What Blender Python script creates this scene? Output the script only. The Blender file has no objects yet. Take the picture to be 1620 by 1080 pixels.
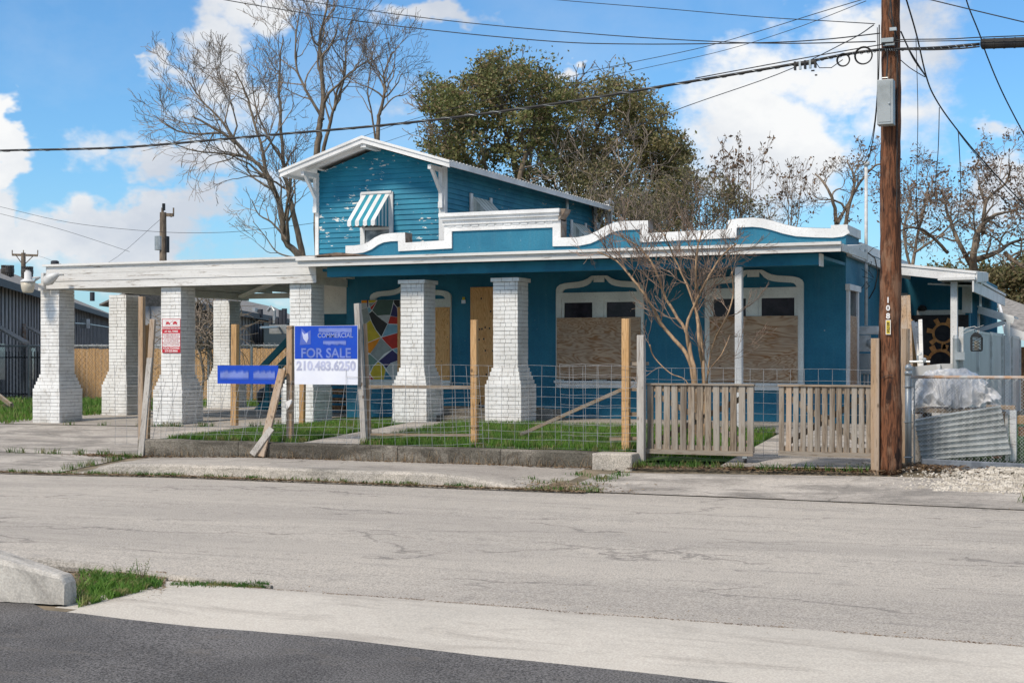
import bpy, math, random
import numpy as np
from mathutils import Vector, Matrix, noise as mnoise
random.seed(7); rng = np.random.default_rng(7)
R = math.radians
sc = bpy.context.scene
# ------------------------------------------------------------------ camera, sky, sun, exposure
F = 2264.0; YAW = R(23.4); EYE = 1.6; HZ = 562.0
SA, CA = math.sin(YAW), math.cos(YAW)
cd = bpy.data.cameras.new('camera'); cam = bpy.data.objects.new('camera', cd)
sc.collection.objects.link(cam); sc.camera = cam
cam.location = (0, 0, EYE); cam.rotation_euler = (R(90), 0, YAW)
cd.sensor_width = 36; cd.lens = 36 * F / 1620; cd.shift_y = 22 / 1620; cd.clip_start = .1; cd.clip_end = 3000
sc.view_settings.view_transform = 'Standard'; sc.view_settings.look = 'None'
sc.view_settings.gamma = 1; sc.view_settings.exposure = 0.42
SUN_EL = 47; SUN_AZ = 203          # compass azimuth measured clockwise from +Y: behind the camera, to its left
sd = bpy.data.lights.new('sun', 'SUN'); sun = bpy.data.objects.new('sun', sd); sc.collection.objects.link(sun)
sd.energy = 2.75; sd.angle = R(10); sd.color = (1, .895, .765)
sdir = Vector((math.sin(R(SUN_AZ)) * math.cos(R(SUN_EL)), math.cos(R(SUN_AZ)) * math.cos(R(SUN_EL)), math.sin(R(SUN_EL))))
sun.rotation_euler = sdir.to_track_quat('Z', 'Y').to_euler()
W = bpy.data.worlds.new('World'); sc.world = W; W.use_nodes = True
def make_world():
    nt = W.node_tree; N = nt.nodes; L = nt.links; N.clear()
    out = N.new('ShaderNodeOutputWorld'); bg = N.new('ShaderNodeBackground'); bg.inputs[1].default_value = 0.12
    L.new(bg.outputs[0], out.inputs[0])
    sky = N.new('ShaderNodeTexSky'); sky.sky_type = 'NISHITA'; sky.sun_disc = False
    sky.sun_elevation = R(SUN_EL); sky.sun_rotation = R(SUN_AZ); sky.air_density = 1.0; sky.dust_density = .6; sky.ozone_density = 2.0
    tc = N.new('ShaderNodeTexCoord')
    def m(op, a, b=None, c=None):
        n = N.new('ShaderNodeMath'); n.operation = op
        for i, v in enumerate((a, b, c)):
            if v is None: continue
            if isinstance(v, (int, float)): n.inputs[i].default_value = v
            else: L.new(v, n.inputs[i])
        return n.outputs[0]
    sp = N.new('ShaderNodeSeparateXYZ'); L.new(tc.outputs['Generated'], sp.inputs[0])
    az = m('ARCTAN2', sp.outputs[0], sp.outputs[1]); el = m('ARCSINE', sp.outputs[2])
    cv = N.new('ShaderNodeCombineXYZ'); L.new(az, cv.inputs[0]); L.new(m('MULTIPLY', el, 1.35), cv.inputs[1])
    def noise(scale, det, rough=.55, off=0.0):
        n = N.new('ShaderNodeTexNoise'); n.inputs['Scale'].default_value = scale; n.inputs['Detail'].default_value = det
        n.inputs['Roughness'].default_value = rough
        mp = N.new('ShaderNodeMapping'); mp.inputs['Location'].default_value = (off, off * .7, off)
        L.new(cv.outputs[0], mp.inputs[0]); L.new(mp.outputs[0], n.inputs['Vector']); return n.outputs[0]
    n1 = noise(9, 9, .56); n2 = noise(30, 8, .62, 3.1); n3 = noise(3.5, 7, .6, 7.7)
    w1 = noise(11, 5, .6, 4.4); w2 = noise(11, 5, .6, 9.2)
    az = m('ADD', az, m('MULTIPLY', m('SUBTRACT', w1, .5), .16)); el = m('ADD', el, m('MULTIPLY', m('SUBTRACT', w2, .5), .12))
    # named cloud banks: azimuth / elevation seen from the street, in radians
    blobs = [(1215, 215, 120, 120, 1.25), (1300, 110, 150, 75, 1.2), (1420, 190, 90, 90, .75), (1575, 290, 100, 62, 1.1), (1150, 290, 90, 90, .75),
             (325, 75, 66, 85, 1.3), (390, 12, 95, 36, 1.2), (208, 64, 24, 20, 1.25), (250, 90, 42, 24, .95), (15, 190, 34, 48, 1.4), (15, 300, 52, 46, 1.4),
             (150, 370, 190, 46, 1.5), (300, 345, 90, 36, 1.3), (285, 262, 75, 42, 1.15), (205, 215, 90, 30, .6), (60, 395, 120, 40, 1.0), (735, 10, 105, 26, 1.05), (912, 97, 27, 19, 1.05),
             (1580, 170, 60, 20, .8), (480, 20, 70, 22, .7), (560, 120, 110, 100, .5), (850, 250, 200, 90, .6), (100, 420, 300, 40, .7), (420, 300, 110, 40, .6),
             (-300, 250, 150, 150, 1.1), (1950, 200, 160, 120, 1.1), (700, -500, 400, 160, .9), (100, -350, 200, 100, .9), (1500, -400, 300, 110, .9)]
    acc = None
    for (px, py, sx, sy, w) in blobs:
        rx = (px - 810) / F; ry = (HZ - py) / F
        a0 = math.atan(rx) - YAW; e0 = math.atan(ry / math.sqrt(1 + rx * rx))
        dx = m('DIVIDE', m('SUBTRACT', az, a0), sx / F); dy = m('DIVIDE', m('SUBTRACT', el, e0), sy / F)
        d2 = m('ADD', m('MULTIPLY', dx, dx), m('MULTIPLY', dy, dy))
        g = m('MULTIPLY', m('POWER', 2.71828, m('MULTIPLY', d2, -.75)), w)
        acc = g if acc is None else m('MAXIMUM', acc, g)
    over = N.new('ShaderNodeMapRange'); over.interpolation_type = 'SMOOTHSTEP'; L.new(el, over.inputs[0]); over.inputs[1].default_value = .34; over.inputs[2].default_value = .75; over.inputs[4].default_value = .62  # unseen cloud cover overhead, added to neutralise the blue sky light
    back = N.new('ShaderNodeMapRange'); back.interpolation_type = 'SMOOTHSTEP'; L.new(m('ABSOLUTE', m('ADD', az, YAW)), back.inputs[0]); back.inputs[1].default_value = .6; back.inputs[2].default_value = 1.2; back.inputs[4].default_value = .55  # unseen cloud behind the camera, likewise added to make the ambient less blue
    acc = m('MAXIMUM', acc, m('MAXIMUM', over.outputs[0], back.outputs[0]))
    dens = m('ADD', acc, m('ADD', m('MULTIPLY', m('SUBTRACT', n1, .5), 2.1), m('MULTIPLY', m('SUBTRACT', n2, .5), .75)))
    mr = N.new('ShaderNodeMapRange'); mr.interpolation_type = 'SMOOTHSTEP'
    L.new(dens, mr.inputs[0]); mr.inputs[1].default_value = .32; mr.inputs[2].default_value = .92
    wisp = N.new('ShaderNodeMapRange'); L.new(n3, wisp.inputs[0]); wisp.inputs[1].default_value = .50; wisp.inputs[2].default_value = .85
    wisp.inputs[4].default_value = .34
    mask = m('MAXIMUM', m('MULTIPLY', mr.outputs[0], .97), wisp.outputs[0])
    low = N.new('ShaderNodeMapRange'); L.new(sp.outputs[2], low.inputs[0]); low.inputs[1].default_value = -.02; low.inputs[2].default_value = .13
    low.inputs[3].default_value = .40; low.inputs[4].default_value = 0
    tint = N.new('ShaderNodeMix'); tint.data_type = 'RGBA'; tint.blend_type = 'MULTIPLY'; tint.inputs[0].default_value = 1
    L.new(sky.outputs[0], tint.inputs[6]); tint.inputs[7].default_value = (.50, .80, 1.01, 1)
    hz = N.new('ShaderNodeMix'); hz.data_type = 'RGBA'; L.new(low.outputs[0], hz.inputs[0]); L.new(tint.outputs[2], hz.inputs[6])
    hz.inputs[7].default_value = (2.9, 4.1, 5.6, 1)
    shade = N.new('ShaderNodeMapRange'); L.new(m('ADD', m('MULTIPLY', noise(7, 5, .5, 1.4), .75), m('MULTIPLY', n2, .25)), shade.inputs[0]); shade.inputs[1].default_value = .38; shade.inputs[2].default_value = .62
    cc = N.new('ShaderNodeMix'); cc.data_type = 'RGBA'; L.new(shade.outputs[0], cc.inputs[0])
    cc.inputs[6].default_value = (3.9, 4.2, 4.7, 1); cc.inputs[7].default_value = (6.1, 6.1, 6.05, 1)
    mx = N.new('ShaderNodeMix'); mx.data_type = 'RGBA'; L.new(mask, mx.inputs[0]); L.new(hz.outputs[2], mx.inputs[6]); L.new(cc.outputs[2], mx.inputs[7])
    L.new(mx.outputs[2], bg.inputs[0])
make_world()

# ------------------------------------------------------------------ layout: where the lines of sight measured in the photo meet real planes
def ray(px, py): 
    rx = (px - 810) / F; return Vector((-SA + rx * CA, CA + rx * SA, (HZ - py) / F))
E = Vector((0, 0, EYE))
def onY(px, py, Y): r = ray(px, py); return E + r * (Y / r.y)
def onX(px, py, X): r = ray(px, py); return E + r * (X / r.x)
def onZ(px, py, Z): r = ray(px, py); return E + r * ((Z - EYE) / r.z)
def onT(px, py, t): return E + ray(px, py) * t
def xY(px, Y): return onY(px, HZ, Y).x
def zY(px, py, Y): return onY(px, py, Y).z

# ------------------------------------------------------------------ mesh helpers
class MB:
    def __init__(s): s.v = []; s.f = []; s.m = []
    def add(s, vs, fs, mi=0):
        b = len(s.v); s.v += [tuple(p) for p in vs]
        for f in fs: s.f.append([b + i for i in f]); s.m.append(mi)
    def box(s, x0, x1, y0, y1, z0, z1, mi=0):
        s.add([(x, y, z) for z in (z0, z1) for y in (y0, y1) for x in (x0, x1)],
              [(0, 2, 3, 1), (4, 5, 7, 6), (0, 1, 5, 4), (2, 6, 7, 3), (0, 4, 6, 2), (1, 3, 7, 5)], mi)
    def bar(s, a, b, w, d, mi=0, side=None):
        a = Vector(a); b = Vector(b); ax = (b - a).normalized()
        sd_ = Vector(side) if side else (Vector((0, 1, 0)) if abs(ax.y) < .9 else Vector((1, 0, 0)))
        u = ax.cross(sd_).normalized(); v = ax.cross(u).normalized()
        vs = [p + u * (i * w / 2) + v * (j * d / 2) for p in (a, b) for j in (-1, 1) for i in (-1, 1)]
        s.add(vs, [(0, 1, 3, 2), (4, 6, 7, 5), (0, 4, 5, 1), (2, 3, 7, 6), (0, 2, 6, 4), (1, 5, 7, 3)], mi)
    def prism(s, poly, ext, mi=0):          # poly: list of 3D points, ext: vector
        n = len(poly); e = Vector(ext); a = [Vector(p) for p in poly]
        s.add(a + [p + e for p in a], [list(range(n))[::-1], list(range(n, 2 * n))] + [(i, (i + 1) % n, n + (i + 1) % n, n + i) for i in range(n)], mi)
    def tube(s, pts, rad, n=6, mi=0, caps=True):
        pts = [Vector(p) for p in pts]; k = len(pts)
        if not hasattr(rad, '__len__'): rad = [rad] * k
        b = len(s.v); up = None
        for i, p in enumerate(pts):
            t = (pts[min(i + 1, k - 1)] - pts[max(i - 1, 0)])
            if t.length < 1e-9: t = Vector((0, 0, 1))
            t.normalize()
            if up is None: up = t.orthogonal()
            u = (up - t * up.dot(t))
            if u.length < 1e-6: u = t.orthogonal()
            u.normalize(); up = u; w = t.cross(u)
            for j in range(n):
                c = 2 * math.pi * j / n; s.v.append(tuple(p + u * (math.cos(c) * rad[i]) + w * (math.sin(c) * rad[i])))
        for i in range(k - 1):
            for j in range(n):
                j2 = (j + 1) % n; s.f.append([b + i * n + j, b + i * n + j2, b + (i + 1) * n + j2, b + (i + 1) * n + j]); s.m.append(mi)
        if caps:
            s.f.append([b + j for j in range(n)][::-1]); s.m.append(mi)
            s.f.append([b + (k - 1) * n + j for j in range(n)]); s.m.append(mi)
    def lathe(s, c, prof, n=20, mi=0):      # prof: (r, z)
        b = len(s.v)
        for r, z in prof:
            for j in range(n):
                a = 2 * math.pi * j / n; s.v.append((c[0] + r * math.cos(a), c[1] + r * math.sin(a), c[2] + z))
        for i in range(len(prof) - 1):
            for j in range(n):
                j2 = (j + 1) % n; s.f.append([b + i * n + j, b + i * n + j2, b + (i + 1) * n + j2, b + (i + 1) * n + j]); s.m.append(mi)
        s.f.append([b + j for j in range(n)][::-1]); s.m.append(mi)
        s.f.append([b + (len(prof) - 1) * n + j for j in range(n)]); s.m.append(mi)
    def build(s, name, mats, parent=None, smooth=False):
        return link_mesh(name, np.array(s.v, dtype=np.float64).reshape(-1, 3), s.f, mats, parent, smooth, s.m)
def each(mb, name, mats, parent=None):
    """link every connected piece of mb as an object of its own, all under the same name"""
    par = list(range(len(mb.v)))
    def find(a):
        while par[a] != a: par[a] = par[par[a]]; a = par[a]
        return a
    for f in mb.f:
        for i in f[1:]: par[find(i)] = find(f[0])
    groups = {}
    for f, mi in zip(mb.f, mb.m): groups.setdefault(find(f[0]), []).append((f, mi))
    out = []
    for g in groups.values():
        ids = sorted({i for f, _ in g for i in f}); mp_ = {i: k for k, i in enumerate(ids)}; m = MB(); m.v = [mb.v[i] for i in ids]; m.f = [[mp_[i] for i in f] for f, _ in g]; m.m = [k for _, k in g]
        out.append(m.build(name, mats, parent))
    return out
def wloc(o):
    v = Vector((0, 0, 0))
    while o is not None: v += o.location; o = o.parent
    return v
def link_mesh(name, v, f, mats, parent=None, smooth=False, mi=None):
    off = np.array(wloc(parent)); me = bpy.data.meshes.new(name)
    if not isinstance(mats, (list, tuple)): mats = [mats]
    v = v - off
    if isinstance(f, np.ndarray):
        k = f.shape[1]; me.vertices.add(len(v)); me.vertices.foreach_set('co', v.astype(np.float32).ravel())
        me.loops.add(f.size); me.loops.foreach_set('vertex_index', f.astype(np.int32).ravel())
        me.polygons.add(len(f)); me.polygons.foreach_set('loop_start', np.arange(0, f.size, k, dtype=np.int32))
        me.polygons.foreach_set('loop_total', np.full(len(f), k, dtype=np.int32)); me.update(calc_edges=True)
    else:
        me.from_pydata(v.tolist(), [], f); me.update()
        if mi is not None and len(mats) > 1: me.polygons.foreach_set('material_index', mi)
    if smooth: me.polygons.foreach_set('use_smooth', [True] * len(me.polygons))
    # UVs in metres, projected along each face's main axis
    if len(me.polygons) < 60000:
        uv = me.uv_layers.new(name='uv'); nl = len(me.loops)
        vi = np.empty(nl, dtype=np.int32); me.loops.foreach_get('vertex_index', vi)
        nr = np.empty(len(me.polygons) * 3, dtype=np.float32); me.polygons.foreach_get('normal', nr); nr = np.abs(nr.reshape(-1, 3))
        lt = np.empty(len(me.polygons), dtype=np.int32); me.polygons.foreach_get('loop_total', lt)
        ax = np.repeat(nr.argmax(1), lt); co = (v + off)[vi]
        u = np.where(ax == 0, co[:, 1], co[:, 0]); w = np.where(ax == 2, co[:, 1], co[:, 2])
        uv.data.foreach_set('uv', np.stack([u, w], 1).astype(np.float32).ravel())
    for m_ in mats: me.materials.append(m_)
    o = bpy.data.objects.new(name, me); sc.collection.objects.link(o); o.parent = parent; return o
def tag(o, label, cat, group=None):
    o['label'] = label; o['category'] = cat
    if group: o['group'] = group
    return o
def struct(o, kind='structure'): o['kind'] = kind; return o
def thing(name, loc, label, cat, group=None):
    o = bpy.data.objects.new(name, None); sc.collection.objects.link(o); o.location = loc; o.empty_display_size = .2
    return tag(o, label, cat, group)
def copy_tree(o, parent=None):
    c = o.copy(); sc.collection.objects.link(c); c.parent = parent
    for ch in list(o.children): copy_tree(ch, c)
    return c
def text_mesh(name, txt, mat, parent, x, y, z, size, depth=.002, align='CENTER', vertical=False, offset=0, bold=0, rotz=0):
    cu = bpy.data.curves.new(name, 'FONT'); cu.body = txt; cu.size = size; cu.align_x = align; cu.align_y = 'CENTER'; cu.extrude = depth
    cu.offset = bold; cu.resolution_u = 3; cu.space_line = .8
    t = bpy.data.objects.new('tmp', cu); sc.collection.objects.link(t); dg = bpy.context.evaluated_depsgraph_get()
    me = bpy.data.meshes.new_from_object(t.evaluated_get(dg)); bpy.data.objects.remove(t); bpy.data.curves.remove(cu)
    me.transform(Matrix.Rotation(R(90), 4, 'X')); me.transform(Matrix.Rotation(rotz, 4, 'Z'))
    me.transform(Matrix.Translation(Vector((x, y, z)) - wloc(parent))); me.materials.clear(); me.materials.append(mat)
    o = bpy.data.objects.new(name, me); sc.collection.objects.link(o); o.parent = parent; return o

# ------------------------------------------------------------------ materials
MATS = {}
class NT:
    def __init__(s, name):
        s.mat = bpy.data.materials.new(name); s.mat.use_nodes = True; s.t = s.mat.node_tree; s.N = s.t.nodes; s.L = s.t.links
        s.b = s.N['Principled BSDF']; s.tc = s.N.new('ShaderNodeTexCoord')
    def put(s, sock, v):
        if isinstance(v, (int, float)): sock.default_value = v
        elif isinstance(v, (tuple, list)): sock.default_value = tuple(v) + ((1,) if len(v) == 3 and sock.type == 'RGBA' else ())
        else: s.L.new(v, sock)
    def co(s, scale=(1, 1, 1), kind='Object', rot=(0, 0, 0), loc=(0, 0, 0)):
        m = s.N.new('ShaderNodeMapping'); s.L.new(s.tc.outputs[kind], m.inputs[0]); m.inputs['Scale'].default_value = scale
        m.inputs['Rotation'].default_value = rot; m.inputs['Location'].default_value = loc; return m.outputs[0]
    def noise(s, vec, scale, det=5, rough=.55, dist=0, out=0):
        n = s.N.new('ShaderNodeTexNoise'); s.L.new(vec, n.inputs['Vector']); n.inputs['Scale'].default_value = scale
        n.inputs['Detail'].default_value = det; n.inputs['Roughness'].default_value = rough; n.inputs['Distortion'].default_value = dist
        return n.outputs[out]
    def vor(s, vec, scale, feat='F1', out=0):
        n = s.N.new('ShaderNodeTexVoronoi'); s.L.new(vec, n.inputs['Vector']); n.feature = feat; n.inputs['Scale'].default_value = scale; return n.outputs[out]
    def wave(s, vec, scale, dist=4, det=3, dsc=1, prof='SIN', dir_='X'):
        n = s.N.new('ShaderNodeTexWave'); s.L.new(vec, n.inputs['Vector']); n.inputs['Scale'].default_value = scale; n.wave_profile = prof; n.bands_direction = dir_
        n.inputs['Distortion'].default_value = dist; n.inputs['Detail'].default_value = det; n.inputs['Detail Scale'].default_value = dsc; return n.outputs[1]
    def rng(s, v, a, b, c=0, d=1):
        n = s.N.new('ShaderNodeMapRange'); s.put(n.inputs[0], v)
        for i, q in enumerate((a, b, c, d)): n.inputs[i + 1].default_value = q
        return n.outputs[0]
    def math(s, op, a, b=0.0):
        n = s.N.new('ShaderNodeMath'); n.operation = op; s.put(n.inputs[0], a); s.put(n.inputs[1], b); return n.outputs[0]
    def mix(s, fac, a, b, mode='MIX'):
        n = s.N.new('ShaderNodeMix'); n.data_type = 'RGBA'; n.blend_type = mode; s.put(n.inputs[0], fac); s.put(n.inputs[6], a); s.put(n.inputs[7], b); return n.outputs[2]
    def rand(s):
        n = s.N.new('ShaderNodeObjectInfo'); return n.outputs['Random']
    def bump(s, h, strength=.3, dist=.01):
        n = s.N.new('ShaderNodeBump'); s.L.new(h, n.inputs['Height']); n.inputs['Strength'].default_value = strength; n.inputs['Distance'].default_value = dist
        s.L.new(n.outputs[0], s.b.inputs['Normal'])
    def fin(s, col, rough=.8, spec=.3, metal=0):
        s.put(s.b.inputs['Base Color'], col); s.put(s.b.inputs['Roughness'], rough); s.b.inputs['Specular IOR Level'].default_value = spec
        s.b.inputs['Metallic'].default_value = metal; return s.mat
def simple(name, c1, c2=None, scale=6, rough=.8, bump=.2, bs=40, spec=.3, metal=0, stretch=(1, 1, 1), lo=.41, hi=.59):
    n = NT(name); c2 = c2 or tuple(x * .8 for x in c1); v = n.co(stretch)
    k = n.rng(n.noise(v, scale, 6), lo, hi); 
    if bump: n.bump(n.noise(v, bs, 4), bump, .006)
    return n.fin(n.mix(k, c1, c2), rough, spec, metal)
def mat_stucco():
    n = NT('blue stucco paint'); v = n.co()
    c = n.mix(n.rng(n.noise(v, 1.3, 6), .4, .6), (.012, .142, .232), (.024, .188, .285))
    c = n.mix(n.rng(n.noise(n.co((6, 6, .5)), 2, 5), .52, .70, 0, .30), c, (.07, .20, .27))
    c = n.mix(n.rng(n.noise(v, 30, 5, .7), .42, .58, .0, .22), c, (.006, .08, .14))
    c = n.mix(n.rng(n.noise(v, 22, 4), .70, .73, 0, .8), c, (.45, .50, .50))
    n.bump(n.noise(v, 45, 6, .7), .6, .012); return n.fin(c, .62, .35)
def mat_siding(name, a, b, chips, chipcol=(.68, .66, .60)):
    n = NT(name); v = n.co()
    c = n.mix(n.rng(n.noise(v, 2.2, 6), .42, .58), a, b)
    c = n.mix(n.rng(n.noise(n.co((1, 1, 9)), 5, 4), .55, .8, 0, .30), c, (.10, .27, .36))
    zone = n.noise(v, .9, 2); chip = n.noise(n.co((1, 1, 2.6)), 6.5, 7, .62)
    th = n.math('ADD', n.math('MULTIPLY', n.math('SUBTRACT', zone, .5), .55), chip)
    c = n.mix(n.rng(th, chips, chips + .02), c, chipcol)
    n.bump(n.noise(n.co((3, 3, 20)), 8, 4), .35, .006); return n.fin(c, .55, .35)
def mat_white(name='peeling white paint', base=(.74, .73, .70), dirt=.62, str_=(1, 1, 1), dc=(.26, .22, .18)):
    n = NT(name); v = n.co(str_)
    c = n.mix(n.rng(n.noise(v, 1.7, 6), .4, .6), base, tuple(x * .84 for x in base))
    c = n.mix(n.rng(n.noise(v, 7, 9, .68), dirt, dirt + .07, 0, .85), c, dc)
    c = n.mix(n.rng(n.noise(v, 38, 5, .7), .56, .64, 0, .35), c, dc)
    n.bump(n.noise(v, 25, 6), .3, .006); return n.fin(c, .65, .3)
def mat_concrete(name, a, b, c3, crack=True, joint=0, fine=120, dark=.55):
    n = NT(name); v = n.co()
    c = n.mix(n.rng(n.noise(v, .75, 7, .62, .6), .41, .59), a, b)
    c = n.mix(n.rng(n.noise(n.co((.5, 1.6, 1)), 1.5, 8, .68, .8), dark - .03, dark + .10, 0, .75), c, c3)
    c = n.mix(n.rng(n.noise(v, 14, 6, .7), .50, .66, 0, .45 if crack else .2), c, c3)
    sp = n.noise(v, fine, 3, .7); c = n.mix(.7 if crack else .35, c, n.mix(n.rng(sp, .40, .60), (.30, .30, .30), (.70, .70, .70)), 'OVERLAY')
    if crack:
        vw = n.N.new('ShaderNodeVectorMath'); vw.operation = 'ADD'; n.L.new(v, vw.inputs[0]); nz = n.noise(v, 2.2, 5, .6, 0, 1)
        sc_ = n.N.new('ShaderNodeVectorMath'); sc_.operation = 'SCALE'; n.L.new(nz, sc_.inputs[0]); sc_.inputs['Scale'].default_value = .35; n.L.new(sc_.outputs[0], vw.inputs[1])
        d = n.vor(vw.outputs[0], .35, 'DISTANCE_TO_EDGE'); k = n.math('MULTIPLY', n.rng(d, 0, .006, 1, 0), n.rng(n.noise(v, .7, 3), .47, .54))
        c = n.mix(n.math('MULTIPLY', k, .75), c, (.10, .09, .08))
    n.bump(n.noise(v, 90, 5, .7), .35, .006); return n.fin(c, .92, .15)
def mat_road():
    n = NT('worn grey chip seal road'); v = n.co()
    c = n.mix(n.rng(n.noise(n.co((.16, .7, 1)), 1.1, 7, .6, .4), .42, .58), (.458, .412, .352), (.388, .350, .302))
    c = n.mix(n.rng(n.noise(n.co((.22, 2.4, 1)), 2.2, 8, .7), .53, .68, 0, .42), c, (.245, .222, .20))
    c = n.mix(n.rng(n.noise(v, 5, 7, .7), .54, .66, 0, .4), c, (.26, .24, .215))
    sp = n.noise(v, 75, 3, .8); c = n.mix(.62, c, n.mix(n.rng(sp, .40, .60), (.22, .22, .22), (.78, .78, .78)), 'OVERLAY')
    sp2 = n.vor(v, 130); c = n.mix(n.rng(sp2, .1, .5, .22, 0), c, (.62, .59, .55))
    c = n.mix(n.rng(n.noise(n.co((.6, 3, 1)), 6, 6, .75), .635, .66, 0, .7), c, (.13, .12, .11))
    nz = n.noise(v, 1.1, 6, .65, 0, 1); sub = n.N.new('ShaderNodeVectorMath'); sub.operation = 'SCALE'; n.L.new(nz, sub.inputs[0]); sub.inputs['Scale'].default_value = .9
    ad = n.N.new('ShaderNodeVectorMath'); ad.operation = 'ADD'; n.L.new(n.co((.5, 1.3, 1)), ad.inputs[0]); n.L.new(sub.outputs[0], ad.inputs[1])
    d = n.vor(ad.outputs[0], .55, 'DISTANCE_TO_EDGE'); k = n.math('MULTIPLY', n.rng(d, 0, .016, 1, 0), n.rng(n.noise(v, .6, 3), .47, .53))
    c = n.mix(n.math('MULTIPLY', k, .6), c, (.10, .09, .085))
    n.bump(n.noise(v, 85, 4, .8), .6, .008); return n.fin(c, .95, .12)
def mat_asphalt():
    n = NT('dark patched asphalt'); v = n.co()
    c = n.mix(n.rng(n.noise(v, .8, 7, .6, .5), .41, .59), (.155, .146, .139), (.110, .104, .100))
    sp = n.noise(v, 85, 3, .8); c = n.mix(1.0, c, n.mix(n.rng(sp, .40, .60), (.16, .16, .16), (.84, .84, .84)), 'OVERLAY')
    c = n.mix(n.rng(n.noise(n.co((1, 2, 1)), 2.3, 8, .7), .54, .66, 0, .5), c, (.18, .16, .14))
    n.bump(n.noise(v, 90, 5, .75), .8, .01); return n.fin(c, .93, .15)
def mat_wood(name, a, b, knots=True, axis='Z', dark=(.12, .08, .05), rv=.35, gray=None):
    n = NT(name); st = {'Z': (1, 1, .07), 'X': (.07, 1, 1), 'Y': (1, .07, 1)}[axis]
    n1 = n.noise(n.co(st), 38, 6, .6, 1.5); c = n.mix(n.rng(n1, .40, .60), a, b)
    if rv:
        r = n.rand(); c = n.mix(n.rng(r, 0, 1, 0, rv), c, tuple(x * .55 for x in b))
    if gray: c = n.mix(n.rng(n.noise(n.co(st), 9, 5), .40, .60), c, gray)
    if knots:
        kn = n.vor(n.co({'Z': (1, 1, .5), 'X': (.5, 1, 1), 'Y': (1, .5, 1)}[axis]), 5.5); c = n.mix(n.rng(kn, .05, .11, .85, 0), c, dark)
    c = n.mix(n.rng(n.noise(n.co(st), 70, 4), .58, .64, 0, .6), c, dark)
    n.bump(n1, .4, .004); return n.fin(c, .8, .2)
def mat_plywood(name, a, b, vert=False, gray=.5, gc=(.25, .21, .185)):
    n = NT(name); st = (2.4, 1, .40) if vert else (.30, 1, 1.5)
    v = n.co(st); w = n.noise(v, 1.7, 3, .5, 2.0)
    ring = n.math('ABSOLUTE', n.math('SINE', n.math('MULTIPLY', w, 42.0))); c = n.mix(n.math('MULTIPLY', n.math('POWER', ring, 3.0), .9), a, b)
    c = n.mix(n.math('MULTIPLY', n.rng(n.noise(n.co((.8, 1, 1.6)), 2.4, 6, .65), .42, .58), gray), c, gc)
    k = n.vor(n.co((1, 1, 1)), 3.1); c = n.mix(n.rng(k, .03, .07, .8, 0), c, (.07, .045, .03))
    c = n.mix(n.rng(n.noise(n.co((1, 1, 14) if not vert else (14, 1, 1)), 16, 4), .60, .70, 0, .25), c, (.10, .06, .04))
    n.bump(w, .12, .004); return n.fin(c, .75, .25)
def mat_brick():
    n = NT('white painted brick'); v = n.co()
    c = n.mix(n.rng(n.noise(v, 2.5, 6), .42, .58), (.80, .79, .76), (.69, .675, .64))
    c = n.mix(n.rng(n.noise(v, 9, 8, .7), .56, .68, 0, .55), c, (.38, .33, .27))
    sp_ = n.N.new('ShaderNodeSeparateXYZ'); n.L.new(n.co(), sp_.inputs[0]); c = n.mix(n.math('MULTIPLY', n.rng(sp_.outputs[2], -.1, .22, .6, 0), n.rng(n.noise(v, 6, 6), .42, .55)), c, (.30, .26, .20))
    n.bump(n.noise(v, 60, 6, .7), .5, .006); return n.fin(c, .75, .25)
def mat_leaf(name, cols, sc_=.8, fine=9):
    n = NT(name); v = n.co(); c = n.mix(n.rng(n.noise(v, sc_, 3), .42, .58), cols[0], cols[1])
    c = n.mix(n.rng(n.noise(v, fine, 2), .50, .58), c, cols[2])
    if len(cols) > 3: c = n.mix(n.rng(n.noise(n.co(loc=(5, 3, 1)), fine * 1.3, 2), .56, .60), c, cols[3])
    m = n.fin(c, .6, .25)
    n.b.inputs['Subsurface Weight'].default_value = 0
    tr = n.N.new('ShaderNodeBsdfTranslucent'); n.put(tr.inputs[0], c); ms = n.N.new('ShaderNodeMixShader'); ms.inputs[0].default_value = .3
    n.L.new(n.b.outputs[0], ms.inputs[1]); n.L.new(tr.outputs[0], ms.inputs[2]); n.L.new(ms.outputs[0], n.N['Material Output'].inputs[0]); return m
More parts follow.
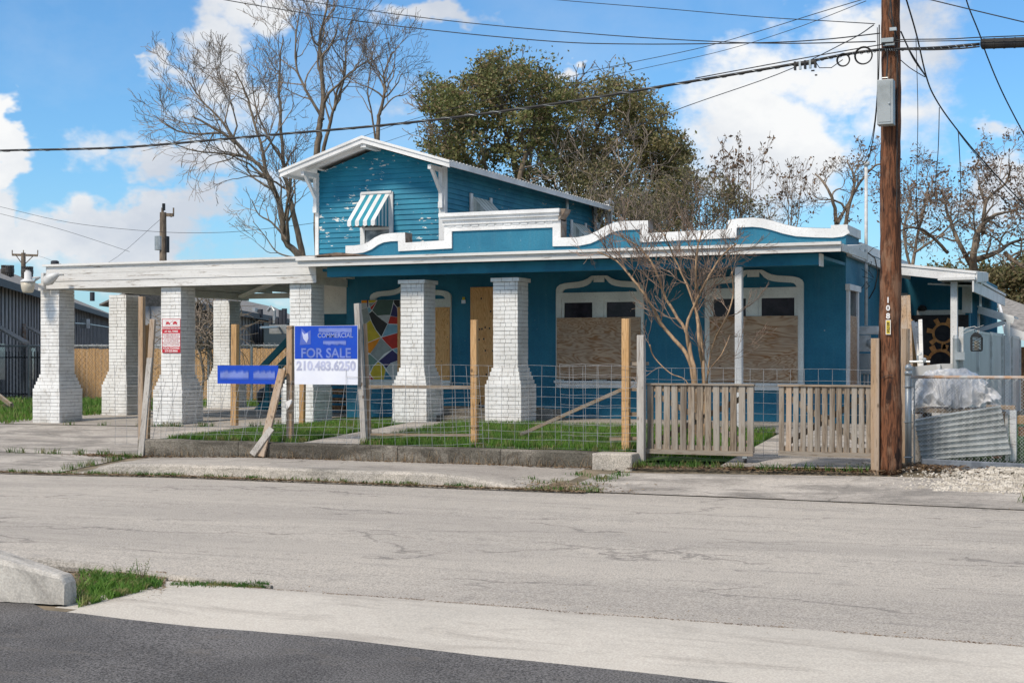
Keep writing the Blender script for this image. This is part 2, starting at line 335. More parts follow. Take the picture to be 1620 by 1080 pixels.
M = dict(
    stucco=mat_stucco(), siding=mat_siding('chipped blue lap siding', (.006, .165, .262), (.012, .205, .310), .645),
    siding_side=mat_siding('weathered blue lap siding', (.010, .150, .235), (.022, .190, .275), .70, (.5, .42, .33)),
    white=mat_white(), white_clean=mat_white('white trim paint', (.76, .755, .735), .64), white_old=mat_white('weathered white boards', (.73, .715, .68), .575, (.30, 1, 3.2)),
    cream=mat_white('off white trim', (.80, .79, .73), .68), brick=mat_brick(),
    mortar=simple('dirty mortar', (.38, .36, .34), (.26, .245, .23), 20, .95, .4),
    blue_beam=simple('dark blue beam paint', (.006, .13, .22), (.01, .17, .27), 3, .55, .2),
    concrete=mat_concrete('pavement concrete', (.43, .39, .335), (.34, .305, .265), (.21, .19, .165)),
    concrete_lt=mat_concrete('pale apron concrete', (.565, .515, .44), (.50, .457, .392), (.38, .34, .29), fine=80, crack=False, dark=.55),
    drive=mat_concrete('stained driveway concrete', (.47, .425, .37), (.35, .315, .275), (.19, .175, .155), dark=.48),
    kerb=mat_concrete('kerb concrete', (.47, .42, .355), (.34, .31, .27), (.16, .15, .13), fine=60),
    wallc=mat_concrete('mossy old wall concrete', (.23, .205, .17), (.115, .105, .085), (.045, .04, .032), fine=50, dark=.46),
    road=mat_road(), asphalt=mat_asphalt(),
    ground=simple('bare dirt', (.24, .19, .13), (.13, .11, .075), 2.5, .98, .5, 30),
    turf=simple('turf soil', (.045, .095, .018), (.030, .060, .014), 4, .98, .5, 30),
    grass=mat_leaf('grass blades', [(.125, .25, .035), (.085, .185, .028), (.165, .275, .055), (.24, .24, .09)], 1.3, 5),
    weed=mat_leaf('weed leaves', [(.06, .15, .025), (.09, .17, .03), (.20, .19, .07)], 1.5, 7),
    dead=simple('dry grass litter', (.30, .22, .13), (.15, .10, .06), 12, .95, 0),
    litter=simple('dry leaves', (.20, .13, .07), (.10, .06, .035), 12, .95, 0),
    wood_new=mat_wood('fresh pine post', (.60, .38, .19), (.45, .26, .11)), wood_old=mat_wood('weathered grey pine', (.41, .325, .235), (.17, .13, .095), gray=(.33, .295, .25), rv=.85),
    wood_tan=mat_wood('tan pine board', (.50, .35, .22), (.38, .25, .15), gray=(.40, .32, .25)), wood_x=mat_wood('weathered rail', (.38, .28, .19), (.20, .15, .10), axis='X', gray=(.28, .24, .195)),
    wood_gray=mat_wood('silver grey board', (.50, .47, .43), (.30, .27, .24), gray=(.44, .41, .37)),
    cedar=mat_wood('cedar fence boards', (.56, .36, .18), (.42, .25, .11), rv=0),
    ply_old=mat_plywood('weathered plywood', (.54, .38, .255), (.28, .125, .045), gray=.45, gc=(.39, .30, .225)), ply_new=mat_plywood('fresh plywood', (.84, .47, .20), (.62, .27, .08), True, .25, (.66, .38, .18)),
    glass=simple('dark window glass', (.012, .009, .013), (.028, .020, .028), 5, .25, 0, spec=.22),
    wire=simple('galvanised wire', (.36, .36, .36), (.24, .24, .24), 8, .5, 0, metal=.2), galv=simple('galvanised sheet', (.48, .50, .50), (.36, .38, .37), 3, .42, .1, metal=.55),
    cable=simple('black cable', (.02, .02, .022), (.035, .033, .03), 5, .6, 0), black=simple('black metal', (.02, .02, .02), (.03, .03, .03), 5, .5, 0),
    rust=simple('rusty pipe', (.22, .12, .07), (.36, .34, .32), 6, .8, .3), gray_metal=simple('grey metal fence sheet', (.46, .455, .44), (.40, .395, .38), 1.5, .5, .05, spec=.4),
    box_gray=simple('grey steel box', (.36, .385, .385), (.26, .28, .275), 3, .5, .1, metal=.3), meter=simple('white meter enclosure', (.62, .62, .60), (.48, .47, .44), 8, .5, .1),
    bark=simple('grey brown bark', (.25, .195, .14), (.13, .10, .075), 5, .95, .6, 25, stretch=(2, 2, .5)), twig=simple('grey twig bark', (.30, .24, .185), (.18, .145, .115), 9, .95, .3),
    myrtle=simple('tan smooth bark', (.42, .28, .165), (.25, .165, .10), 8, .8, .2, stretch=(2, 2, .6)), myrtle_twig=simple('tan twigs', (.30, .21, .155), (.19, .135, .10), 8, .85, 0),
    leaves=mat_leaf('evergreen leaves', [(.19, .20, .068), (.25, .24, .10), (.115, .14, .05), (.31, .22, .125)], .5, 4),
    leaves_b=mat_leaf('olive leaves', [(.19, .165, .080), (.145, .140, .055), (.25, .19, .11), (.085, .10, .038)], .6, 5), brownleaf=mat_leaf('dead oak leaves', [(.20, .125, .075), (.14, .085, .05), (.26, .175, .115)], .8, 6),
    gray_wall=simple('grey board siding', (.40, .405, .41), (.33, .335, .34), 2, .8, .1), batten=simple('grey batten', (.25, .255, .26), (.20, .205, .21), 3, .8, 0), gray_trim=simple('dark grey trim', (.055, .06, .072), None, 3, .6, 0),
    shingle=simple('weathered asphalt shingles', (.32, .30, .275), (.20, .19, .175), 9, .95, .5, 35), 
    sign_blue=simple('blue sign face', (.010, .055, .43), (.010, .065, .46), 3, .4, 0), sign_white=simple('white sign face', (.72, .73, .80), (.76, .77, .82), 3, .4, 0),
    soft1=simple('faded blue lettering', (.10, .155, .52), None, 3, .5, 0), soft2=simple('pale blue lettering', (.27, .33, .63), None, 3, .5, 0), soft3=simple('light lettering', (.52, .56, .76), None, 3, .5, 0),
    softg1=simple('faint grey lettering', (.56, .58, .72), None, 3, .5, 0), softg2=simple('grey blue lettering', (.48, .50, .67), None, 3, .5, 0),
    red=simple('red print', (.50, .025, .04), (.44, .02, .035), 5, .5, 0), paper=simple('white print', (.76, .74, .72), (.7, .68, .66), 5, .5, 0), yellow=simple('yellow tag', (.75, .56, .04), None, 3, .5, 0),
    teal=simple('teal stair paint', (.012, .13, .17), (.02, .17, .21), 3, .6, .1), gearblack=simple('black painted board', (.028, .026, .027), (.045, .04, .04), 9, .8, .1), gearorange=simple('orange stained wood', (.80, .36, .12), (.58, .24, .075), 14, .7, .1),
    tarp=simple('silver tarp', (.55, .55, .55), (.42, .42, .42), 3, .38, .2, 12, spec=.5), tin=simple('dull corrugated tin', (.44, .465, .455), (.31, .33, .32), 3, .45, .1, metal=.35),
    gravel=simple('white gravel stones', (.66, .60, .51), (.42, .37, .30), 8, .9, 0), lamp_lens=simple('cream lamp lens', (.55, .50, .40), (.48, .42, .32), 3, .4, 0, spec=.4),
    creosote=None, aw_blue=simple('blue awning stripe', (.02, .22, .30), (.03, .26, .34), 6, .5, 0), aw_white=mat_white('white awning stripe', (.76, .76, .74), .72), aw_cream=mat_white('faded cream metal awning', (.66, .68, .62), .68),
    bbq=simple('brown lumber end', (.30, .16, .07), (.16, .08, .04), 12, .8, .2), bluegray=simple('blue rubble', (.10, .16, .22), (.07, .1, .14), 6, .8, .1),
)
def mat_pole():
    n = NT('creosote pole wood'); v = n.co((1, 1, .10)); a = n.noise(v, 26, 7, .65, 1.2)
    c = n.mix(n.rng(a, .42, .58), (.20, .080, .038), (.060, .026, .014))
    c = n.mix(n.rng(n.noise(n.co((1, 1, .35)), 7, 7, .65), .50, .62, 0, .7), c, (.27, .155, .095))
    c = n.mix(n.rng(n.noise(n.co((1, 1, .12)), 13, 5, .6, .5), .58, .63), c, (.028, .014, .010))
    n.bump(a, 1.0, .02); return n.fin(c, .8, .25)
M['creosote'] = mat_pole()

# ------------------------------------------------------------------ terrain height
GX = [-400, -20, -16.5, -14.16, -14.12, -12, -6.16, -6.12, -2.9, 6, 400]
GY = [-400, 8, 16.2, 18.08, 18.12, 22, 24, 30, 38, 900]
GZ = [[0] * 11, [0] * 11,
      [-.14, -.13, -.12, -.10, -.10, -.06, -.05, -.05, -.05, -.08, -.08],
      [-.04, .0, .02, .03, .03, .08, .09, .12, .17, .18, .18],
      [-.04, .0, .02, .03, .27, .28, .27, .13, .18, .19, .19],
      [.22, .29, .31, .36, .37, .45, .45, .44, .42, .34, .3],
      [.22, .32, .33, .40, .40, .46, .46, .46, .44, .38, .3],
      [.20, .36, .40, .44, .44, .46, .46, .46, .44, .40, .3],
      [.0, .0, .05, .10, .10, .2, .3, .3, .3, .3, .3],
      [0] * 11]
GZ = np.array(GZ)
def S(x, y):
    i = min(max(int(np.searchsorted(GY, y, 'right')) - 1, 0), len(GY) - 2); j = min(max(int(np.searchsorted(GX, x, 'right')) - 1, 0), len(GX) - 2)
    u = (y - GY[i]) / (GY[i + 1] - GY[i]); w = (x - GX[j]) / (GX[j + 1] - GX[j])
    return float(GZ[i, j] * (1 - u) * (1 - w) + GZ[i + 1, j] * u * (1 - w) + GZ[i, j + 1] * (1 - u) * w + GZ[i + 1, j + 1] * u * w)
def sheet(name, mat, x0, x1, y0, y1, off=.0, nx=None, ny=None, ef=None):
    """a paved surface following the terrain; ef(x) gives a small waver to its two long edges"""
    xs = sorted(set([x0, x1] + [g for g in GX if x0 < g < x1] + list(np.linspace(x0, x1, nx or max(2, int((x1 - x0) / .35))))))
    ts = np.linspace(0, 1, ny or 8); mb = MB(); vs = []
    for t in ts:
        for x in xs:
            a = y0(x) if callable(y0) else y0; b = y1(x) if callable(y1) else y1
            y = a + (b - a) * t; vs.append((x, y, S(x, y) + (off(x, y) if callable(off) else off)))
    n = len(xs); mb.add(vs, [(i * n + j, i * n + j + 1, (i + 1) * n + j + 1, (i + 1) * n + j) for i in range(len(ts) - 1) for j in range(n - 1)])
    return struct(mb.build(name, mat, smooth=False))
M['coping'] = simple('bare brown coping', (.20, .15, .11), (.30, .26, .22), 6, .9, .4)
M['rustflash'] = simple('curled brown roofing', (.13, .085, .06), (.20, .15, .11), 10, .9, .4)
M['mirrorpane'] = simple('dusty window glass', (.10, .105, .11), (.35, .36, .36), 5, .25, 0, spec=.6)
M['aw_cream2'] = simple('awning groove', (.36, .38, .34), (.46, .48, .43), 6, .6, 0)
M['railrust'] = simple('rusty galvanised rail', (.42, .26, .16), (.42, .42, .41), 6, .6, .1)
M['pane_pale'] = simple('pale window pane', (.22, .27, .27), (.3, .35, .34), 2, .2, 0)
M['box_dark'] = simple('dark turbine metal', (.10, .095, .09), (.06, .055, .05), 5, .5, 0, metal=.3)
def leafcloud(name, C, smin, smax, mat, parent=None):
    """small bent leaf quads, one at each centre, turned at random"""
    n = len(C); q = rng.normal(size=(n, 3)); q /= np.linalg.norm(q, axis=1)[:, None]; a = np.cross(q, rng.normal(size=(n, 3))); a /= np.linalg.norm(a, axis=1)[:, None]; b = np.cross(q, a)
    s = rng.uniform(smin, smax, n)[:, None]; V = np.stack([C - a * s, C + b * s * .5 + q * s * .12, C + a * s, C - b * s * .5 + q * s * .12], 1).reshape(-1, 3); i = np.arange(n)[:, None] * 4
    return link_mesh(name, V, i + np.array([[0, 1, 2, 3]]), mat, parent)
M['edge'] = simple('blue grey stone', (.20, .22, .245), (.13, .145, .165), 9, .9, .4)
M['soft0'] = simple('very faint blue lettering', (.03, .09, .46), None, 3, .5, 0); M['soft15'] = simple('blurred blue lettering', (.18, .24, .57), None, 3, .5, 0)
M['softg0'] = simple('faintest grey lettering', (.65, .66, .76), None, 3, .5, 0)
M['leaves_e2'] = mat_leaf('olive brown leaves', [(.150, .145, .052), (.105, .115, .036), (.20, .165, .075), (.24, .17, .09)], .5, 4)
M['leaves_e2'] = mat_leaf('olive brown tree leaves', [(.22, .21, .085), (.165, .175, .06), (.28, .235, .12), (.31, .23, .13)], .5, 4)
M['wire_light'] = simple('bright chain wire', (.60, .60, .59), (.44, .44, .43), 8, .5, 0)
# ================================================================== THE SETTING
def wav(x, a=.02, k=3.1, p=0): return a * (math.sin(k * x + p) + .6 * math.sin(2.7 * k * x + 1.3 + p) + .4 * math.sin(6.1 * k * x + p))
def ground():
    xs = sorted(set(GX + list(np.arange(-40, 20, 1.0)) + [-200, -100, -60, 60, 100, 200])); ys = sorted(set(GY + list(np.arange(-4, 50, 1.0)) + [-100, -30, 80, 150, 300, 600]))
    vs = [(x, y, S(x, y) - .035) for y in ys for x in xs]; n = len(xs)
    mb = MB(); mb.add(vs, [(i * n + j, i * n + j + 1, (i + 1) * n + j + 1, (i + 1) * n + j) for i in range(len(ys) - 1) for j in range(n - 1)])
    struct(mb.build('ground', M['ground']))
ground()
sheet('road', M['road'], -60, 30, lambda x: 8.22 + wav(x, .012, 2.0), lambda x: 16.34, -.012, 200, 14)
# near side: dark parking lot, pale apron, left kerb return
APX = -4.95
def ap_lo(x): return float(np.interp(x, [-6.2, -3.7, -1.78, 6], [6.925, 6.85, 6.70, 6.1])) + wav(x, .006, 4)
def apron():
    mb = MB(); xs = np.linspace(-6.18, 12, 70); ts = np.linspace(0, 1, 6); n = len(xs)
    vs = []
    for t in ts:
        for x in xs:
            xx = x
            yl = ap_lo(xx); yh = 8.235 + wav(xx, .01, 2.6); z = .022 + .012 * math.sin(t * 3.1)
            vs.append((xx, yl + (yh - yl) * t, z))
    mb.add(vs, [(i * n + j, i * n + j + 1, (i + 1) * n + j + 1, (i + 1) * n + j) for i in range(len(ts) - 1) for j in range(n - 1)])
    mb.add([(x, y, z) for x in (-6.18, 12) for (y, z) in ((8.235, .02), (8.25, -.05))], [(0, 1, 3, 2)])
    struct(mb.build('apron', M['concrete_lt']))
apron()
def lot():
    mb = MB(); xs = list(np.linspace(-30, 12, 140)); ys = np.linspace(-6, 1, 12); n = len(xs)
    def top(x): return ap_lo(x) + .004 if x > -6.15 else ap_lo(x) + .004 + min(.17, (-6.15 - x) * 2.5) + max(0, (-6.3 - x)) * .27
    rows = [[(x, -6 + (top(x) + 6) * t, .034 + .004 * math.sin(x * 3 + t * 20)) for x in xs] for t in np.linspace(0, 1, 30)]
    vs = [p for r in rows for p in r]; mb.add(vs, [(i * n + j, i * n + j + 1, (i + 1) * n + j + 1, (i + 1) * n + j) for i in range(29) for j in range(n - 1)])
    e = len(mb.v); mb.add([(x, top(x) + .006, -.04) for x in xs] , []);
    for j in range(n - 1): mb.f.append([29 * n + j, 29 * n + j + 1, e + j + 1, e + j]); mb.m.append(0)
    struct(mb.build('parking_lot', M['asphalt']))
lot()
# kerb and sidewalk of the far side
def kerb_slab():
    mb = MB(); xs = np.linspace(-14.0, -6.55, 76); vs = []
    def prof(x):
        e = min(1, (x + 14.0) / 1.1, (-6.55 - x) / 1.6); e = max(0, e); e = e * e * (3 - 2 * e)      # kerb drops to the two driveways
        zb = S(x, 16.2); zt = S(x, 18.0) + .008; zk = zb + .015 + (.15) * e; w = wav(x, .012, 1.7)
        return [(x, 16.16 + w, zb - .06), (x, 16.19 + w, zk - .03), (x, 16.235 + w, zk), (x, 16.40 + w, zk + .002), (x, 16.41, zk - .005), (x, 17.2, (zk + zt) / 2), (x, 18.16, zt)]
    for x in xs: vs += prof(x)
    k = 7; mb.add(vs, [(i * k + j, (i + 1) * k + j, (i + 1) * k + j + 1, i * k + j + 1) for i in range(len(xs) - 1) for j in range(k - 1)])
    for i in range(len(xs) - 1):
        for j in range(k - 1):
            if j >= 4: mb.m[i * (k - 1) + j] = 1
    struct(mb.build('sidewalk', [M['kerb'], M['concrete']]))
kerb_slab()
sheet('driveway', M['drive'], -60, -14.16, lambda x: 16.2 + wav(x, .02, 1.1), 18.02, .012, 60, 6)
sheet('driveway', M['drive'], -60, -14.17, 18.06, 21.55, .012, 60, 8)
sheet('driveway', M['drive'], -6.35, -1.02, lambda x: 16.2 + wav(x, .01, 1.1), lambda x: 17.75 + .04 * (x + 1), .012, 40, 6)
sheet('driveway', M['kerb'], -.98, 30, lambda x: 16.2 + wav(x, .01, 1.1), 17.0, .015, 40, 5)
sheet('carport_floor', M['concrete'], -20.5, -13.95, 21.6, 29.2, .016, 20, 8)
sheet('path', M['drive'], -11.32, -10.38, 18.32, 22.0, .018, 4, 8)
sheet('path', M['concrete'], -10.38, -4.92, 21.55, 24.0, .022, 30, 4)
sheet('lawn', M['turf'], -14.1, -6.2, 18.3, 24, .003, 24, 10)
sheet('lawn', M['turf'], -6.1, -4.9, 18.6, 24, .003, 12, 8)
sheet('path', M['drive'], -4.9, -3.0, 18.1, 24, .02, 8, 10)
sheet('lawn', M['turf'], -70, -13, 21.6, 41.5, -.012, 40, 20)
sheet('lawn', M['turf'], -2.4, 30, 18.9, 30, -.012, 30, 10)

def np_mesh(name, v, f, mat, parent=None): return link_mesh(name, v, f, mat, parent)
def blades(name, pts, hmin, hmax, wd, mat, lean=.5, kind='stuff'):
    """every grass blade is a bent two-triangle leaf"""
    P = np.array(pts); n = len(P); ang = rng.uniform(0, 2 * np.pi, n); h = rng.uniform(hmin, hmax, n)[:, None]
    d = np.stack([np.cos(ang), np.sin(ang), np.zeros(n)], 1); la = rng.uniform(0, 2 * np.pi, n); l = np.stack([np.cos(la), np.sin(la), np.zeros(n)], 1) * (rng.uniform(.1, lean, n)[:, None]) * h
    up = np.array([0, 0, 1.0]); w = rng.uniform(.6, 1.2, n)[:, None] * wd
    a = P - d * w; b = P + d * w; c = P + up * h * .6 + l * .35 + d * w * .7; c2 = P + up * h * .6 + l * .35 - d * w * .7; t = P + up * h + l
    V = np.stack([a, b, c, c2, t], 1).reshape(-1, 3); i = np.arange(n)[:, None] * 5
    Fs = np.concatenate([i + np.array([[0, 1, 2]]), i + np.array([[0, 2, 3]]), i + np.array([[3, 2, 4]])], 0)
    o = np_mesh(name, V, Fs, mat); o['kind'] = kind; return o
def scatter(x0, x1, y0, y1, n, keep=None, dz=0):
    out = []
    while len(out) < n:
        x = random.uniform(x0, x1); y = random.uniform(y0, y1)
        if keep and not keep(x, y): continue
        out.append((x, y, S(x, y) + dz))
    return out
def lawn_left(x, y):
    return x > -13.75 + (y - 18.3) * .38 + .12 * mnoise.noise((x * 2, y * 2, 0)) and y < 21.35 + .1 * mnoise.noise((x * 3, 0, 5)) and x < -11.36 + .05 * mnoise.noise((y * 3, 0, 2))
def lawn_right(x, y): return x > -10.36 + .06 * mnoise.noise((y * 3, 1, 2)) and y < 21.5 + .1 * mnoise.noise((x * 3, 1, 5)) and mnoise.noise((x * 1.7, y * 1.7, 3)) > -.62
blades('lawn_grass', scatter(-13.9, -11.2, 18.3, 21.5, 24000, lawn_left), .05, .13, .006, M['grass'])
blades('lawn_grass', scatter(-10.5, -6.2, 18.3, 21.6, 42000, lawn_right), .05, .15, .006, M['grass'])
blades('lawn_grass', scatter(-6.1, -4.95, 18.9, 21.6, 6500), .06, .16, .007, M['grass'])
blades('yard_grass', scatter(-26, -15, 29.5, 41, 16000) + scatter(-34, -20.1, 21.7, 30, 21000), .07, .20, .014, M['grass'])
blades('yard_grass', scatter(-1.2, 2.5, 18.95, 23, 9000), .08, .22, .008, M['weed'])
# weeds and dry litter in the gutters, joints and wall foot
def clumps(cs, n, spread, hmin, hmax): 
    out = []
    for (x, y) in cs:
        for _ in range(n):
            a = x + random.gauss(0, spread); b = y + random.gauss(0, spread * .5); out.append((a, b, S(a, b) + .012))
    return out
g = [(random.uniform(-15, -5.9), 16.14 + random.gauss(0, .03)) for _ in range(70)] + [(-6.2 + random.gauss(0, .25), 16.3 + random.uniform(0, 1.2)) for _ in range(14)]
blades('gutter_weeds', clumps(g, 26, .07, .02, .06), .02, .07, .006, M['weed'], .9)
g = [(random.uniform(-24, -14.4), 18.04) for _ in range(26)] + [(-14.15 + random.gauss(0, .05), random.uniform(16.5, 18)) for _ in range(12)] + [(random.uniform(-6.0, -4.6), 18.05 + random.gauss(0, .05)) for _ in range(20)] + [(random.uniform(-4.4, -2.9), 17.95 + random.gauss(0, .03)) for _ in range(9)] + [(random.uniform(-20, -13.8), 21.58) for _ in range(18)] + [(-1.0, random.uniform(16.5, 17.4)) for _ in range(9)]
blades('joint_weeds', clumps(g, 22, .06, .03, .1), .03, .12, .006, M['weed'], .8)
def flakes(name, pts, smin, smax, mat, flat=.35):
    P = np.array(pts); n = len(P); a = rng.uniform(0, 2 * np.pi, n); s = rng.uniform(smin, smax, n)[:, None]
    u = np.stack([np.cos(a), np.sin(a), rng.uniform(-flat, flat, n)], 1); w = np.stack([-np.sin(a), np.cos(a), rng.uniform(-flat, flat, n)], 1) * rng.uniform(.2, .7, n)[:, None]
    V = np.stack([P - u * s, P - w * s, P + u * s, P + w * s], 1).reshape(-1, 3); i = np.arange(n)[:, None] * 4
    o = np_mesh(name, V, i + np.array([[0, 1, 2, 3]]), mat); return o
def lit(n, fx, fy): return [(x, y, S(x, y) + random.uniform(.012, .03)) for x, y in ((fx(), fy()) for _ in range(n))]
struct(flakes('gutter_litter', lit(9000, lambda: random.uniform(-16, -6.0), lambda: 16.10 + abs(random.gauss(0, .075)) - .08) + lit(1500, lambda: random.gauss(-6.5, .4), lambda: 16.15 + random.random() ** 2 * 1.2 * .5)
       + lit(1600, lambda: random.uniform(-60, -14), lambda: 16.16 + random.gauss(0, .04)), .008, .028, M['dead']), 'stuff')
struct(flakes('leaf_litter', lit(1300, lambda: random.uniform(-14.4, -6.2), lambda: 18.0 - abs(random.gauss(0, .04))) + lit(1800, lambda: random.uniform(-6.1, -2.6), lambda: 17.98 + random.gauss(0, .07))
       + lit(900, lambda: random.gauss(-14.6, .35), lambda: 18.0 + random.gauss(0, .08)) + lit(1300, lambda: random.gauss(-2.35, .3), lambda: 18.4 + random.gauss(0, .2)), .01, .035, M['litter']), 'stuff')
def grit():
    pts = lit(1500, lambda: random.uniform(-14, 3), lambda: random.choice((8.35, 16.05)) + random.gauss(0, .12)); 
    return flakes('road_grit', [(p[0], p[1], p[2] + .006) for p in pts], .004, .012, M['dead'])
struct(grit(), 'stuff')
struct(flakes('seam_dirt', [(x, 8.235 + wav(x, .012, 2.6) + random.gauss(0, .014), .02 + random.random() * .006) for x in (random.uniform(-6.2, 4) for _ in range(5200)) if mnoise.noise((x * 1.5, 0, 3)) > -.25], .003, .010, M['litter']), 'stuff')
sheet('verge', M['ground'], -14.22, -13.9, 16.3, 18.02, .002, 3, 6); sheet('verge', M['ground'], -6.7, -6.2, 16.3, 18.0, .002, 3, 6)
blades('dry_weeds', [(x, 18.03 + random.gauss(0, .015), S(x, 18.0) + .01) for x in (random.uniform(-13.9, -6.6) for _ in range(420))], .05, .24, .0035, M['dead'], 1.3)
# gravel bed by the pole
def stones(name, pts, s0, s1, mat):
    P = np.array(pts); n = len(P); s = rng.uniform(s0, s1, (n, 1, 3)) * np.array([1, 1, .65])
    oc = np.array([[1, 0, 0], [-1, 0, 0], [0, 1, 0], [0, -1, 0], [0, 0, 1], [0, 0, -1.]])[None] + rng.uniform(-.3, .3, (n, 6, 3)); 
    a = rng.uniform(0, 6.28, n); c, s_ = np.cos(a), np.sin(a); Q = oc * s; X = Q[:, :, 0] * c[:, None] - Q[:, :, 1] * s_[:, None]; Y = Q[:, :, 0] * s_[:, None] + Q[:, :, 1] * c[:, None]
    V = (np.stack([X, Y, Q[:, :, 2]], 2) + P[:, None]).reshape(-1, 3); i = np.arange(n)[:, None] * 6
    Fs = np.concatenate([i + np.array([t]) for t in ((0, 2, 4), (2, 1, 4), (1, 3, 4), (3, 0, 4), (2, 0, 5), (1, 2, 5), (3, 1, 5), (0, 3, 5))], 0)
    return np_mesh(name, V, Fs, mat)
struct(stones('gravel', [(x, y, S(x, y) + .012) for x, y in ((max(random.uniform(-2.75, 2.3), random.uniform(-2.75, 1)) if random.random() < .5 else random.uniform(-2.1, 2.3), random.uniform(17.0 + .0, 18.62) - random.random() ** 6 * .1) for _ in range(15000)) if y < 18.35 + .2 * mnoise.noise((x * 4, 0, 1)) + (.25 if x > -1.6 else 0)], .010, .024, M['gravel']), 'stuff')
# low retaining wall in front of the lawn
def low_wall():
    mb = MB(); segs = [(-14.14, -12.3), (-12.29, -9.6), (-9.59, -8.0), (-7.99, -6.62)]
    for a, b in segs:
        n = max(2, int((b - a) / .25)); xs = np.linspace(a, b, n); vs = []
        for x in xs:
            t = .305 + wav(x, .004, 5); j = wav(x, .006, 7)
            vs += [(x, 18.06 + j, S(x, 18.0) - .1), (x, 18.06 + j, t - .025), (x, 18.085 + j, t), (x, 18.27, t), (x, 18.29, t - .02), (x, 18.29, .1)]
        k = 6; mb.add(vs, [(i * k + j, (i + 1) * k + j, (i + 1) * k + j + 1, i * k + j + 1) for i in range(n - 1) for j in range(k - 1)] + [tuple(range(k))[::-1], tuple(range((n - 1) * k, n * k))])
    tag(mb.build('retaining_wall', M['wallc']), 'low mossy concrete retaining wall along the front of the lawn', 'wall')
    b = MB(); b.box(-6.60, -6.04, 17.93, 18.33, .05, .30); o = b.build('concrete_footing', M['kerb']); bev(o, .02)
    tag(o, 'small grey concrete footing block at the right end of the low wall', 'concrete block')
def bev(o, w, seg=2):
    m = o.modifiers.new('bevel', 'BEVEL'); m.width = w; m.segments = seg; m.limit_method = 'ANGLE'; return o
low_wall()
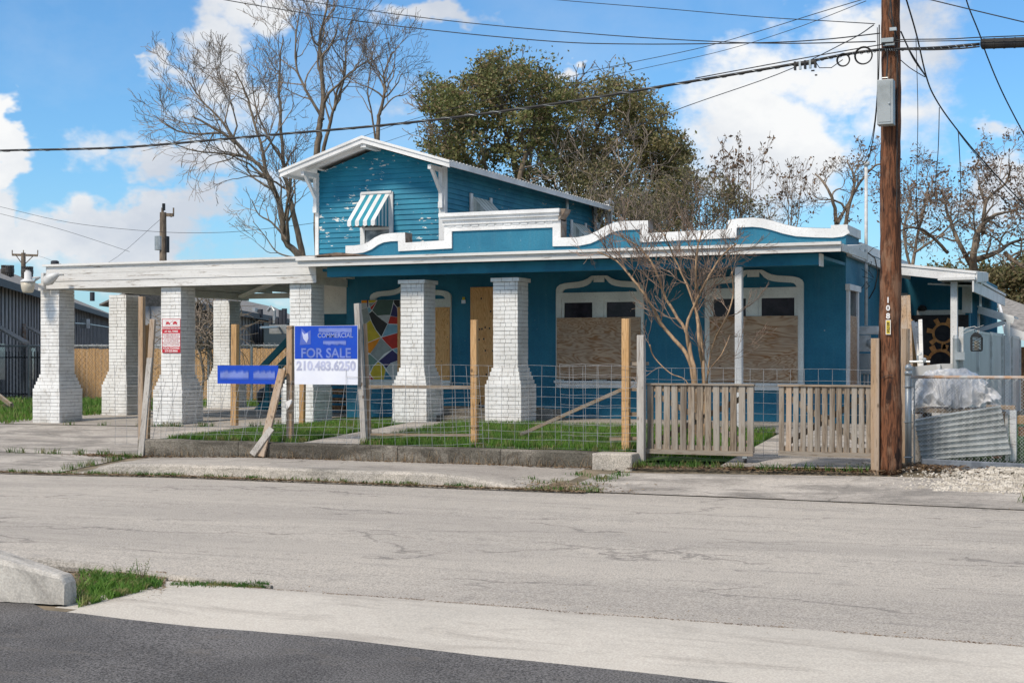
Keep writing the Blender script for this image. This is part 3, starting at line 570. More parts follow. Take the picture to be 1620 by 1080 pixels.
# barrier block, near left
def barrier():
    a = onZ(-60, 950, 0.03); b = onZ(101, 959, 0.03); d = (b - a); d.z = 0; L = d.length; d.normalize(); nrm = Vector((-d.y, d.x, 0)); 
    if nrm.y < 0: nrm = -nrm
    mb = MB(); n = 40; k = 9; vs = []
    for i in range(n):
        t = i / (n - 1); p = a + d * (L * t); e = 1 - max(0, (t - .96) / .04) * .25; h = (.300 - .150 * t) * e; j = .004 * mnoise.noise((t * 12, 0, 0)) + .0015 * mnoise.noise((t * 60, 0, 4))
        wk = 1 - .5 * t
        for (u, z) in ((-.00 + j, -.02), (.003 + j, h * .4), (.006 - j, h * .88), (.018, h * .96), (.032, h), (.24 * wk, h * 1.0), (.26 * wk, h * .96), (.275 * wk, h * .6), (.28 * wk, -.05)): vs.append(p + nrm * u + Vector((0, 0, z + .03 + j)))
    mb.add(vs, [(i * k + q, (i + 1) * k + q, (i + 1) * k + q + 1, i * k + q + 1) for i in range(n - 1) for q in range(k - 1)] + [tuple(range(k))[::-1], tuple(range((n - 1) * k, n * k))])
    tag(mb.build('concrete_barrier', M['barrier']), 'chipped concrete kerb barrier at the edge of the dark asphalt', 'barrier')
    # soil strip, weeds and the kerb behind it
    s = MB(); q = [onZ(-200, 905, .02), onZ(95, 905, .02), onZ(262, 922, .02), onZ(262, 930, .02), onZ(165, 957, .02), onZ(76, 974, .02), onZ(-200, 945, .02)]
    s.add([p + Vector((0, 0, .006)) for p in q], [tuple(range(7))]); struct(s.build('verge', M['ground']))
    kb = MB(); c0 = onZ(-200, 893, .0); c1 = onZ(80, 899, .0); c2 = onZ(150, 904, 0); c3 = onZ(262, 918, 0); c4 = onZ(430, 932, 0)
    kb.tube([Vector((p.x, p.y, z)) for p, z in ((c0, .03), (c1, .03), (c2, .025), (c3, .015), (c4, .01))], [.05, .05, .045, .035, .02], 8); struct(kb.build('kerb', M['kerb']))
    pts = []
    for _ in range(9000):
        px = random.triangular(118, 258, 150); tt = (px - 118) / 140; top = 905 + 18 * tt; bot = 962 - 34 * tt
        py = random.uniform(top, bot)
        if mnoise.noise((px * .07, py * .12, 1)) < -.02 and random.random() < .9: continue
        p = onZ(px, py, .03); pts.append(tuple(p))
    blades('verge_grass', pts[:3000], .02, .075, .005, M['grass'], 1.4)
    blades('verge_weeds', [tuple(onZ(random.uniform(270, 425), 928 + random.gauss(0, 2.0), .01)) for _ in range(1100)], .015, .045, .004, M['weed'], 1.0)
    struct(flakes('verge_litter', [tuple(onZ(random.uniform(100, 262), random.uniform(903, 950), .03)) for _ in range(4500)], .005, .020, M['dead']), 'stuff')
    for i, (px, py, h, lab) in enumerate([(645, 0, 0, ''),]): pass
    def weed(px, py, h, lab, n):
        b = onZ(px, py, .03); w = MB(); lf = MB()
        for _ in range(n):
            a = random.uniform(0, 6.28); r = random.uniform(.01, .05); L = h * random.uniform(.6, 1); e = b + Vector((math.cos(a) * r * 2.4, math.sin(a) * r * 2.4, L)); m_ = (b + e) / 2 + Vector((math.cos(a) * .006, 0, 0))
            w.tube([b + Vector((math.cos(a) * r * .4, math.sin(a) * r * .4, 0)), m_, e], [.0018, .0014, .0008], 4)
            for k in range(9):
                t = random.uniform(.25, 1); p = b.lerp(e, t); c = random.uniform(0, 6.28); q = p + Vector((math.cos(c), math.sin(c), .5)) * random.uniform(.01, .022)
                lf.add([p, (p + q) / 2 + Vector((.004, 0, .002)), q, (p + q) / 2 - Vector((.004, 0, 0))], [(0, 1, 2, 3)])
        o = w.build('tall_weed', M['weed']); lf.build('leaves', M['weed'], o); tag(o, lab, 'weed')
    weed(197, 925, .17, 'thin seeding weed in the middle of the green verge patch', 10); weed(223, 922, .16, 'thin seeding weed at the right of the green verge patch', 9); weed(119, 945, .20, 'tall grassy weed right beside the end of the concrete barrier', 6)
    # broadleaf weed at the barrier foot
    b = onZ(33, 946, .03); lf = MB()
    for i in range(15):
        a = i * 2.4; L = random.uniform(.035, .075); d_ = Vector((math.cos(a), math.sin(a), .55 + .4 * random.random())).normalized(); s_ = d_.cross(Vector((0, 0, 1))).normalized() * L * .2; p = b + Vector((0, 0, .004 * i))
        lf.add([p, p + d_ * L * .5 + s_, p + d_ * L, p + d_ * L * .5 - s_], [(0, 1, 2, 3)])
    tag(lf.build('broadleaf_weed', M['grass']), 'small broad leaved weed growing at the foot of the concrete barrier', 'weed')
M['barrier'] = mat_concrete('weathered barrier concrete', (.54, .50, .44), (.40, .375, .335), (.20, .185, .165), crack=False, fine=70, dark=.5)
barrier()

# ================================================================== BRICK COLUMNS
CH = .0682
def brick_column(mb, mo, cx, cy, zb, zt, w=.45, base=.66, nb=10, nstep=4, cap=True, missing=0):
    n = int(round((zt - zb) / CH)); ch = (zt - zb) / n
    for i in range(n):
        z0 = zb + i * ch
        if i < nb: ww = base
        elif i < nb + nstep: ww = base - (base - w) * (i - nb + 1) / (nstep + 1)
        else: ww = w
        if cap and i == n - 1: ww = w + .07
        g = .007; h = ww / 2; mo.box(cx - h + .016, cx + h - .016, cy - h + .016, cy + h - .016, z0 - .002, z0 + ch + .002)
        for side in range(4):
            L = ww; u = -L / 2; first = (i + side) % 2
            cuts = []
            if first: seq = [.205, .205, .205, .205]
            else: seq = [.205 if (i % 4) else .13, .10, .10, .205, .205]
            if L > .5 and not first: seq = [.13, .205, .10, .205, .205]
            while u < L / 2 - .012:
                l = min(seq.pop(0) if seq else .2, L / 2 - u)
                if L / 2 - (u + l) < .035: l = L / 2 - u
                a, b = u + g / 2, u + l - g / 2; jz = random.uniform(-.0016, .0016); o = h + random.uniform(-.002, .003)
                zz0, zz1 = z0 + g / 2 + jz, z0 + ch - g / 2 + jz
                if side == 0: mb.box(cx + a, cx + b, cy - o, cy - h + .04, zz0, zz1)
                elif side == 1: mb.box(cx + h - .04, cx + o, cy + a, cy + b, zz0, zz1)
                elif side == 2: mb.box(cx + a, cx + b, cy + h - .04, cy + o, zz0, zz1)
                else: mb.box(cx - o, cx - h + .04, cy + a, cy + b, zz0, zz1)
                u += l
def column(parent, name, cx, cy, zb, zt, **k):
    mb, mo = MB(), MB(); brick_column(mb, mo, cx, cy, zb, zt, **k)
    o = mb.build(name, M['brick'], parent); mo.build('mortar', M['mortar'], o); return o

# ================================================================== CARPORT
cp = thing('carport', (-16.5, 22, .3), 'flat roofed carport of white boards on flared white brick columns', 'carport')
for (cx, cy, zb, b) in ((xY(64, 22.02) + .225, 22.25, .29, 10), (xY(254.5, 22.02) + .225, 22.25, .30, 10), (xY(458, 22.02) + .225, 22.25, .36, 10), (xY(171, 24.5) + .225, 24.75, .33, 10), (xY(338.5, 28.1) + .225, 28.3, .36, 10)):
    column(cp, 'column', cx, cy, zb - .02, 2.88, cap=False)
def fascia(mb, x0, x1, y, z0, n, h, lean=0):
    for i in range(n): mb.box(x0 + (.006 * i), x1, y - .012 * (i % 2), y + .03, z0 + i * h + .003, z0 + (i + 1) * h - .002)
FX = xY(73, 21.93); mb = MB(); fascia(mb, FX, -13.28, 21.93, 2.885, 3, .145); mb.box(FX - .06, -13.28, 21.88, 21.96, 3.322, 3.362); 
mb.build('fascia', M['white_old'], cp)
mb = MB(); mb.box(FX - .04, FX - .002, 21.97, 28.9, 2.9, 3.33); mb.box(FX - .17, FX - .041, 21.9, 22.55, 2.86, 3.0); mb.box(FX - .10, FX - .041, 21.9, 22.3, 3.001, 3.2); mb.build('side_fascia', M['white_old'], cp)
mb = MB(); mb.box(FX, -13.3, 21.97, 28.9, 3.20, 3.315); mb.build('roof', M['white_old'], cp)
mb = MB()
for x in np.arange(-19.3, -13.5, .62): mb.box(x, x + .045, 21.98, 28.8, 3.06, 3.198)
mb.bar((-19.3, 22.6, 2.98), (-19.3, 28.6, 2.98), .14, .14); mb.bar((-13.9, 22.6, 2.98), (-13.9, 28.6, 2.98), .14, .14); mb.bar((-19.3, 28.45, 2.99), (-13.6, 28.45, 2.99), .12, .16); mb.bar((-19.2, 28.3, 2.97), (-14.3, 22.5, 3.02), .05, .12)
mb.build('beam', M['cream'], cp)
mb = MB(); mb.box(-13.55, -13.0, 21.9, 22.6, 3.362, 3.372); mb.prism([(-13.45, 22.0, 3.37), (-12.9, 22.0, 3.42), (-12.3, 22.0, 3.36), (-13.45, 22.0, 3.36)], (0, .7, 0)); mb.build('flashing', M['rustflash'] if 'rustflash' in M else M['bbq'], cp)

# ================================================================== THE BLUE HOUSE
YW = 24.0
hs = thing('house', (-9, 24, .45), 'boarded up blue stucco house with a curved white parapet and raised upper storey', 'house')
XL, XR = xY(548, YW), xY(1338, YW)
prof_px = [(547, 389), (562, 388.5), (574, 387), (584, 383), (594, 376), (605, 371), (618, 369), (642, 368), (642.5, 384), (704, 380.5), (704, 339.5), (888, 332), (888, 376), (915, 375.5), (932, 372), (947, 365), (960, 357), (974, 352), (990, 350), (1026, 349), (1026.5, 369), (1152, 362.5), (1152.5, 349), (1166, 346), (1192, 344.5), (1208, 346), (1225, 350), (1243, 355.5), (1262, 359.5), (1290, 361), (1318, 361.5), (1330, 360), (1338, 355.5)]
PROF = [(onY(px, py, YW).x, onY(px, py, YW).z) for px, py in prof_px]
PROF[0] = (XL, PROF[0][1]); PROF[-1] = (XR, PROF[-1][1])
mb = MB(); poly = [(XL, .35), (XR, .35)] + [(x, z - .02) for x, z in PROF[::-1]]
mb.prism([(x, YW, z) for x, z in poly], (0, .22, 0)); wall = mb.build('front_wall', M['stucco'], hs)
def offs(P, d):
    out = []
    for i, p in enumerate(P):
        a = Vector(P[i]) - Vector(P[i - 1]) if i > 0 else None; b = Vector(P[i + 1]) - Vector(p) if i < len(P) - 1 else None
        na = Vector((a.y, -a.x)).normalized() if a else None; nb = Vector((b.y, -b.x)).normalized() if b else None
        if na is None: n = nb; k = 1
        elif nb is None: n = na; k = 1
        else:
            n = (na + nb); n = n.normalized() if n.length > .1 else na; k = 1 / max(.5, n.dot(na))
        out.append((p[0] + n.x * d * k, p[1] + n.y * d * k))
    return out
IN = offs(PROF, .155)
mb = MB(); rest = MB()
for i in range(len(PROF) - 1):
    if i == 11: mb, rest = rest, mb
    (a, b), (c, d) = (PROF[i], PROF[i + 1]), (IN[i + 1], IN[i])
    if 10 <= i <= 10: continue
    e = 1e-4 if i % 2 else 0
    mb.prism([(a[0], YW - .035, a[1]), (b[0], YW - .035, b[1]), (c[0], YW - .035, c[1]), (d[0], YW - .035, d[1])], (0, .03, 0))
mb.build('parapet_trim', M['white_clean'], hs); rest.build('parapet_trim', M['white_clean'], hs)
# coping on top (weathered brown edge), cornice of the raised middle
mb = MB(); rest = MB()
for i in range(len(PROF) - 1):
    if i == 11: mb, rest = rest, mb
    if i == 10: continue
    (x0, z0), (x1, z1) = PROF[i], PROF[i + 1]
    mb.add([(x0, YW - .03, z0 + .004), (x1, YW - .03, z1 + .004), (x1, YW + .26, z1 + .004), (x0, YW + .26, z0 + .004)], [(0, 1, 2, 3)])
mb.build('coping', M['coping'], hs); rest.build('coping', M['coping'], hs)
xa, xb = PROF[10][0], PROF[11][0]; zt = (PROF[10][1] + PROF[11][1]) / 2
mb = MB(); mb.box(xa - .06, xb + .02, YW - .16, YW + .25, zt - .055, zt + .012); mb.box(xa - .04, xb + .00, YW - .12, YW + .24, zt - .115, zt - .057); mb.box(xa - .02, xb - .01, YW - .07, YW + .2, zt - .20, zt - .117); mb.box(xa + .005, xb - .02, YW - .037, YW + .2, zt - .315, zt - .202)
for i in range(13):
    x = xa + .08 + i * (xb - xa - .2) / 13
    mb.box(x, x + .13, YW - .050, YW - .036, zt - .235 - .008 * (i % 2), zt - .2025)
mb.build('cornice', M['white_clean'], hs)
mb = MB(); mb.prism([(xb - .02, YW - .1, zt - .2), (xb + .09, YW - .1, zt - .06), (xb + .12, YW - .1, zt + .005), (xb - .02, YW - .1, zt + .01)], (0, .28, 0)); mb.box(xb - .03, xb + .012, YW - .02, YW + .22, PROF[12][1], zt - .2); mb.build('broken_end', M['coping'] if 'coping' in M else M['bbq'], hs)
# side wall on the right, with its lower stepped parapet
mb = MB(); mb.box(XR - .20, XR, YW + .221, 25.25, .35, PROF[-1][1] - .02); mb.box(XR - .2, XR, 25.251, 31, .35, PROF[-1][1] - .20); mb.build('side_wall', M['stucco'], hs)
mb = MB(); mb.box(XR - .24, XR + .035, YW - .036, 25.25, PROF[-1][1] - .15, PROF[-1][1] + .0); mb.box(XR - .24, XR + .033, 25.251, 31, PROF[-1][1] - .35, PROF[-1][1] - .20)
mb.build('side_trim', M['white_clean'], hs)
mb = MB(); mb.box(XL, XR - .2, YW + .221, 31, 3.3, 3.4); mb.build('roof', M['shingle'], hs)
mb = MB(); mb.box(XL, XL + .2, YW + .221, 31, .35, 3.3); mb.box(XL + .201, XR - .2, 30.8, 31, .35, 3.3); mb.build('rear_wall', M['stucco'], hs)
# porch roof: sloping deck, gutter fascia, blue beam
YG = 21.62; gx0, gx1 = xY(473, YG), xY(1331, YG); zg = zY(900, 397, YG); 
mb = MB(); mb.prism([(gx0, YG, zg - .05), (gx0, YW - .04, zg + .14), (gx0, YW - .04, zg + .06), (gx0, YG, zg - .13)], (gx1 - gx0, 0, 0)); mb.build('porch_roof', M['white_old'], hs)
mb = MB(); mb.box(gx0, gx1, YG - .05, YG - .003, zg - .135, zg - .035); mb.box(gx0 - .01, gx1 + .01, YG - .10, YG - .004, zg - .033, zg + .012); mb.build('gutter', M['white_old'], hs)
mb = MB(); mb.box(gx1 + .003, gx1 + .03, YG, YW - .3, zg - .13, zg - .02); mb.build('gutter_end', M['white_old'], hs)
xbm = xY(1297, 21.9)
mb = MB(); mb.box(-13.0, xbm, 21.84, 22.02, zg - .31, zg - .137); mb.build('porch_beam', M['blue_beam'], hs)
mb = MB(); mb.box(xbm + .002, xbm + .03, 21.82, 22.04, zg - .33, zg - .14); mb.build('beam_cap', M['white_clean'], hs)
mb = MB(); mb.box(-13.2, xbm, 22.021, YW - .001, zg - .20, zg - .15); mb.build('porch_ceiling', M['blue_beam'], hs)
for cx, zb in ((xY(633.5, 22.02) + .225, .44), (xY(780, 22.02) + .225, .45)): column(hs, 'column', cx, 22.25, zb - .02, 2.905)
px_ = xY(1169, 21.9); mb = MB(); mb.box(px_ - .055, px_ + .055, 21.85, 21.96, .42, zg - .31); bev(mb.build('porch_post', M['white_clean'], hs), .006)
mb = MB(); mb.box(-11.9, -9.75, 22.55, YW - .002, .40, .66); mb.box(-11.6, -9.9, 22.3, 22.549, .40, .56); bev(mb.build('porch_step', M['wallc'], hs), .012)
mb = MB(); mb.box(xY(850, 23.2), xY(878, 23.2), 23.1, 23.5, .44, .66); o = bev(mb.build('concrete_block', M['kerb']), .015); tag(o, 'loose concrete block lying beside the right hand porch column', 'concrete block')
# flaking paint line where the porch roof meets the parapet wall
mb = MB()
for i in range(60):
    x = XL + .2 + random.random() * (XR - XL - .6); l = random.uniform(.02, .35); z = zg + .155 + random.gauss(0, .012); mb.box(x, x + l, YW - .006, YW - .001, z, z + random.uniform(.006, .02))
mb.build('flaking_paint', M['cream'], hs)

def ogee(mb, cx, w, zh, rise, y, th=.05, band=.115):
    """the curved hood moulding over each front window"""
    O = [(-.5, 0), (-.5, .20), (-.487, .37), (-.455, .50), (-.40, .585), (-.32, .625), (-.24, .66), (-.18, .73), (-.135, .84), (-.10, .96), (-.085, 1.0), (0, 1.0)]
    I = [(-.5 + band / w, 0), (-.42, .13), (-.405, .20), (-.37, .25), (-.31, .27), (-.25, .295), (-.19, .345), (-.145, .43), (-.11, .56), (-.085, .72), (-.062, .86), (0, .86)]
    for s in (1, -1):
        for i in range(len(O) - 1):
            q = [O[i], O[i + 1], I[i + 1], I[i]]; P = [(cx + s * a * w, y - th, zh + b * rise) for a, b in q]
            if s < 0: P = P[::-1]
            mb.prism(P, (0, th - .002, 0))
    mb.box(cx - .06 * w, cx + .06 * w, y - th - .02, y - th - .001, zh + rise * .60, zh + rise * 1.0)
def front_window(pxl, pxr, pyh, pys, pys2, pypk, panes, ply, label_ply=None):
    x0, x1 = xY(pxl, YW - .05), xY(pxr, YW - .05); pm = (pxl + pxr) / 2; cx = (x0 + x1) / 2; w = x1 - x0
    zh = zY(pm, pyh, YW - .05); zs = zY(pm, pys, YW - .05); zs2 = zY(pm, pys2, YW - .05); zp = zY(pm, pypk, YW - .05)
    f = MB(); j = .105; zf = zh - .12
    f.box(x0, x0 + j, YW - .052, YW - .002, zs, zh); f.box(x1 - j, x1, YW - .052, YW - .002, zs, zh); f.box(x0 + j, x1 - j, YW - .05, YW - .002, zf, zh - .001)
    f.box(cx - .085, cx + .085, YW - .046, YW - .002, zs, zf)
    ogee(f, cx, w, zh + .001, zp - zh, YW)
    win = f.build('window', M['cream'], hs)
    s = MB(); s.box(x0 - .02, x1 + .02, YW - .11, YW - .0535, zs - .045, zs + .0); s.box(x0 + .01, x1 - .01, YW - .07, YW - .002, zs2, zs - .046); s.build('sill', M['white_clean'], win)
    for (a, b) in ((x0 + j, cx - .085), (cx + .085, x1 - j)):
        fr = MB(); t = .05
        fr.box(a + .002, a + t, YW - .036, YW - .003, zs, zf - .002); fr.box(b - t, b - .002, YW - .036, YW - .003, zs, zf - .002); fr.box(a + t, b - t, YW - .034, YW - .003, zf - t - .01, zf - .002); fr.build('sash', M['cream'], win)
        g = MB(); g.box(a + t, b - t, YW - .014, YW - .004, zs, zf - t - .01); g.build('pane', M['glass'], win)
    for (pa, pb, pt, pb2, mt) in ply:
        xa_, xb_ = xY(pa, YW - .06), xY(pb, YW - .06); p = MB(); p.box(xa_, xb_, YW - .075, YW - .0545, zY((pa + pb) / 2, pb2, YW - .06), zY((pa + pb) / 2, pt, YW - .06)); ps = p.build('plywood_sheet', mt, win); p = MB(); za_, zb2 = zY((pa + pb) / 2, pt, YW - .06), zY((pa + pb) / 2, pb2, YW - .06)
        for k in range(6):
            for xx in (xa_ + .04, xb_ - .04): p.box(xx - .006, xx + .006, YW - .0768, YW - .0752, zb2 + .06 + k * (za_ - zb2 - .12) / 5 - .006, zb2 + .06 + k * (za_ - zb2 - .12) / 5 + .006)
        p.build('screws', M['black'], ps)
    return win
front_window(585, 713, 473.5, 601, 613, 451, None, [(669, 711.5, 486, 601, M['ply_new'])])
front_window(879.5, 1018, 462, 602, 613, 436, None, [(881, 1013.5, 502, 600, M['ply_old'])])
front_window(1115, 1271, 455, 605.5, 617, 427, None, [(1123, 1262, 500, 605, M['ply_old'])])
p = MB(); p.box(xY(745.5, YW), xY(795, YW), YW - .04, YW - .004, zY(770, 640, YW), zY(770, 454, YW)); door = p.build('boarded_door', M['ply_new'], hs)
p = MB()
for zx, zy_ in ((265, 182), (253, 392), (270, 390), (292, 380), (322, 386), (250, 462), (282, 458), (294, 538), (345, 538), (262, 888), (255, 900), (330, 270), (240, 600), (300, 700)):
    c = onY(700 + zx / 4.32, 430 + zy_ / 4.32, YW - .041); p.box(c.x - .014, c.x + .014, YW - .0425, YW - .0405, c.z - .016, c.z + .016)
p.build('knots', M['black'], door)
# mural board
mur = MB(); MY = YW - .12
def mp(x, y): q = onY(530 + x / 5.684, 430 + y / 5.684, MY); return q
mur.prism([mp(*p) for p in ((236, 256), (584, 250), (584, 968), (303, 970), (285, 860), (262, 560), (236, 420))][::-1], (0, .022, 0)); 
mural = mur.build('mural_board', M['paper'], hs)
colr = dict(o=(.80, .26, .01), w=(.50, .50, .48), g=(.30, .32, .30), y=(.58, .42, .03), n=(.045, .035, .12), r=(.52, .035, .02), b=(.22, .40, .50), G=(.075, .12, .095), k=(.035, .032, .03), t=(.05, .19, .28), l=(.16, .25, .21))
PP = [('o', (237, 258, 285, 254, 289, 279, 240, 281)), ('w', (240, 284, 287, 282, 289, 319, 241, 333)), ('g', (241, 336, 289, 322, 300, 360, 318, 430, 258, 478)), ('y', (302, 254, 372, 254, 360, 273, 302, 280)), ('g', (302, 283, 359, 276, 316, 316)), ('n', (287, 254, 299, 254, 300, 316, 291, 318)),
      ('r', (381, 256, 331, 343, 317, 320, 360, 280)), ('b', (292, 323, 314, 320, 329, 346, 304, 372)), ('G', (385, 254, 527, 252, 510, 330, 496, 388, 440, 388, 382, 394, 336, 346)), ('k', (335, 352, 379, 397, 472, 467, 417, 582, 370, 520, 332, 450, 305, 376)), ('w', (384, 397, 440, 390, 495, 396, 474, 463, 420, 430)),
      ('n', (527, 285, 558, 325, 562, 407, 499, 394, 514, 335)), ('k', (530, 253, 582, 252, 582, 313, 560, 318, 529, 278)), ('r', (498, 398, 583, 411, 583, 470, 477, 465)), ('b', (476, 470, 583, 478, 583, 540, 424, 583)), ('r', (418, 590, 583, 543, 583, 675, 515, 693, 460, 638)), ('y', (259, 482, 318, 433, 364, 520, 410, 586, 272, 643)),
      ('o', (273, 648, 410, 592, 370, 660, 316, 732, 276, 713)), ('g', (413, 594, 458, 640, 513, 697, 440, 738, 387, 798, 318, 735)), ('b', (521, 698, 583, 677, 583, 737, 560, 733)), ('n', (515, 702, 558, 736, 583, 742, 583, 790, 500, 818, 460, 868, 430, 828, 394, 802)), ('l', (286, 757, 312, 738, 383, 800, 338, 850, 309, 913, 291, 900)),
      ('y', (388, 810, 430, 837, 453, 880, 439, 966, 352, 966, 317, 915, 345, 852)), ('w', (462, 872, 500, 824, 583, 794, 583, 966, 514, 966)), ('t', (456, 887, 510, 952, 511, 966, 441, 966)), ('r', (301, 926, 319, 932, 349, 967, 304, 967))]
ck = sorted(colr); pm_ = [simple('mural paint ' + {'o': 'orange', 'w': 'white', 'g': 'grey', 'y': 'mustard', 'n': 'navy', 'r': 'red', 'b': 'light blue', 'G': 'green', 'k': 'black', 't': 'teal', 'l': 'sage'}[k], colr[k], tuple(q * .85 for q in colr[k]), 8, .6, .1) for k in ck]
mb = MB()
for k, q in PP:
    pts = [mp(q[i], q[i + 1]) for i in range(0, len(q), 2)]; pts = pts[::-1]; mb.prism([(p.x, p.y - .003, p.z) for p in pts], (0, .002, 0), ck.index(k))
mb.build('painted_shapes', pm_, mural)
p = MB(); p.box(xY(629.5, YW - .2), xY(633.5, YW - .2), YW - .22, YW - .14, zY(631, 590, YW - .2), zY(631, 486, YW - .2)); p.build('plywood_edge', M['ply_new'], hs)
# small wall light bracket with sticker beside the door
p = MB(); p.box(xY(731, YW), xY(737, YW), YW - .03, YW - .002, zY(734, 480, YW), zY(734, 474.5, YW), 0); p.box(xY(732.5, YW), xY(736, YW), YW - .028, YW - .004, zY(734, 474.3, YW), zY(734, 470, YW), 1); p.build('wall_plaque', [M['sign_white'], M['yellow']], hs)
# side window on the right wall
def at_side(px, py): return onX(px, py, XR + .02)
a, b = at_side(1340.5, 470), at_side(1356.5, 470); zt_, zb_ = at_side(1341, 459).z, at_side(1348, 608).z
f = MB(); f.box(XR, XR + .05, a.y, a.y + .11, zb_, zt_); f.box(XR, XR + .05, b.y - .11, b.y, zb_, zt_); f.box(XR, XR + .075, a.y - .06, b.y + .06, zt_ + .001, zt_ + .10); f.box(XR, XR + .08, a.y - .04, b.y + .04, zb_ - .08, zb_ - .001)
win = f.build('side_window', M['white_clean'], hs); g = MB(); g.box(XR + .004, XR + .012, a.y + .111, b.y - .111, zb_, zt_); g.build('pane', M['glass'], win)
g = MB(); g.box(XR + .014, XR + .03, a.y + .112, b.y - .112, zb_, at_side(1350, 500).z); g.build('plywood_strip', M['ply_old'], win)
# old beam end, conduit, meter
p = MB(); ya = at_side(1340, 400).y; p.bar((XR + .06, ya, zY(1340, 398, ya)), (XR + .06, 29, zY(1340, 398, ya) - .06), .15, .09); p.build('wall_timber', M['white_old'], hs)
cy = at_side(1361, 450).y; cxx = XR + .12; cz = lambda py: onY(1361, py, cy).z
p = MB(); p.tube([(cxx, cy, cz(515)), (cxx, cy, cz(262))], .029, 10); p.tube([(cxx, cy, cz(262)), (cxx, cy, cz(257))], [.06, .055], 10); mast = p.build('service_mast', M['meter'], hs, True)
p = MB(); q = onY(1358, 525, cy); p.box(q.x - .05, q.x + .34, cy - .1, cy + .1, cz(529), cz(516)); r = bev(p.build('meter_box', M['meter'], hs), .01)
p = MB(); p.box(q.x - .04, q.x + .20, cy - .08, cy + .09, cz(556), cz(530))
p.build('meter_socket', M['meter'], r)
p = MB(); c = Vector((q.x + .24, cy - .02, cz(543))); p.tube([c + Vector((-.06, 0, 0)), c + Vector((.09, -.05, 0))], .085, 16); p.build('meter_dial', M['meter'], r, True)
p = MB(); p.box(q.x - .02, q.x + .2, cy - .07, cy + .09, cz(592), cz(559)); bev(p.build('breaker_box', M['box_gray'], r), .008)
p = MB()
for dx in (.02, .10, .16): p.tube([(q.x + dx, cy, cz(610)), (q.x + dx, cy, cz(590))], .022, 8)
p.build('conduit', M['meter'], r)
p = MB(); w0 = Vector((cxx + .03, cy, cz(400)))
p.tube([w0, w0 + Vector((.12, 0, -.1)), w0 + Vector((.17, 0, -.35)), w0 + Vector((.12, 0, -.62)), w0 + Vector((.02, 0, -.8))], .012, 6)
for i in range(5):
    s0 = Vector((cxx + random.uniform(-.05, .1), cy - .05, cz(random.uniform(395, 480)))); p.tube([s0 + Vector((random.uniform(-.15, .25), random.uniform(-.1, .1), random.uniform(-.2, .2))) * k / 3 for k in range(4)], .006, 4)
p.build('loose_wires', M['cable'], hs)

# ---------------- upper storey
YU = 25.0; ux0, ux1 = xY(502, YU), xY(703, YU); uz0 = 3.35; XA = (xY(575, 24.4)); ZA = zY(575, 217, 24.4); SL = .305
def roofz(x): return ZA - abs(x - XA) * SL
up = MB(); k = 0; z = uz0; ex = .102
while z < ZA - .12:
    z1 = min(z + ex, ZA); zt2 = z1 + .004
    # width of this board under the roof slope
    lim = (ZA - .14 - zt2) / SL; lim0 = (ZA - .14 - z) / SL
    a0, b0 = max(ux0, XA - lim0), min(ux1, XA + lim0); a1, b1 = max(ux0, XA - lim), min(ux1, XA + lim)
    if b1 > a1: up.add([(a0, YU - .022, z), (b0, YU - .022, z), (b1, YU - .002, zt2), (a1, YU - .002, zt2), (a0, YU, z), (b0, YU, z)], [(0, 1, 2, 3), (0, 4, 5, 1)])
    z = z1
up.build('gable_siding', M['siding'], hs)
YB = onX(940, 400, ux1).y; zE = roofz(ux1) - .1
up = MB(); z = uz0
while z < zE:
    z1 = z + ex; up.add([(ux1 + .022, YU, z), (ux1 + .022, YB, z), (ux1 + .002, YB, z1 + .004), (ux1 + .002, YU, z1 + .004), (ux1, YU, z), (ux1, YB, z)], [(0, 1, 2, 3), (0, 4, 5, 1)]); z = z1
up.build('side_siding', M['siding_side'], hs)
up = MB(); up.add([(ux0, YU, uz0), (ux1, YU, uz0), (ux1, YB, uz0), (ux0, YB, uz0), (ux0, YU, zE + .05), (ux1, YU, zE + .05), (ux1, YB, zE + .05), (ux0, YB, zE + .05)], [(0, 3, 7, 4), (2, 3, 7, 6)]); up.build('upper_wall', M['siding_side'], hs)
cb = MB(); cb.box(ux0 - .03, ux0 + .05, YU - .04, YU + .05, uz0, roofz(ux0) - .14); cb.box(ux1 - .10, ux1 + .035, YU - .042, YU - .0, uz0, roofz(ux1) - .14); cb.box(ux1 + .024, ux1 + .037, YU + .0, YU + .06, uz0, zE); cb.box(ux1 + .0, ux1 + .05, YB - .08, YB + .03, uz0, zE); each(cb, 'corner_board', M['white_clean'], hs)
# roof
ov = 1.86; yf, yr = 24.38, 33.7
r1 = MB(); 
for s in (-1, 1): r1.prism([(XA, yf, ZA + .0), (XA + s * ov, yf, ZA - ov * SL), (XA + s * ov, yf, ZA - ov * SL - .04), (XA, yf, ZA - .04)][::s], (0, yr - yf, 0))
ur = r1.build('roof', M['white_clean'], hs)
r1 = MB()
for s in (-1, 1): r1.prism([(XA, yf - .03, ZA + .02), (XA + s * (ov + .02), yf - .03, ZA - ov * SL + .012), (XA + s * (ov + .02), yf - .03, ZA - ov * SL - .125), (XA, yf - .03, ZA - .12)][::s], (0, .028, 0))
for s in (-1, 1): r1.prism([(XA, yf - .055, ZA + .022), (XA + s * (ov + .03), yf - .055, ZA - ov * SL + .012), (XA + s * (ov + .03), yf - .055, ZA - ov * SL - .035), (XA, yf - .055, ZA - .03)][::s], (0, .024, 0))
for y in (YU - .3,): 
    for s in (-1, 1): r1.prism([(XA, y, ZA - .045), (XA + s * 1.5, y, ZA - 1.5 * SL - .045), (XA + s * 1.5, y, ZA - 1.5 * SL - .10), (XA, y, ZA - .13)][::s], (0, .04, 0))
r1.box(XA - .06, XA + .06, yf + .01, YU, ZA - .20, ZA - .05)
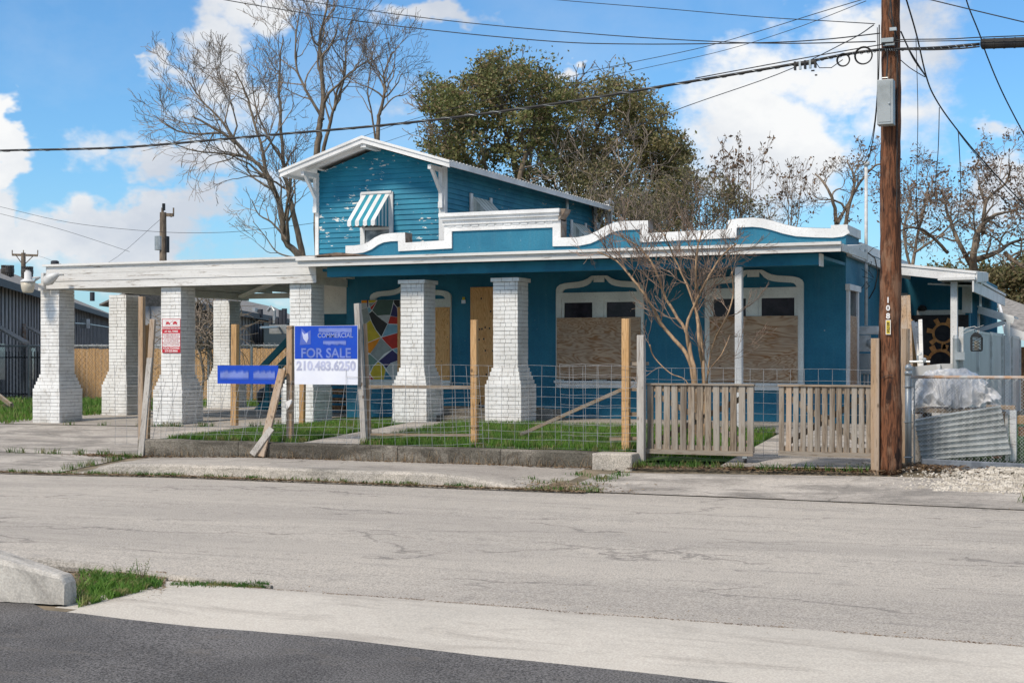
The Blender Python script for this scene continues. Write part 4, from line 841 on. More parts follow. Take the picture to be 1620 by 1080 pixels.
r1.build('bargeboard', M['white_clean'], ur)
r1 = MB()
for s in (-1, 1): x = XA + s * ov; r1.box(min(x, x + s * .03), max(x, x + s * .03), yf + .0, yr, ZA - ov * SL - .10, ZA - ov * SL + .012)
for i in range(60):          # exposed ribs of the metal roof edge
    y = yf + .08 + i * .155; x = XA + ov; r1.box(x + .03, x + .045, y, y + .05, ZA - ov * SL + .0, ZA - ov * SL + .022)
r1.build('eave_board', M['white_clean'], ur)
def bracket(x, y, z, dx, dy, L=.5, H=.62):
    b = MB(); d = Vector((dx, dy, 0)); p = Vector((x, y, z)); b.bar(p, p + d * L, .085, .07, side=(dy, -dx, 0)); b.bar(p + Vector((0, 0, .03)), p - Vector((0, 0, H)), .06, .075, side=(dy, -dx, 0)); b.bar(p - Vector((0, 0, H * .72)), p + d * (L * .8) - Vector((0, 0, .02)), .06, .06, side=(dy, -dx, 0))
    b.box(x - .045, x + .045, y - .04, y + .04, z - H - .12, z - H); b.build('bracket', M['white_clean'], hs)
bracket(ux0 + .0, YU - .07, roofz(ux0) - .20, 0, -1); bracket(ux1 - .04, YU - .07, roofz(ux1) - .20, 0, -1); bracket(ux1 + .08, YB - .1, zE - .02, 1, 0, .35, .9)
cb = MB(); cb.box(ux1 + .26, ux1 + .36, YB + .25, YB + .35, 3.3, zE); cb.build('rear_post', M['white_clean'], hs)
p = MB(); v = onX(897, 318, XA + ov - .3); p.tube([(v.x, v.y, v.z - .2), (v.x, v.y, v.z + .22)], .04, 8); v = onX(957, 326, XA + ov - .3); p.tube([v - Vector((0, 0, .1)), v + Vector((0, 0, .03)), v + Vector((.12, 0, .08)), v + Vector((.24, 0, .02))], [.05, .06, .12, .04], 10); each(p, 'roof_vent', M['galv'], ur)
# upper front window + awning
wx0, wx1 = xY(570.5, YU - .04), xY(622, YU - .04); wz1 = zY(596, 305, YU); wz0 = zY(596, 398, YU)
f = MB(); f.box(wx0, wx0 + .10, YU - .06, YU - .024, wz0, wz1); f.box(wx1 - .08, wx1, YU - .06, YU - .024, wz0, wz1); f.box(wx0 + .1, wx1 - .08, YU - .058, YU - .024, wz1 - .1, wz1); f.box(wx0 + .1, wx1 - .08, YU - .055, YU - .024, zY(596, 364, YU), zY(596, 360, YU))
uw = f.build('upper_window', M['white_clean'], hs)
g = MB(); g.box(wx0 + .10, wx1 - .08, YU - .034, YU - .024, wz0, wz1 - .1); g.build('pane', M['mirrorpane'], uw)
def awning(o, ax, out, W_, dz, proj, n, mA, mB, nm, val=.07, nside=7):
    """o top-left corner on the wall, ax along the wall, out away from it"""
    o = Vector(o); ax = Vector(ax); out = Vector(out); mb = MB(); up_ = Vector((0, 0, 1)); eps = up_ * .004
    for i in range(n):
        a = o + ax * (W_ * i / n); b = o + ax * (W_ * (i + 1) / n); c = b + out * proj - up_ * dz; d = a + out * proj - up_ * dz; c2 = c - up_ * val; d2 = d - up_ * val; m_ = (c2 + d2) / 2 - up_ * .022
        mb.add([a, b, c, d, d2, m_, c2], [(0, 1, 2, 3), (3, 2, 6, 5, 4)], i % 2)
    for e in (0, W_):
        base = o + ax * e
        for i in range(nside):
            t0, t1 = i / nside, (i + 1) / nside; h0 = dz * (1 - t0); a = base + out * proj * t0; b = base + out * proj * t1
            bot = -dz - val + .02 * (1 - t0)
            mb.add([a - up_ * dz * t0, b - up_ * dz * t1, b + up_ * bot, (a + b) / 2 + up_ * (bot - .02), a + up_ * bot], [(0, 1, 2, 3, 4)], i % 2)
    return mb.build(nm, [mA, mB], hs)
ya2 = YU - .03; a = onY(574, 307, ya2); b = onY(617, 305, ya2); pf = .62; zlo = zY(573, 349, ya2 - pf)
awning((a.x, ya2, a.z), (1, 0, 0), (0, -1, 0), b.x - a.x, a.z - zlo, pf, 7, M['aw_white'], M['aw_blue'], 'awning', .09, 9)
f = MB(); f.box(a.x - .02, b.x + .05, ya2 - .05, ya2 + .0, a.z - .01, a.z + .035); f.build('awning_rail', M['white_clean'], hs)
for (pa, pb, pt, pbm) in ((748, 776, 311, 340), (906, 928, 352, 374)):
    A = onX(pa, pt, ux1 + .04); B = onX(pb + (0), pt, ux1 + .04); wd = .85
    awning((ux1 + .04, A.y, A.z), (0, 1, 0), (1, 0, 0), wd, .52, .50, 9, M['aw_cream'], M['aw_cream2'], 'side_awning', .06, 6)
    f = MB(); f.box(ux1 + .0225, ux1 + .05, A.y - .12, A.y - .0, A.z - 1.2, A.z + .06); f.box(ux1 + .0225, ux1 + .05, A.y + wd, A.y + wd + .1, A.z - 1.2, A.z + .06); f.box(ux1 + .0222, ux1 + .03, A.y, A.y + wd, A.z - 1.15, A.z - .05); f.build('upper_side_window', M['white_clean'], hs)
# lower wall below the upper storey, left of the stucco front (in the shade of the carport)
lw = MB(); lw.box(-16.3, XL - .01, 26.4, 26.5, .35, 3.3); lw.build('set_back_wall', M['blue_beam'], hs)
lw = MB()
for i in range(6): lw.add([(-14.9, 24.55, 2.42 + i * .13), (XL - .002, 24.55, 2.42 + i * .13), (XL - .002, 24.575, 2.555 + i * .13), (-14.9, 24.575, 2.555 + i * .13)], [(0, 1, 2, 3)])
lw.box(-14.9, XL - .003, 24.58, 26.3, 3.0, 3.1); lw.build('soffit_boards', M['cream'], hs)
# ================================================================== STAIR BEHIND THE CARPORT, LUMBER
st = thing('staircase', (-15.5, 27, .4), 'dark teal outside wooden stair rising behind the carport', 'staircase')
YS = 27.5; mb = MB(); a0 = onY(404, 592, YS); a1 = onY(476, 517, YS); b0 = onY(420, 602, YS + .9); b1 = onY(476, 546, YS + .9)
mb.bar(a0, a1, .14, .05); mb.bar(b0, b1, .14, .05); each(mb, 'handrail', M['teal'], st)
mb = MB(); c0 = a0 - Vector((0, 0, .95)); c1 = a1 - Vector((0, 0, .95)); mb.bar(c0, c1, .26, .05); mb.bar(c0 + Vector((0, .9, 0)), c1 + Vector((0, .9, 0)), .26, .05); each(mb, 'stringer', M['teal'], st)
mb = MB()
for i in range(8): p = c0.lerp(c1, (i + .3) / 8); mb.box(p.x - .13, p.x + .13, YS, YS + .9, p.z + .02, p.z + .06)
each(mb, 'tread', M['teal'], st)
mb = MB(); q = onY(424, 600, YS); mb.box(q.x - .05, q.x + .05, YS - .05, YS + .05, .4, q.z + .1); q = onY(470, 520, YS); mb.box(q.x - .05, q.x + .05, YS - .05, YS + .05, .4, q.z + .1); each(mb, 'post', M['teal'], st)
lp = MB(); yy = 25.6
for i, z in enumerate((.46, .62, .80, .98)):
    for k in range(3): x = xY(519 + k * 8, yy) + random.uniform(-.03, .03); lp.box(x, x + .11, yy, yy + 1.0, z, z + .07)
    lp.box(xY(518, yy), xY(546, yy), yy - .02 * (i % 2 + 1), yy + .06, z + .073, z + .11)
tag(lp.build('lumber_stack', M['bbq']), 'dark stack of reclaimed lumber between the corner column and the blue wall', 'lumber')
bg_ = MB(); q = onY(424, 638, 29.5)
bg_.lathe((q.x, q.y, S(q.x, q.y)), [(.16, 0), (.26, .12), (.28, .3), (.2, .42), (.08, .46)], 12); tag(bg_.build('black_bag', M['black'], smooth=True), 'black rubbish bag on the grass behind the carport', 'bag')

# ================================================================== NEIGHBOURING BUILDINGS, LEFT
def camxy(px, t): r = ray(px, HZ); return Vector((r.x * t, r.y * t, 0))
def neighbour(pa, ta, pb, tb, ze, rise, depth, label, battens=.9, ext=0, feats=None):
    A, B = camxy(pa, ta), camxy(pb, tb); d = (B - A).normalized(); n = Vector((-d.y, d.x, 0))       # n points away from the street side we see
    if n.x > 0: n = -n
    b = thing('apartment_building', (A.x, A.y, 0), label, 'building'); L = (B - A).length
    mb = MB(); mb.prism([A, B, B + n * depth, A + n * depth], (0, 0, ze)); mb.build('wall', M['gray_wall'], b)
    mb = MB()
    for i in range(int(L / battens)): p = A + d * (i * battens) - n * .03; mb.bar(p, p + Vector((0, 0, ze)), .05, .04)
    for i in range(int(depth / battens)): p = A + n * (i * battens) - d * .03; mb.bar(p, p + Vector((0, 0, ze)), .05, .04)
    mb.build('battens', M['batten'], b)
    mb = MB(); up_ = Vector((0, 0, 1)); o = .55
    e0 = A - d * .6 - n * o + up_ * (ze + .02); e1 = B + d * .6 - n * o + up_ * (ze + .02); r0 = A - d * .6 + n * depth / 2 + up_ * (ze + rise); r1 = B + d * .6 + n * depth / 2 + up_ * (ze + rise); f0 = A - d * .6 + n * (depth + o) + up_ * ze; f1 = B + d * .6 + n * (depth + o) + up_ * ze
    for P in ([e0, e1, r1, r0], [r0, r1, f1, f0]): mb.prism(P, (0, 0, .08))
    mb.add([A + up_ * ze, A + n * depth + up_ * ze, r0], [(0, 1, 2)]); mb.add([B + up_ * ze, B + n * depth + up_ * ze, r1], [(0, 1, 2)]); rf = mb.build('roof', M['shingle'], b)
    mb = MB(); mb.bar(e0 - up_ * .06, e1 - up_ * .06, .05, .28, side=(0, 0, 1)); mb.build('eave_trim', M['gray_trim'], rf)
    if feats: feats(b, rf, A, B, d, n, L)
    return b
def feats1(b, rf, A, B, d, n, L):
    for (px, pybot, r) in ((12, 438, .28), (43, 440, .26)):
        t = 68; c = onT(px, pybot, t); mb = MB(); mb.lathe((c.x, c.y, c.z - .5), [(r * .62, 0), (r * .62, .5), (r * .85, .58), (r * 1.1, .72), (r * 1.1, .88), (r * .7, 1.0), (.05, 1.02)], 18)
        for i in range(18): a = i * 6.283 / 18; mb.bar((c.x + math.cos(a) * r * .9, c.y + math.sin(a) * r * .9, c.z + .02), (c.x + math.cos(a + .3) * r * .95, c.y + math.sin(a + .3) * r * .95, c.z + .55), .05, .05)
        mb.build('turbine_vent', M['box_dark'], rf)
    for px, y0, y1 in ((146, 473, 462),): 
        p = onT(px, y0 + 3, 72); q = onT(px, y1, 72); mb = MB(); mb.tube([p, q], .12, 8); mb.build('vent_pipe', M['gray_trim'], rf)
    for px in (0, 50):       # small entrance hoods, windows under them
        t = 52 * (1 + px * .0028); c = onT(px, 533, t) - n * .4; mb = MB(); mb.prism([c - d * .9 + Vector((0, 0, -.25)) - n * .5, c + d * 1.1 + Vector((0, 0, -.25)) - n * .5, c + d * 1.1 + Vector((0, 0, .35)) + n * .5, c - d * .9 + Vector((0, 0, .35)) + n * .5], (0, 0, .08)); mb.build('door_hood', M['shingle'], b)
        c = onT(px - 3, 600, t); mb = MB(); q = c - n * .15; mb.prism([q - d * .6, q + d * .6, q + d * .6 + Vector((0, 0, 1.3)), q - d * .6 + Vector((0, 0, 1.3))], n * .1); w = mb.build('window', M['pane_pale'], b)
    mb = MB(); p = onT(38, 548, 57); q = onT(38, 512, 57); mb.tube([p, q], .06, 6); mb.build('conduit', M['rust'], b)
    mb = MB(); p = onT(136, 512, 79); mb.box(p.x - .2, p.x + .2, p.y - .2, p.y + .1, p.z - .25, p.z + .25); mb.tube([onT(118, 511, 75), p], .04, 5); mb.tube([p, onT(175, 518, 88)], .04, 5); mb.build('wall_box', M['galv'], b)
neighbour(-90, 43, 176, 102, 4.20, 3.0, 13, 'long grey board sided apartment building with turbine roof vents at the far left', feats=feats1)
def feats2(b, rf, A, B, d, n, L):
    for px, y0, y1, r in ((402, 493, 487, .2), (412, 498, 489, .14), (428, 511, 503, .1), (439, 513, 503, .12), (445, 514, 490, .14), (450, 513, 488, .14)):
        mb = MB(); mb.tube([onT(px, y0 + 4, 74), onT(px, y1, 74)], r, 8); mb.build('vent_pipe', M['gray_trim'] if r < .2 else M['galv'], rf)
    p = onT(434, 505, 74); mb = MB(); mb.tube([p + Vector((0, 0, -.2)), p + Vector((0, 0, .45)), p + Vector((-.2, 0, .65)), p + Vector((-.4, 0, .45))], .09, 8); mb.build('bent_vent', M['galv'], rf)
    p = onT(448, 517, 72); mb = MB(); mb.box(p.x - .5, p.x + .5, p.y - .5, p.y + .5, p.z - .35, p.z + .1); mb.build('roof_unit', M['galv'], rf)
    mb = MB(); p = onT(402, 545, 74); q = onT(455, 530, 84); mb.prism([Vector((p.x, p.y, .5)) - n * .5, Vector((q.x, q.y, .5)) - n * .5, Vector((q.x, q.y, 3.3)) - n * .5, Vector((p.x, p.y, 3.3)) - n * .5], n * .1); mb.build('dark_opening', M['black'], b)
    mb = MB(); p = onT(392, 518, 66) - n * .6; q = onT(452, 516, 78) - n * .6; mb.tube([p, q], .06, 5); mb.build('rail_pipe', M['galv'], b)
neighbour(305, 60, 470, 92, 3.65, 1.0, 3.2, 'grey board sided building with many roof vent pipes seen through the carport', feats=feats2)

def far_wood_fence():
    t = thing('privacy_fence', (-30, 39, 0), 'tan vertical board privacy fence behind the carport and its yard', 'fence'); mb = MB(); Y = 40.5; x = xY(100, Y); x1 = xY(560, Y)
    while x < x1: mb.box(x, x + .135, Y + random.uniform(0, .012), Y + .03, .0, 1.83 + random.uniform(-.012, .02)); x += .143
    mb.build('pickets', M['cedar'], t); mb = MB()
    for z in (.4, 1.5): mb.box(xY(100, Y), x1, Y + .035, Y + .1, z, z + .09)
    each(mb, 'rail', M['cedar'], t)
far_wood_fence()
def chain_mesh(mb, P0, P1, z0, z1, s, r, top=.03):
    """diamond wire netting made of zig zag wires woven between P0 and P1"""
    d = (P1 - P0); L = d.length; d.normalize(); n = int(L / s); nr = Vector((-d.y, d.x, 0)); rows = int((z1 - z0) / s)
    for i in range(n):
        for ph in (0, 1):
            pass
        pts = []
        for k in range(rows + 1): pts.append(P0 + d * (i * s + (s if (k + i) % 2 else 0)) + Vector((0, 0, z0 + k * s)) + nr * (r * .8 * (1 if k % 2 else -1)))
        e = pts[-1] + (pts[-1] - pts[-2]) * .45; mb.tube(pts + [e], r, 3, caps=False)
        pts = [P0 + d * (i * s + (0 if (k % 2) else s)) + Vector((0, 0, z0 + k * s)) + nr * (r * .8 * (1 if k % 2 else -1)) for k in range(rows + 1)]
        if ph: mb.tube(pts, r, 3, caps=False)
def far_chain():
    t = thing('chain_link_fence', (-20, 39, 0), 'galvanised chain link fence in front of the tan boards in the back yard', 'fence'); Y = 38.6; a, b = xY(-30, Y), xY(470, Y)
    mb = MB()
    for px in (46, 185, 330, 398, 470): x = xY(px, Y); mb.tube([(x, Y, 0), (x, Y, 1.95)], .045, 8)
    each(mb, 'post', M['galv'], t); mb = MB(); mb.tube([(a, Y, 1.93), (b, Y, 1.90)], .035, 6); mb.build('top_rail', M['galv'], t)
    mb = MB(); chain_mesh(mb, Vector((a, Y - .03, 0)), Vector((b, Y - .03, 0)), .05, 2.0, .10, .006); mb.build('mesh', M['wire'], t)
far_chain()
def iron_fence():
    Y = 41.5; t = thing('iron_fence', (xY(20, Y), Y, 0), 'black iron picket fence at the far left below the grey building', 'fence'); mb = MB(); x = xY(-40, Y)
    while x < xY(112, Y): mb.box(x, x + .03, Y, Y + .03, 0, 1.75); x += .15
    mb.build('pickets', M['black'], t); mb = MB()
    for z in (.15, 1.5): mb.box(xY(-40, Y), xY(112, Y), Y - .01, Y + .05, z, z + .05)
    each(mb, 'rail', M['black'], t)
iron_fence()
def dead_vine():
    mb = MB(); Y = 37.5
    for _ in range(150):
        p = onY(random.gauss(318, 20), random.uniform(500, 560), Y + random.uniform(-.8, .8)); pts = [p]; v = Vector((random.uniform(-1, 1), random.uniform(-.4, .4), random.uniform(-.3, 1)))
        for k in range(7): v = (v + Vector((random.uniform(-.8, .8), random.uniform(-.5, .5), random.uniform(-.75, .6)))).normalized(); p = p + v * .28; pts.append(p)
        mb.tube(pts, [.022, .02, .018, .016, .014, .012, .01, .008], 4)
    for px in (300, 318, 335): b = onY(px, 600, Y); mb.tube([(b.x, b.y, 0), (b.x + .1, b.y, 1.0), (b.x - .1, b.y, 2.0)], .04, 5)
    tag(mb.build('dead_vine', M['twig']), 'bare tangled dead vine hanging over the fence behind the carport', 'vine')
dead_vine()
def scrap_lumber():
    for i, (a, b, w, d, lab, m) in enumerate((((-12, 650), (20, 640), .14, .05, 'weathered plank leaning across the scrap wood at the far left edge', 'wood_x'), ((-14, 634), (14, 662), .22, .04, 'short flat brown board lying lowest at the far left edge', 'bbq'), ((-14, 616), (18, 641), .10, .05, 'grey stick of lumber sloping down at the far left edge', 'wood_x'))):
        p, q = onY(a[0], a[1], 26.0 - i * .2), onY(b[0], b[1], 25.5 - i * .2); mb = MB(); mb.bar(p, q, w, d, side=(0, 1, .3)); tag(mb.build('scrap_board', M[m]), lab, 'board')
scrap_lumber()
def far_pole(px, t, ybase, ytop, lab, arm, box=False):
    b = onT(px, ybase, t); tp = onT(px, ytop, t); p = thing('utility_pole', (b.x, b.y, 0), lab, 'utility pole'); mb = MB(); mb.tube([(b.x, b.y, 0), tuple(tp)], [.2, .14], 10); mb.build('pole', M['bark'], p)
    R_ = Vector((CA, SA, 0)); mb = MB()
    for (w0, w1, dz) in arm: mb.bar(tp + R_ * w0 + Vector((0, 0, dz)), tp + R_ * w1 + Vector((0, 0, dz - .12 * (w1 - w0) / 4)), .12, .14, side=(0, 0, 1))
    for (w0, w1, dz) in arm:
        for w in (w0, w1, 0): mb.tube([tp + R_ * w + Vector((0, 0, dz)), tp + R_ * w + Vector((0, 0, dz + .3))], .035, 5)
    if len(arm) == 1 and abs(arm[0][0]) > .5: mb.bar(tp + R_ * -.5 + Vector((0, 0, arm[0][2])), tp + Vector((0, 0, arm[0][2] - .7)), .04, .04); mb.bar(tp + R_ * .7 + Vector((0, 0, arm[0][2])), tp + Vector((0, 0, arm[0][2] - .7)), .04, .04)
    mb.build('crossarm', M['bark'], p)
    if box:
        mb = MB(); q = onT(px - 6, 381, t); mb.tube([q - Vector((0, 0, .4)), q + Vector((0, 0, .2))], .2, 12); mb.build('transformer', M['galv'], p); mb = MB(); q = onT(px + 6, 392, t); mb.box(q.x - .06, q.x + .06, q.y - .1, q.y + .1, q.z - .2, q.z + .5); mb.tube([onT(px, 343, t), onT(px + 8, 340, t), onT(px + 13, 342, t), onT(px + 17, 340, t)], .05, 5); mb.tube([onT(px + 1, 322, t), onT(px + 1, 333, t)], .07, 6); each(mb, 'insulator', M['black'], p)
far_pole(37, 92, 560, 400, 'distant utility pole with a full wooden crossarm above the grey roof', [(-.8 * .98, .9, -.15)] if False else [(-.72, .92, -.12)])
far_pole(258, 62, 560, 336, 'distant utility pole with a small transformer above the carport roof', [(-.05, .45, -.1)], True)

# lamp and vent at the carport corner
lg = thing('dusk_lamp', (-19.7, 21.9, 3.0), 'cream bucket lens yard lamp hanging off the left corner of the carport', 'lamp'); Yl = 21.6; q = onY(44, 453, Yl)
mb = MB(); mb.lathe((q.x, q.y, q.z - .12), [(.085, 0), (.105, .02), (.125, .10), (.135, .20)], 20); mb.build('lens', M['lamp_lens'], lg, True)
mb = MB(); mb.lathe((q.x, q.y, q.z + .082), [(.145, 0), (.13, .03), (.07, .065), (.065, .19), (.05, .20)], 20); mb.box(q.x - .03, q.x + .03, q.y - .03, q.y + .03, q.z + .283, q.z + .31); mb.tube([(q.x, q.y, q.z + .16), (q.x + .2, q.y + .1, q.z + .17), (-19.62, 21.85, q.z + .10)], .022, 8); mb.build('housing', M['white_clean'], lg, True)
fl = MB(); q = onY(80, 441, Yl + .05)
fl.tube([q + Vector((-.13, -.02, -.02)), q + Vector((-.08, -.02, -.03)), q + Vector((.0, -.02, -.01)), q + Vector((.12, -.02, .05)), q + Vector((.2, 0, .08))], [.03, .10, .11, .07, .03], 12); fl.box(q.x + .12, q.x + .24, q.y - .03, q.y + .1, q.z + .06, q.z + .085)
tag(fl.build('floodlight', M['meter'], smooth=True), 'pale bullet floodlight fixed on the left end of the carport fascia', 'lamp')
vp = MB(); q = onY(85, 421, 24); vp.tube([(q.x, q.y, 3.3), (q.x + .03, q.y, q.z + .02)], .04, 8); vp.lathe((q.x + .03, q.y, q.z), [(.05, 0), (.085, .03), (.085, .10), (.05, .12)], 10); tag(vp.build('roof_flue', M['gray_trim']), 'small dark capped flue standing on the left end of the carport roof', 'flue')

# ================================================================== WIRE FENCE AND POSTS ALONG THE LAWN
YF = 18.42
wf = thing('wire_fence', (-10, YF, .3), 'sagging welded wire fence on rough pine posts in front of the lawn', 'fence')
def post(x_px_t, y_top, x_px_b, y_bot, w, mat, Y=YF, d=None, twist=0):
    a = onY(x_px_t, y_top, Y); b = onY(x_px_b, y_bot, Y); b = b - (a - b).normalized() * .05; mb = MB(); mb.bar(b, a, w, d or w * .8); o = mb.build('post', M[mat], wf); bev(o, .006); return o
post(224.5, 469, 224, 716, .09, 'wood_tan', YF); post(231, 514, 230, 715, .05, 'wood_new', YF + .1); 
post(459.5, 515, 459, 704, .095, 'wood_tan'); post(479, 600, 478, 668, .09, 'wood_new', 21.0); post(565.5, 480, 577, 706, .09, 'wood_gray', YF - .02); post(577.5, 512, 585, 690, .05, 'wood_tan', YF + .12)
post(750.5, 506, 751, 699, .095, 'wood_new'); post(990.5, 504, 990.5, 719, .105, 'wood_new'); post(1014.5, 530, 1014.5, 724, .10, 'wood_gray', YF - .13, .09); 
post(372, 513, 371, 668, .115, 'wood_new', 21.2)
def mesh_panel(name, c, nx, ny, r=.0029):
    """c: corner points bottom-left, bottom-right, top-right, top-left in space"""
    bl, br, tr, tl = c; mb = MB(); zs = [0, .10, .20, .30, .40, .50, .62, .74, .87, 1.0] if ny == 9 else [i / ny for i in range(ny + 1)]
    def P(u, v): return bl.lerp(br, u).lerp(tl.lerp(tr, u), v) + Vector((0, .010 * math.sin(u * 19 + v * 5), .006 * math.sin(u * 14 + v * 3)))
    for i in range(nx + 1): mb.tube([P(i / nx, v) for v in np.linspace(0, 1, 9)], r, 4)
    for z in zs: mb.tube([P(u, z) + Vector((0, -.006, 0)) for u in np.linspace(0, 1, 30)], r, 4)
    return mb.build(name, M['wire'], wf)
q = lambda px, py, Y: onY(px, py, Y)
mesh_panel('wire_panel', (q(182, 702, YF + .12), q(468, 712, YF + .12), q(466, 577.5, YF + .12), q(182, 577.5, YF + .12)), 15, 9)
mesh_panel('wire_panel', (q(215, 722, YF - .2), q(552, 724, YF - .25), q(568, 603.5, YF - .05), q(243, 603, YF - .05)), 16, 9)
mesh_panel('wire_panel', (q(548, 722, YF - .28), q(765, 715, YF - .16), q(757, 577.5, YF - .10), q(548, 577, YF - .10)), 11, 9)
mesh_panel('wire_panel', (q(575, 716, YF + .14), q(760, 712, YF + .14), q(752, 606, YF + .12), q(590, 605, YF + .12)), 9, 7)
mesh_panel('wire_panel', (q(752, 706, YF - .08), q(1012, 712, YF - .08), q(1012, 579.5, YF - .08), q(752, 577.5, YF - .08)), 12, 9)
mesh_panel('wire_panel', (q(888, 704, YF + .12), q(985, 706, YF + .12), q(988, 577, YF + .12), q(886, 576, YF + .12)), 5, 8)
mesh_panel('wire_panel', (q(1022, 722, 18.9), q(1384, 730, 18.9), q(1384, 585, 18.9), q(1022, 581, 18.9)), 17, 9)
def rail(a, b, w, mat, y): 
    mb = MB(); mb.bar(q(*a, y), q(*b, y), w, .035, side=(0, 1, 0)); mb.build('rail', M[mat], wf)
rail((584, 611.5), (748, 612.5), .05, 'wood_x', YF + .05); rail((584, 687), (748, 688), .035, 'wood_x', YF + .05)
rail((992, 575), (1026, 575), .045, 'wood_x', YF + .04); rail((992, 615), (1016, 616), .045, 'wood_x', YF + .04); rail((990, 655), (1016, 655), .055, 'wood_x', YF + .04); rail((965, 694), (1016, 693), .045, 'wood_x', YF + .05)
mb = MB()
for px, py, y in ((459, 518, YF), (459, 607, YF), (751, 593, YF), (751, 676, YF), (565, 530, YF), (572, 610, YF)):
    c = q(px, py, y); mb.tube([c + Vector((math.cos(a) * .066, math.sin(a) * .062, 0)) for a in np.linspace(0, 6.283, 12)], .004, 4)
mb.build('wire_tie', M['cable'], wf)
def leaner(a, b, w, d, mat, lab, y0, y1, name='leaning_board', side=(0, 1, 0)):
    mb = MB(); p, e = onY(a[0], a[1], y0), onY(b[0], b[1], y1); mb.bar(e, p, w, d, side=side); o = mb.build(name, M[mat]); bev(o, .004); return tag(o, lab, 'board', None)
leaner((242, 505), (230, 705), .095, .045, 'wood_tan', 'rounded tan board leaning just right of the tallest left post', YF - .1, YF + .02)
leaner((237, 566), (223, 721), .10, .03, 'wood_gray', 'silver grey board leaning in front of the tallest left post', YF - .16, 18.03)
leaner((238, 512), (233, 700), .08, .04, 'wood_new', 'orange pine board standing behind the two leaning left boards', YF + .16, YF + .16)
leaner((447, 584), (413, 722), .12, .04, 'wood_tan', 'long tan board leaning on the wire fence beside the blue narrow sign', YF - .1, 17.98)
leaner((430, 677), (399, 719), .10, .03, 'wood_gray', 'short grey board nailed aslant at the foot of the long tan leaning board', 18.08, 17.93)
leaner((450, 582), (424, 700), .035, .02, 'wood_gray', 'thin grey strip standing behind the long tan leaning board', YF - .04, 18.1)
leaner((984, 616), (824, 687), .05, .03, 'wood_x', 'thin diagonal brace running from the orange pine post down onto the lawn', YF + .1, 19.4, 'brace')
lt = MB(); c = q(456, 640, YF - .1); pts = [c + Vector(v) for v in ((-.06, 0, -.05), (-.05, -.02, .04), (.01, .01, .07), (.075, -.015, .085), (.06, .01, .03), (.03, -.02, -.03), (-.02, 0, -.07))]; lt.prism(pts, (0, .004, 0)); tag(lt.build('plastic_scrap', M['paper']), 'scrap of white plastic wrapper caught on the fence below the sale sign', 'litter')
lt = MB()
for i in range(4): c = onZ(348 + i * 4, 721 - (i % 2) * 2, S(-12.6, 18.0) + .02); lt.add([c, c + Vector((.04, .01, .02)), c + Vector((.05, .03, .0)), c + Vector((.0, .03, .01))], [(0, 1, 2, 3)])
tag(lt.build('wrapper', M['red']), 'crumpled pinkish red wrapper on the sidewalk below the low wall', 'litter')

# signs
def plate(name, x0, x1, y0, y1, Y, mat, lab, cat, th=.012):
    a, b = onY(x0, (y0 + y1) / 2, Y), onY(x1, (y0 + y1) / 2, Y); pm = (x0 + x1) / 2; zt_ = zY(pm, y0, Y); zb_ = zY(pm, y1, Y); mb = MB(); mb.box(a.x, b.x, Y, Y + th, zb_, zt_); o = mb.build(name, M[mat]); tag(o, lab, cat); return o, a.x, b.x, zb_, zt_
YSg = YF - .115
sg, x0, x1, z0, z1 = plate('for_sale_sign', 466, 566, 515, 608, YSg, 'sign_white', 'large blue and white for sale sign fixed between two fence posts', 'sign')
zs = z0 + (z1 - z0) * .435; mb = MB(); mb.box(x0 + .006, x1 - .006, YSg - .003, YSg - .0005, zs, z1 - .004); mb.build('blue_field', M['sign_blue'], sg)
def soft(parent, txt, x, z, size, y, cols, amt=.016, align='CENTER'):
    for i, cmat in enumerate(cols): text_mesh('lettering', txt, M[cmat], parent, x, y - .0012 * (i + 1), z, size, .0004, align, bold=amt * (len(cols) - 1 - i) / max(1, len(cols) - 1) * size * 3 - .0)
xm = (x0 + x1) / 2; h = z1 - z0; yy = YSg - .003
soft(sg, 'COMMERCIAL', x0 + (x1 - x0) * .65, z0 + h * .83, .095, yy, ('soft1', 'soft15', 'soft2')); soft(sg, 'REAL ESTATE', x0 + (x1 - x0) * .65, z0 + h * .93, .11, yy, ('soft1', 'soft2')) if False else None
soft(sg, 'ALAMO CITY', x0 + (x1 - x0) * .65, z0 + h * .71, .07, yy, ('soft1', 'soft2')) if False else None
for (cx_, cz_, w_, hh) in ((.65, .92, .52, .045), (.64, .71, .36, .035)):       # illegible blurred lines of the photograph
    for k, (mm, e) in enumerate((('soft0', 1.3), ('soft1', .95), ('soft15', .6))):
        mb = MB(); X = x0 + (x1 - x0) * cx_; Z = z0 + h * cz_; n = 9
        for i in range(n):
            xx = X + (i - n / 2 + .5) * (x1 - x0) * w_ / n; hw = (x1 - x0) * w_ / n * .5; mb.box(xx - hw, xx + hw, yy - .002 - k * .001, yy - .0012 - k * .001, Z - h * hh * e * (.8 + .2 * (i * 7 % 3)), Z + h * hh * e)
        mb.build('blurred_line', M[mm], sg)
mb = MB(); X = x0 + (x1 - x0) * .17; Z = z0 + h * .81; W_ = (x1 - x0)
mb.prism([(X - .09, yy - .0025, Z - .12), (X + .10, yy - .0025, Z - .11), (X + .10, yy - .0025, Z + .10), (X + .02, yy - .0025, Z + .06), (X - .06, yy - .0025, Z + .13)], (0, .001, 0)); mb.build('emblem', M['soft1'], sg)
mb = MB(); mb.prism([(X - .03, yy - .0038, Z - .02), (X + .03, yy - .0038, Z - .09), (X + .06, yy - .0038, Z - .02), (X + .05, yy - .0038, Z + .06), (X - .01, yy - .0038, Z + .04), (X - .05, yy - .0038, Z + .08)], (0, .001, 0)); mb.build('emblem_mark', M['soft3'], sg)
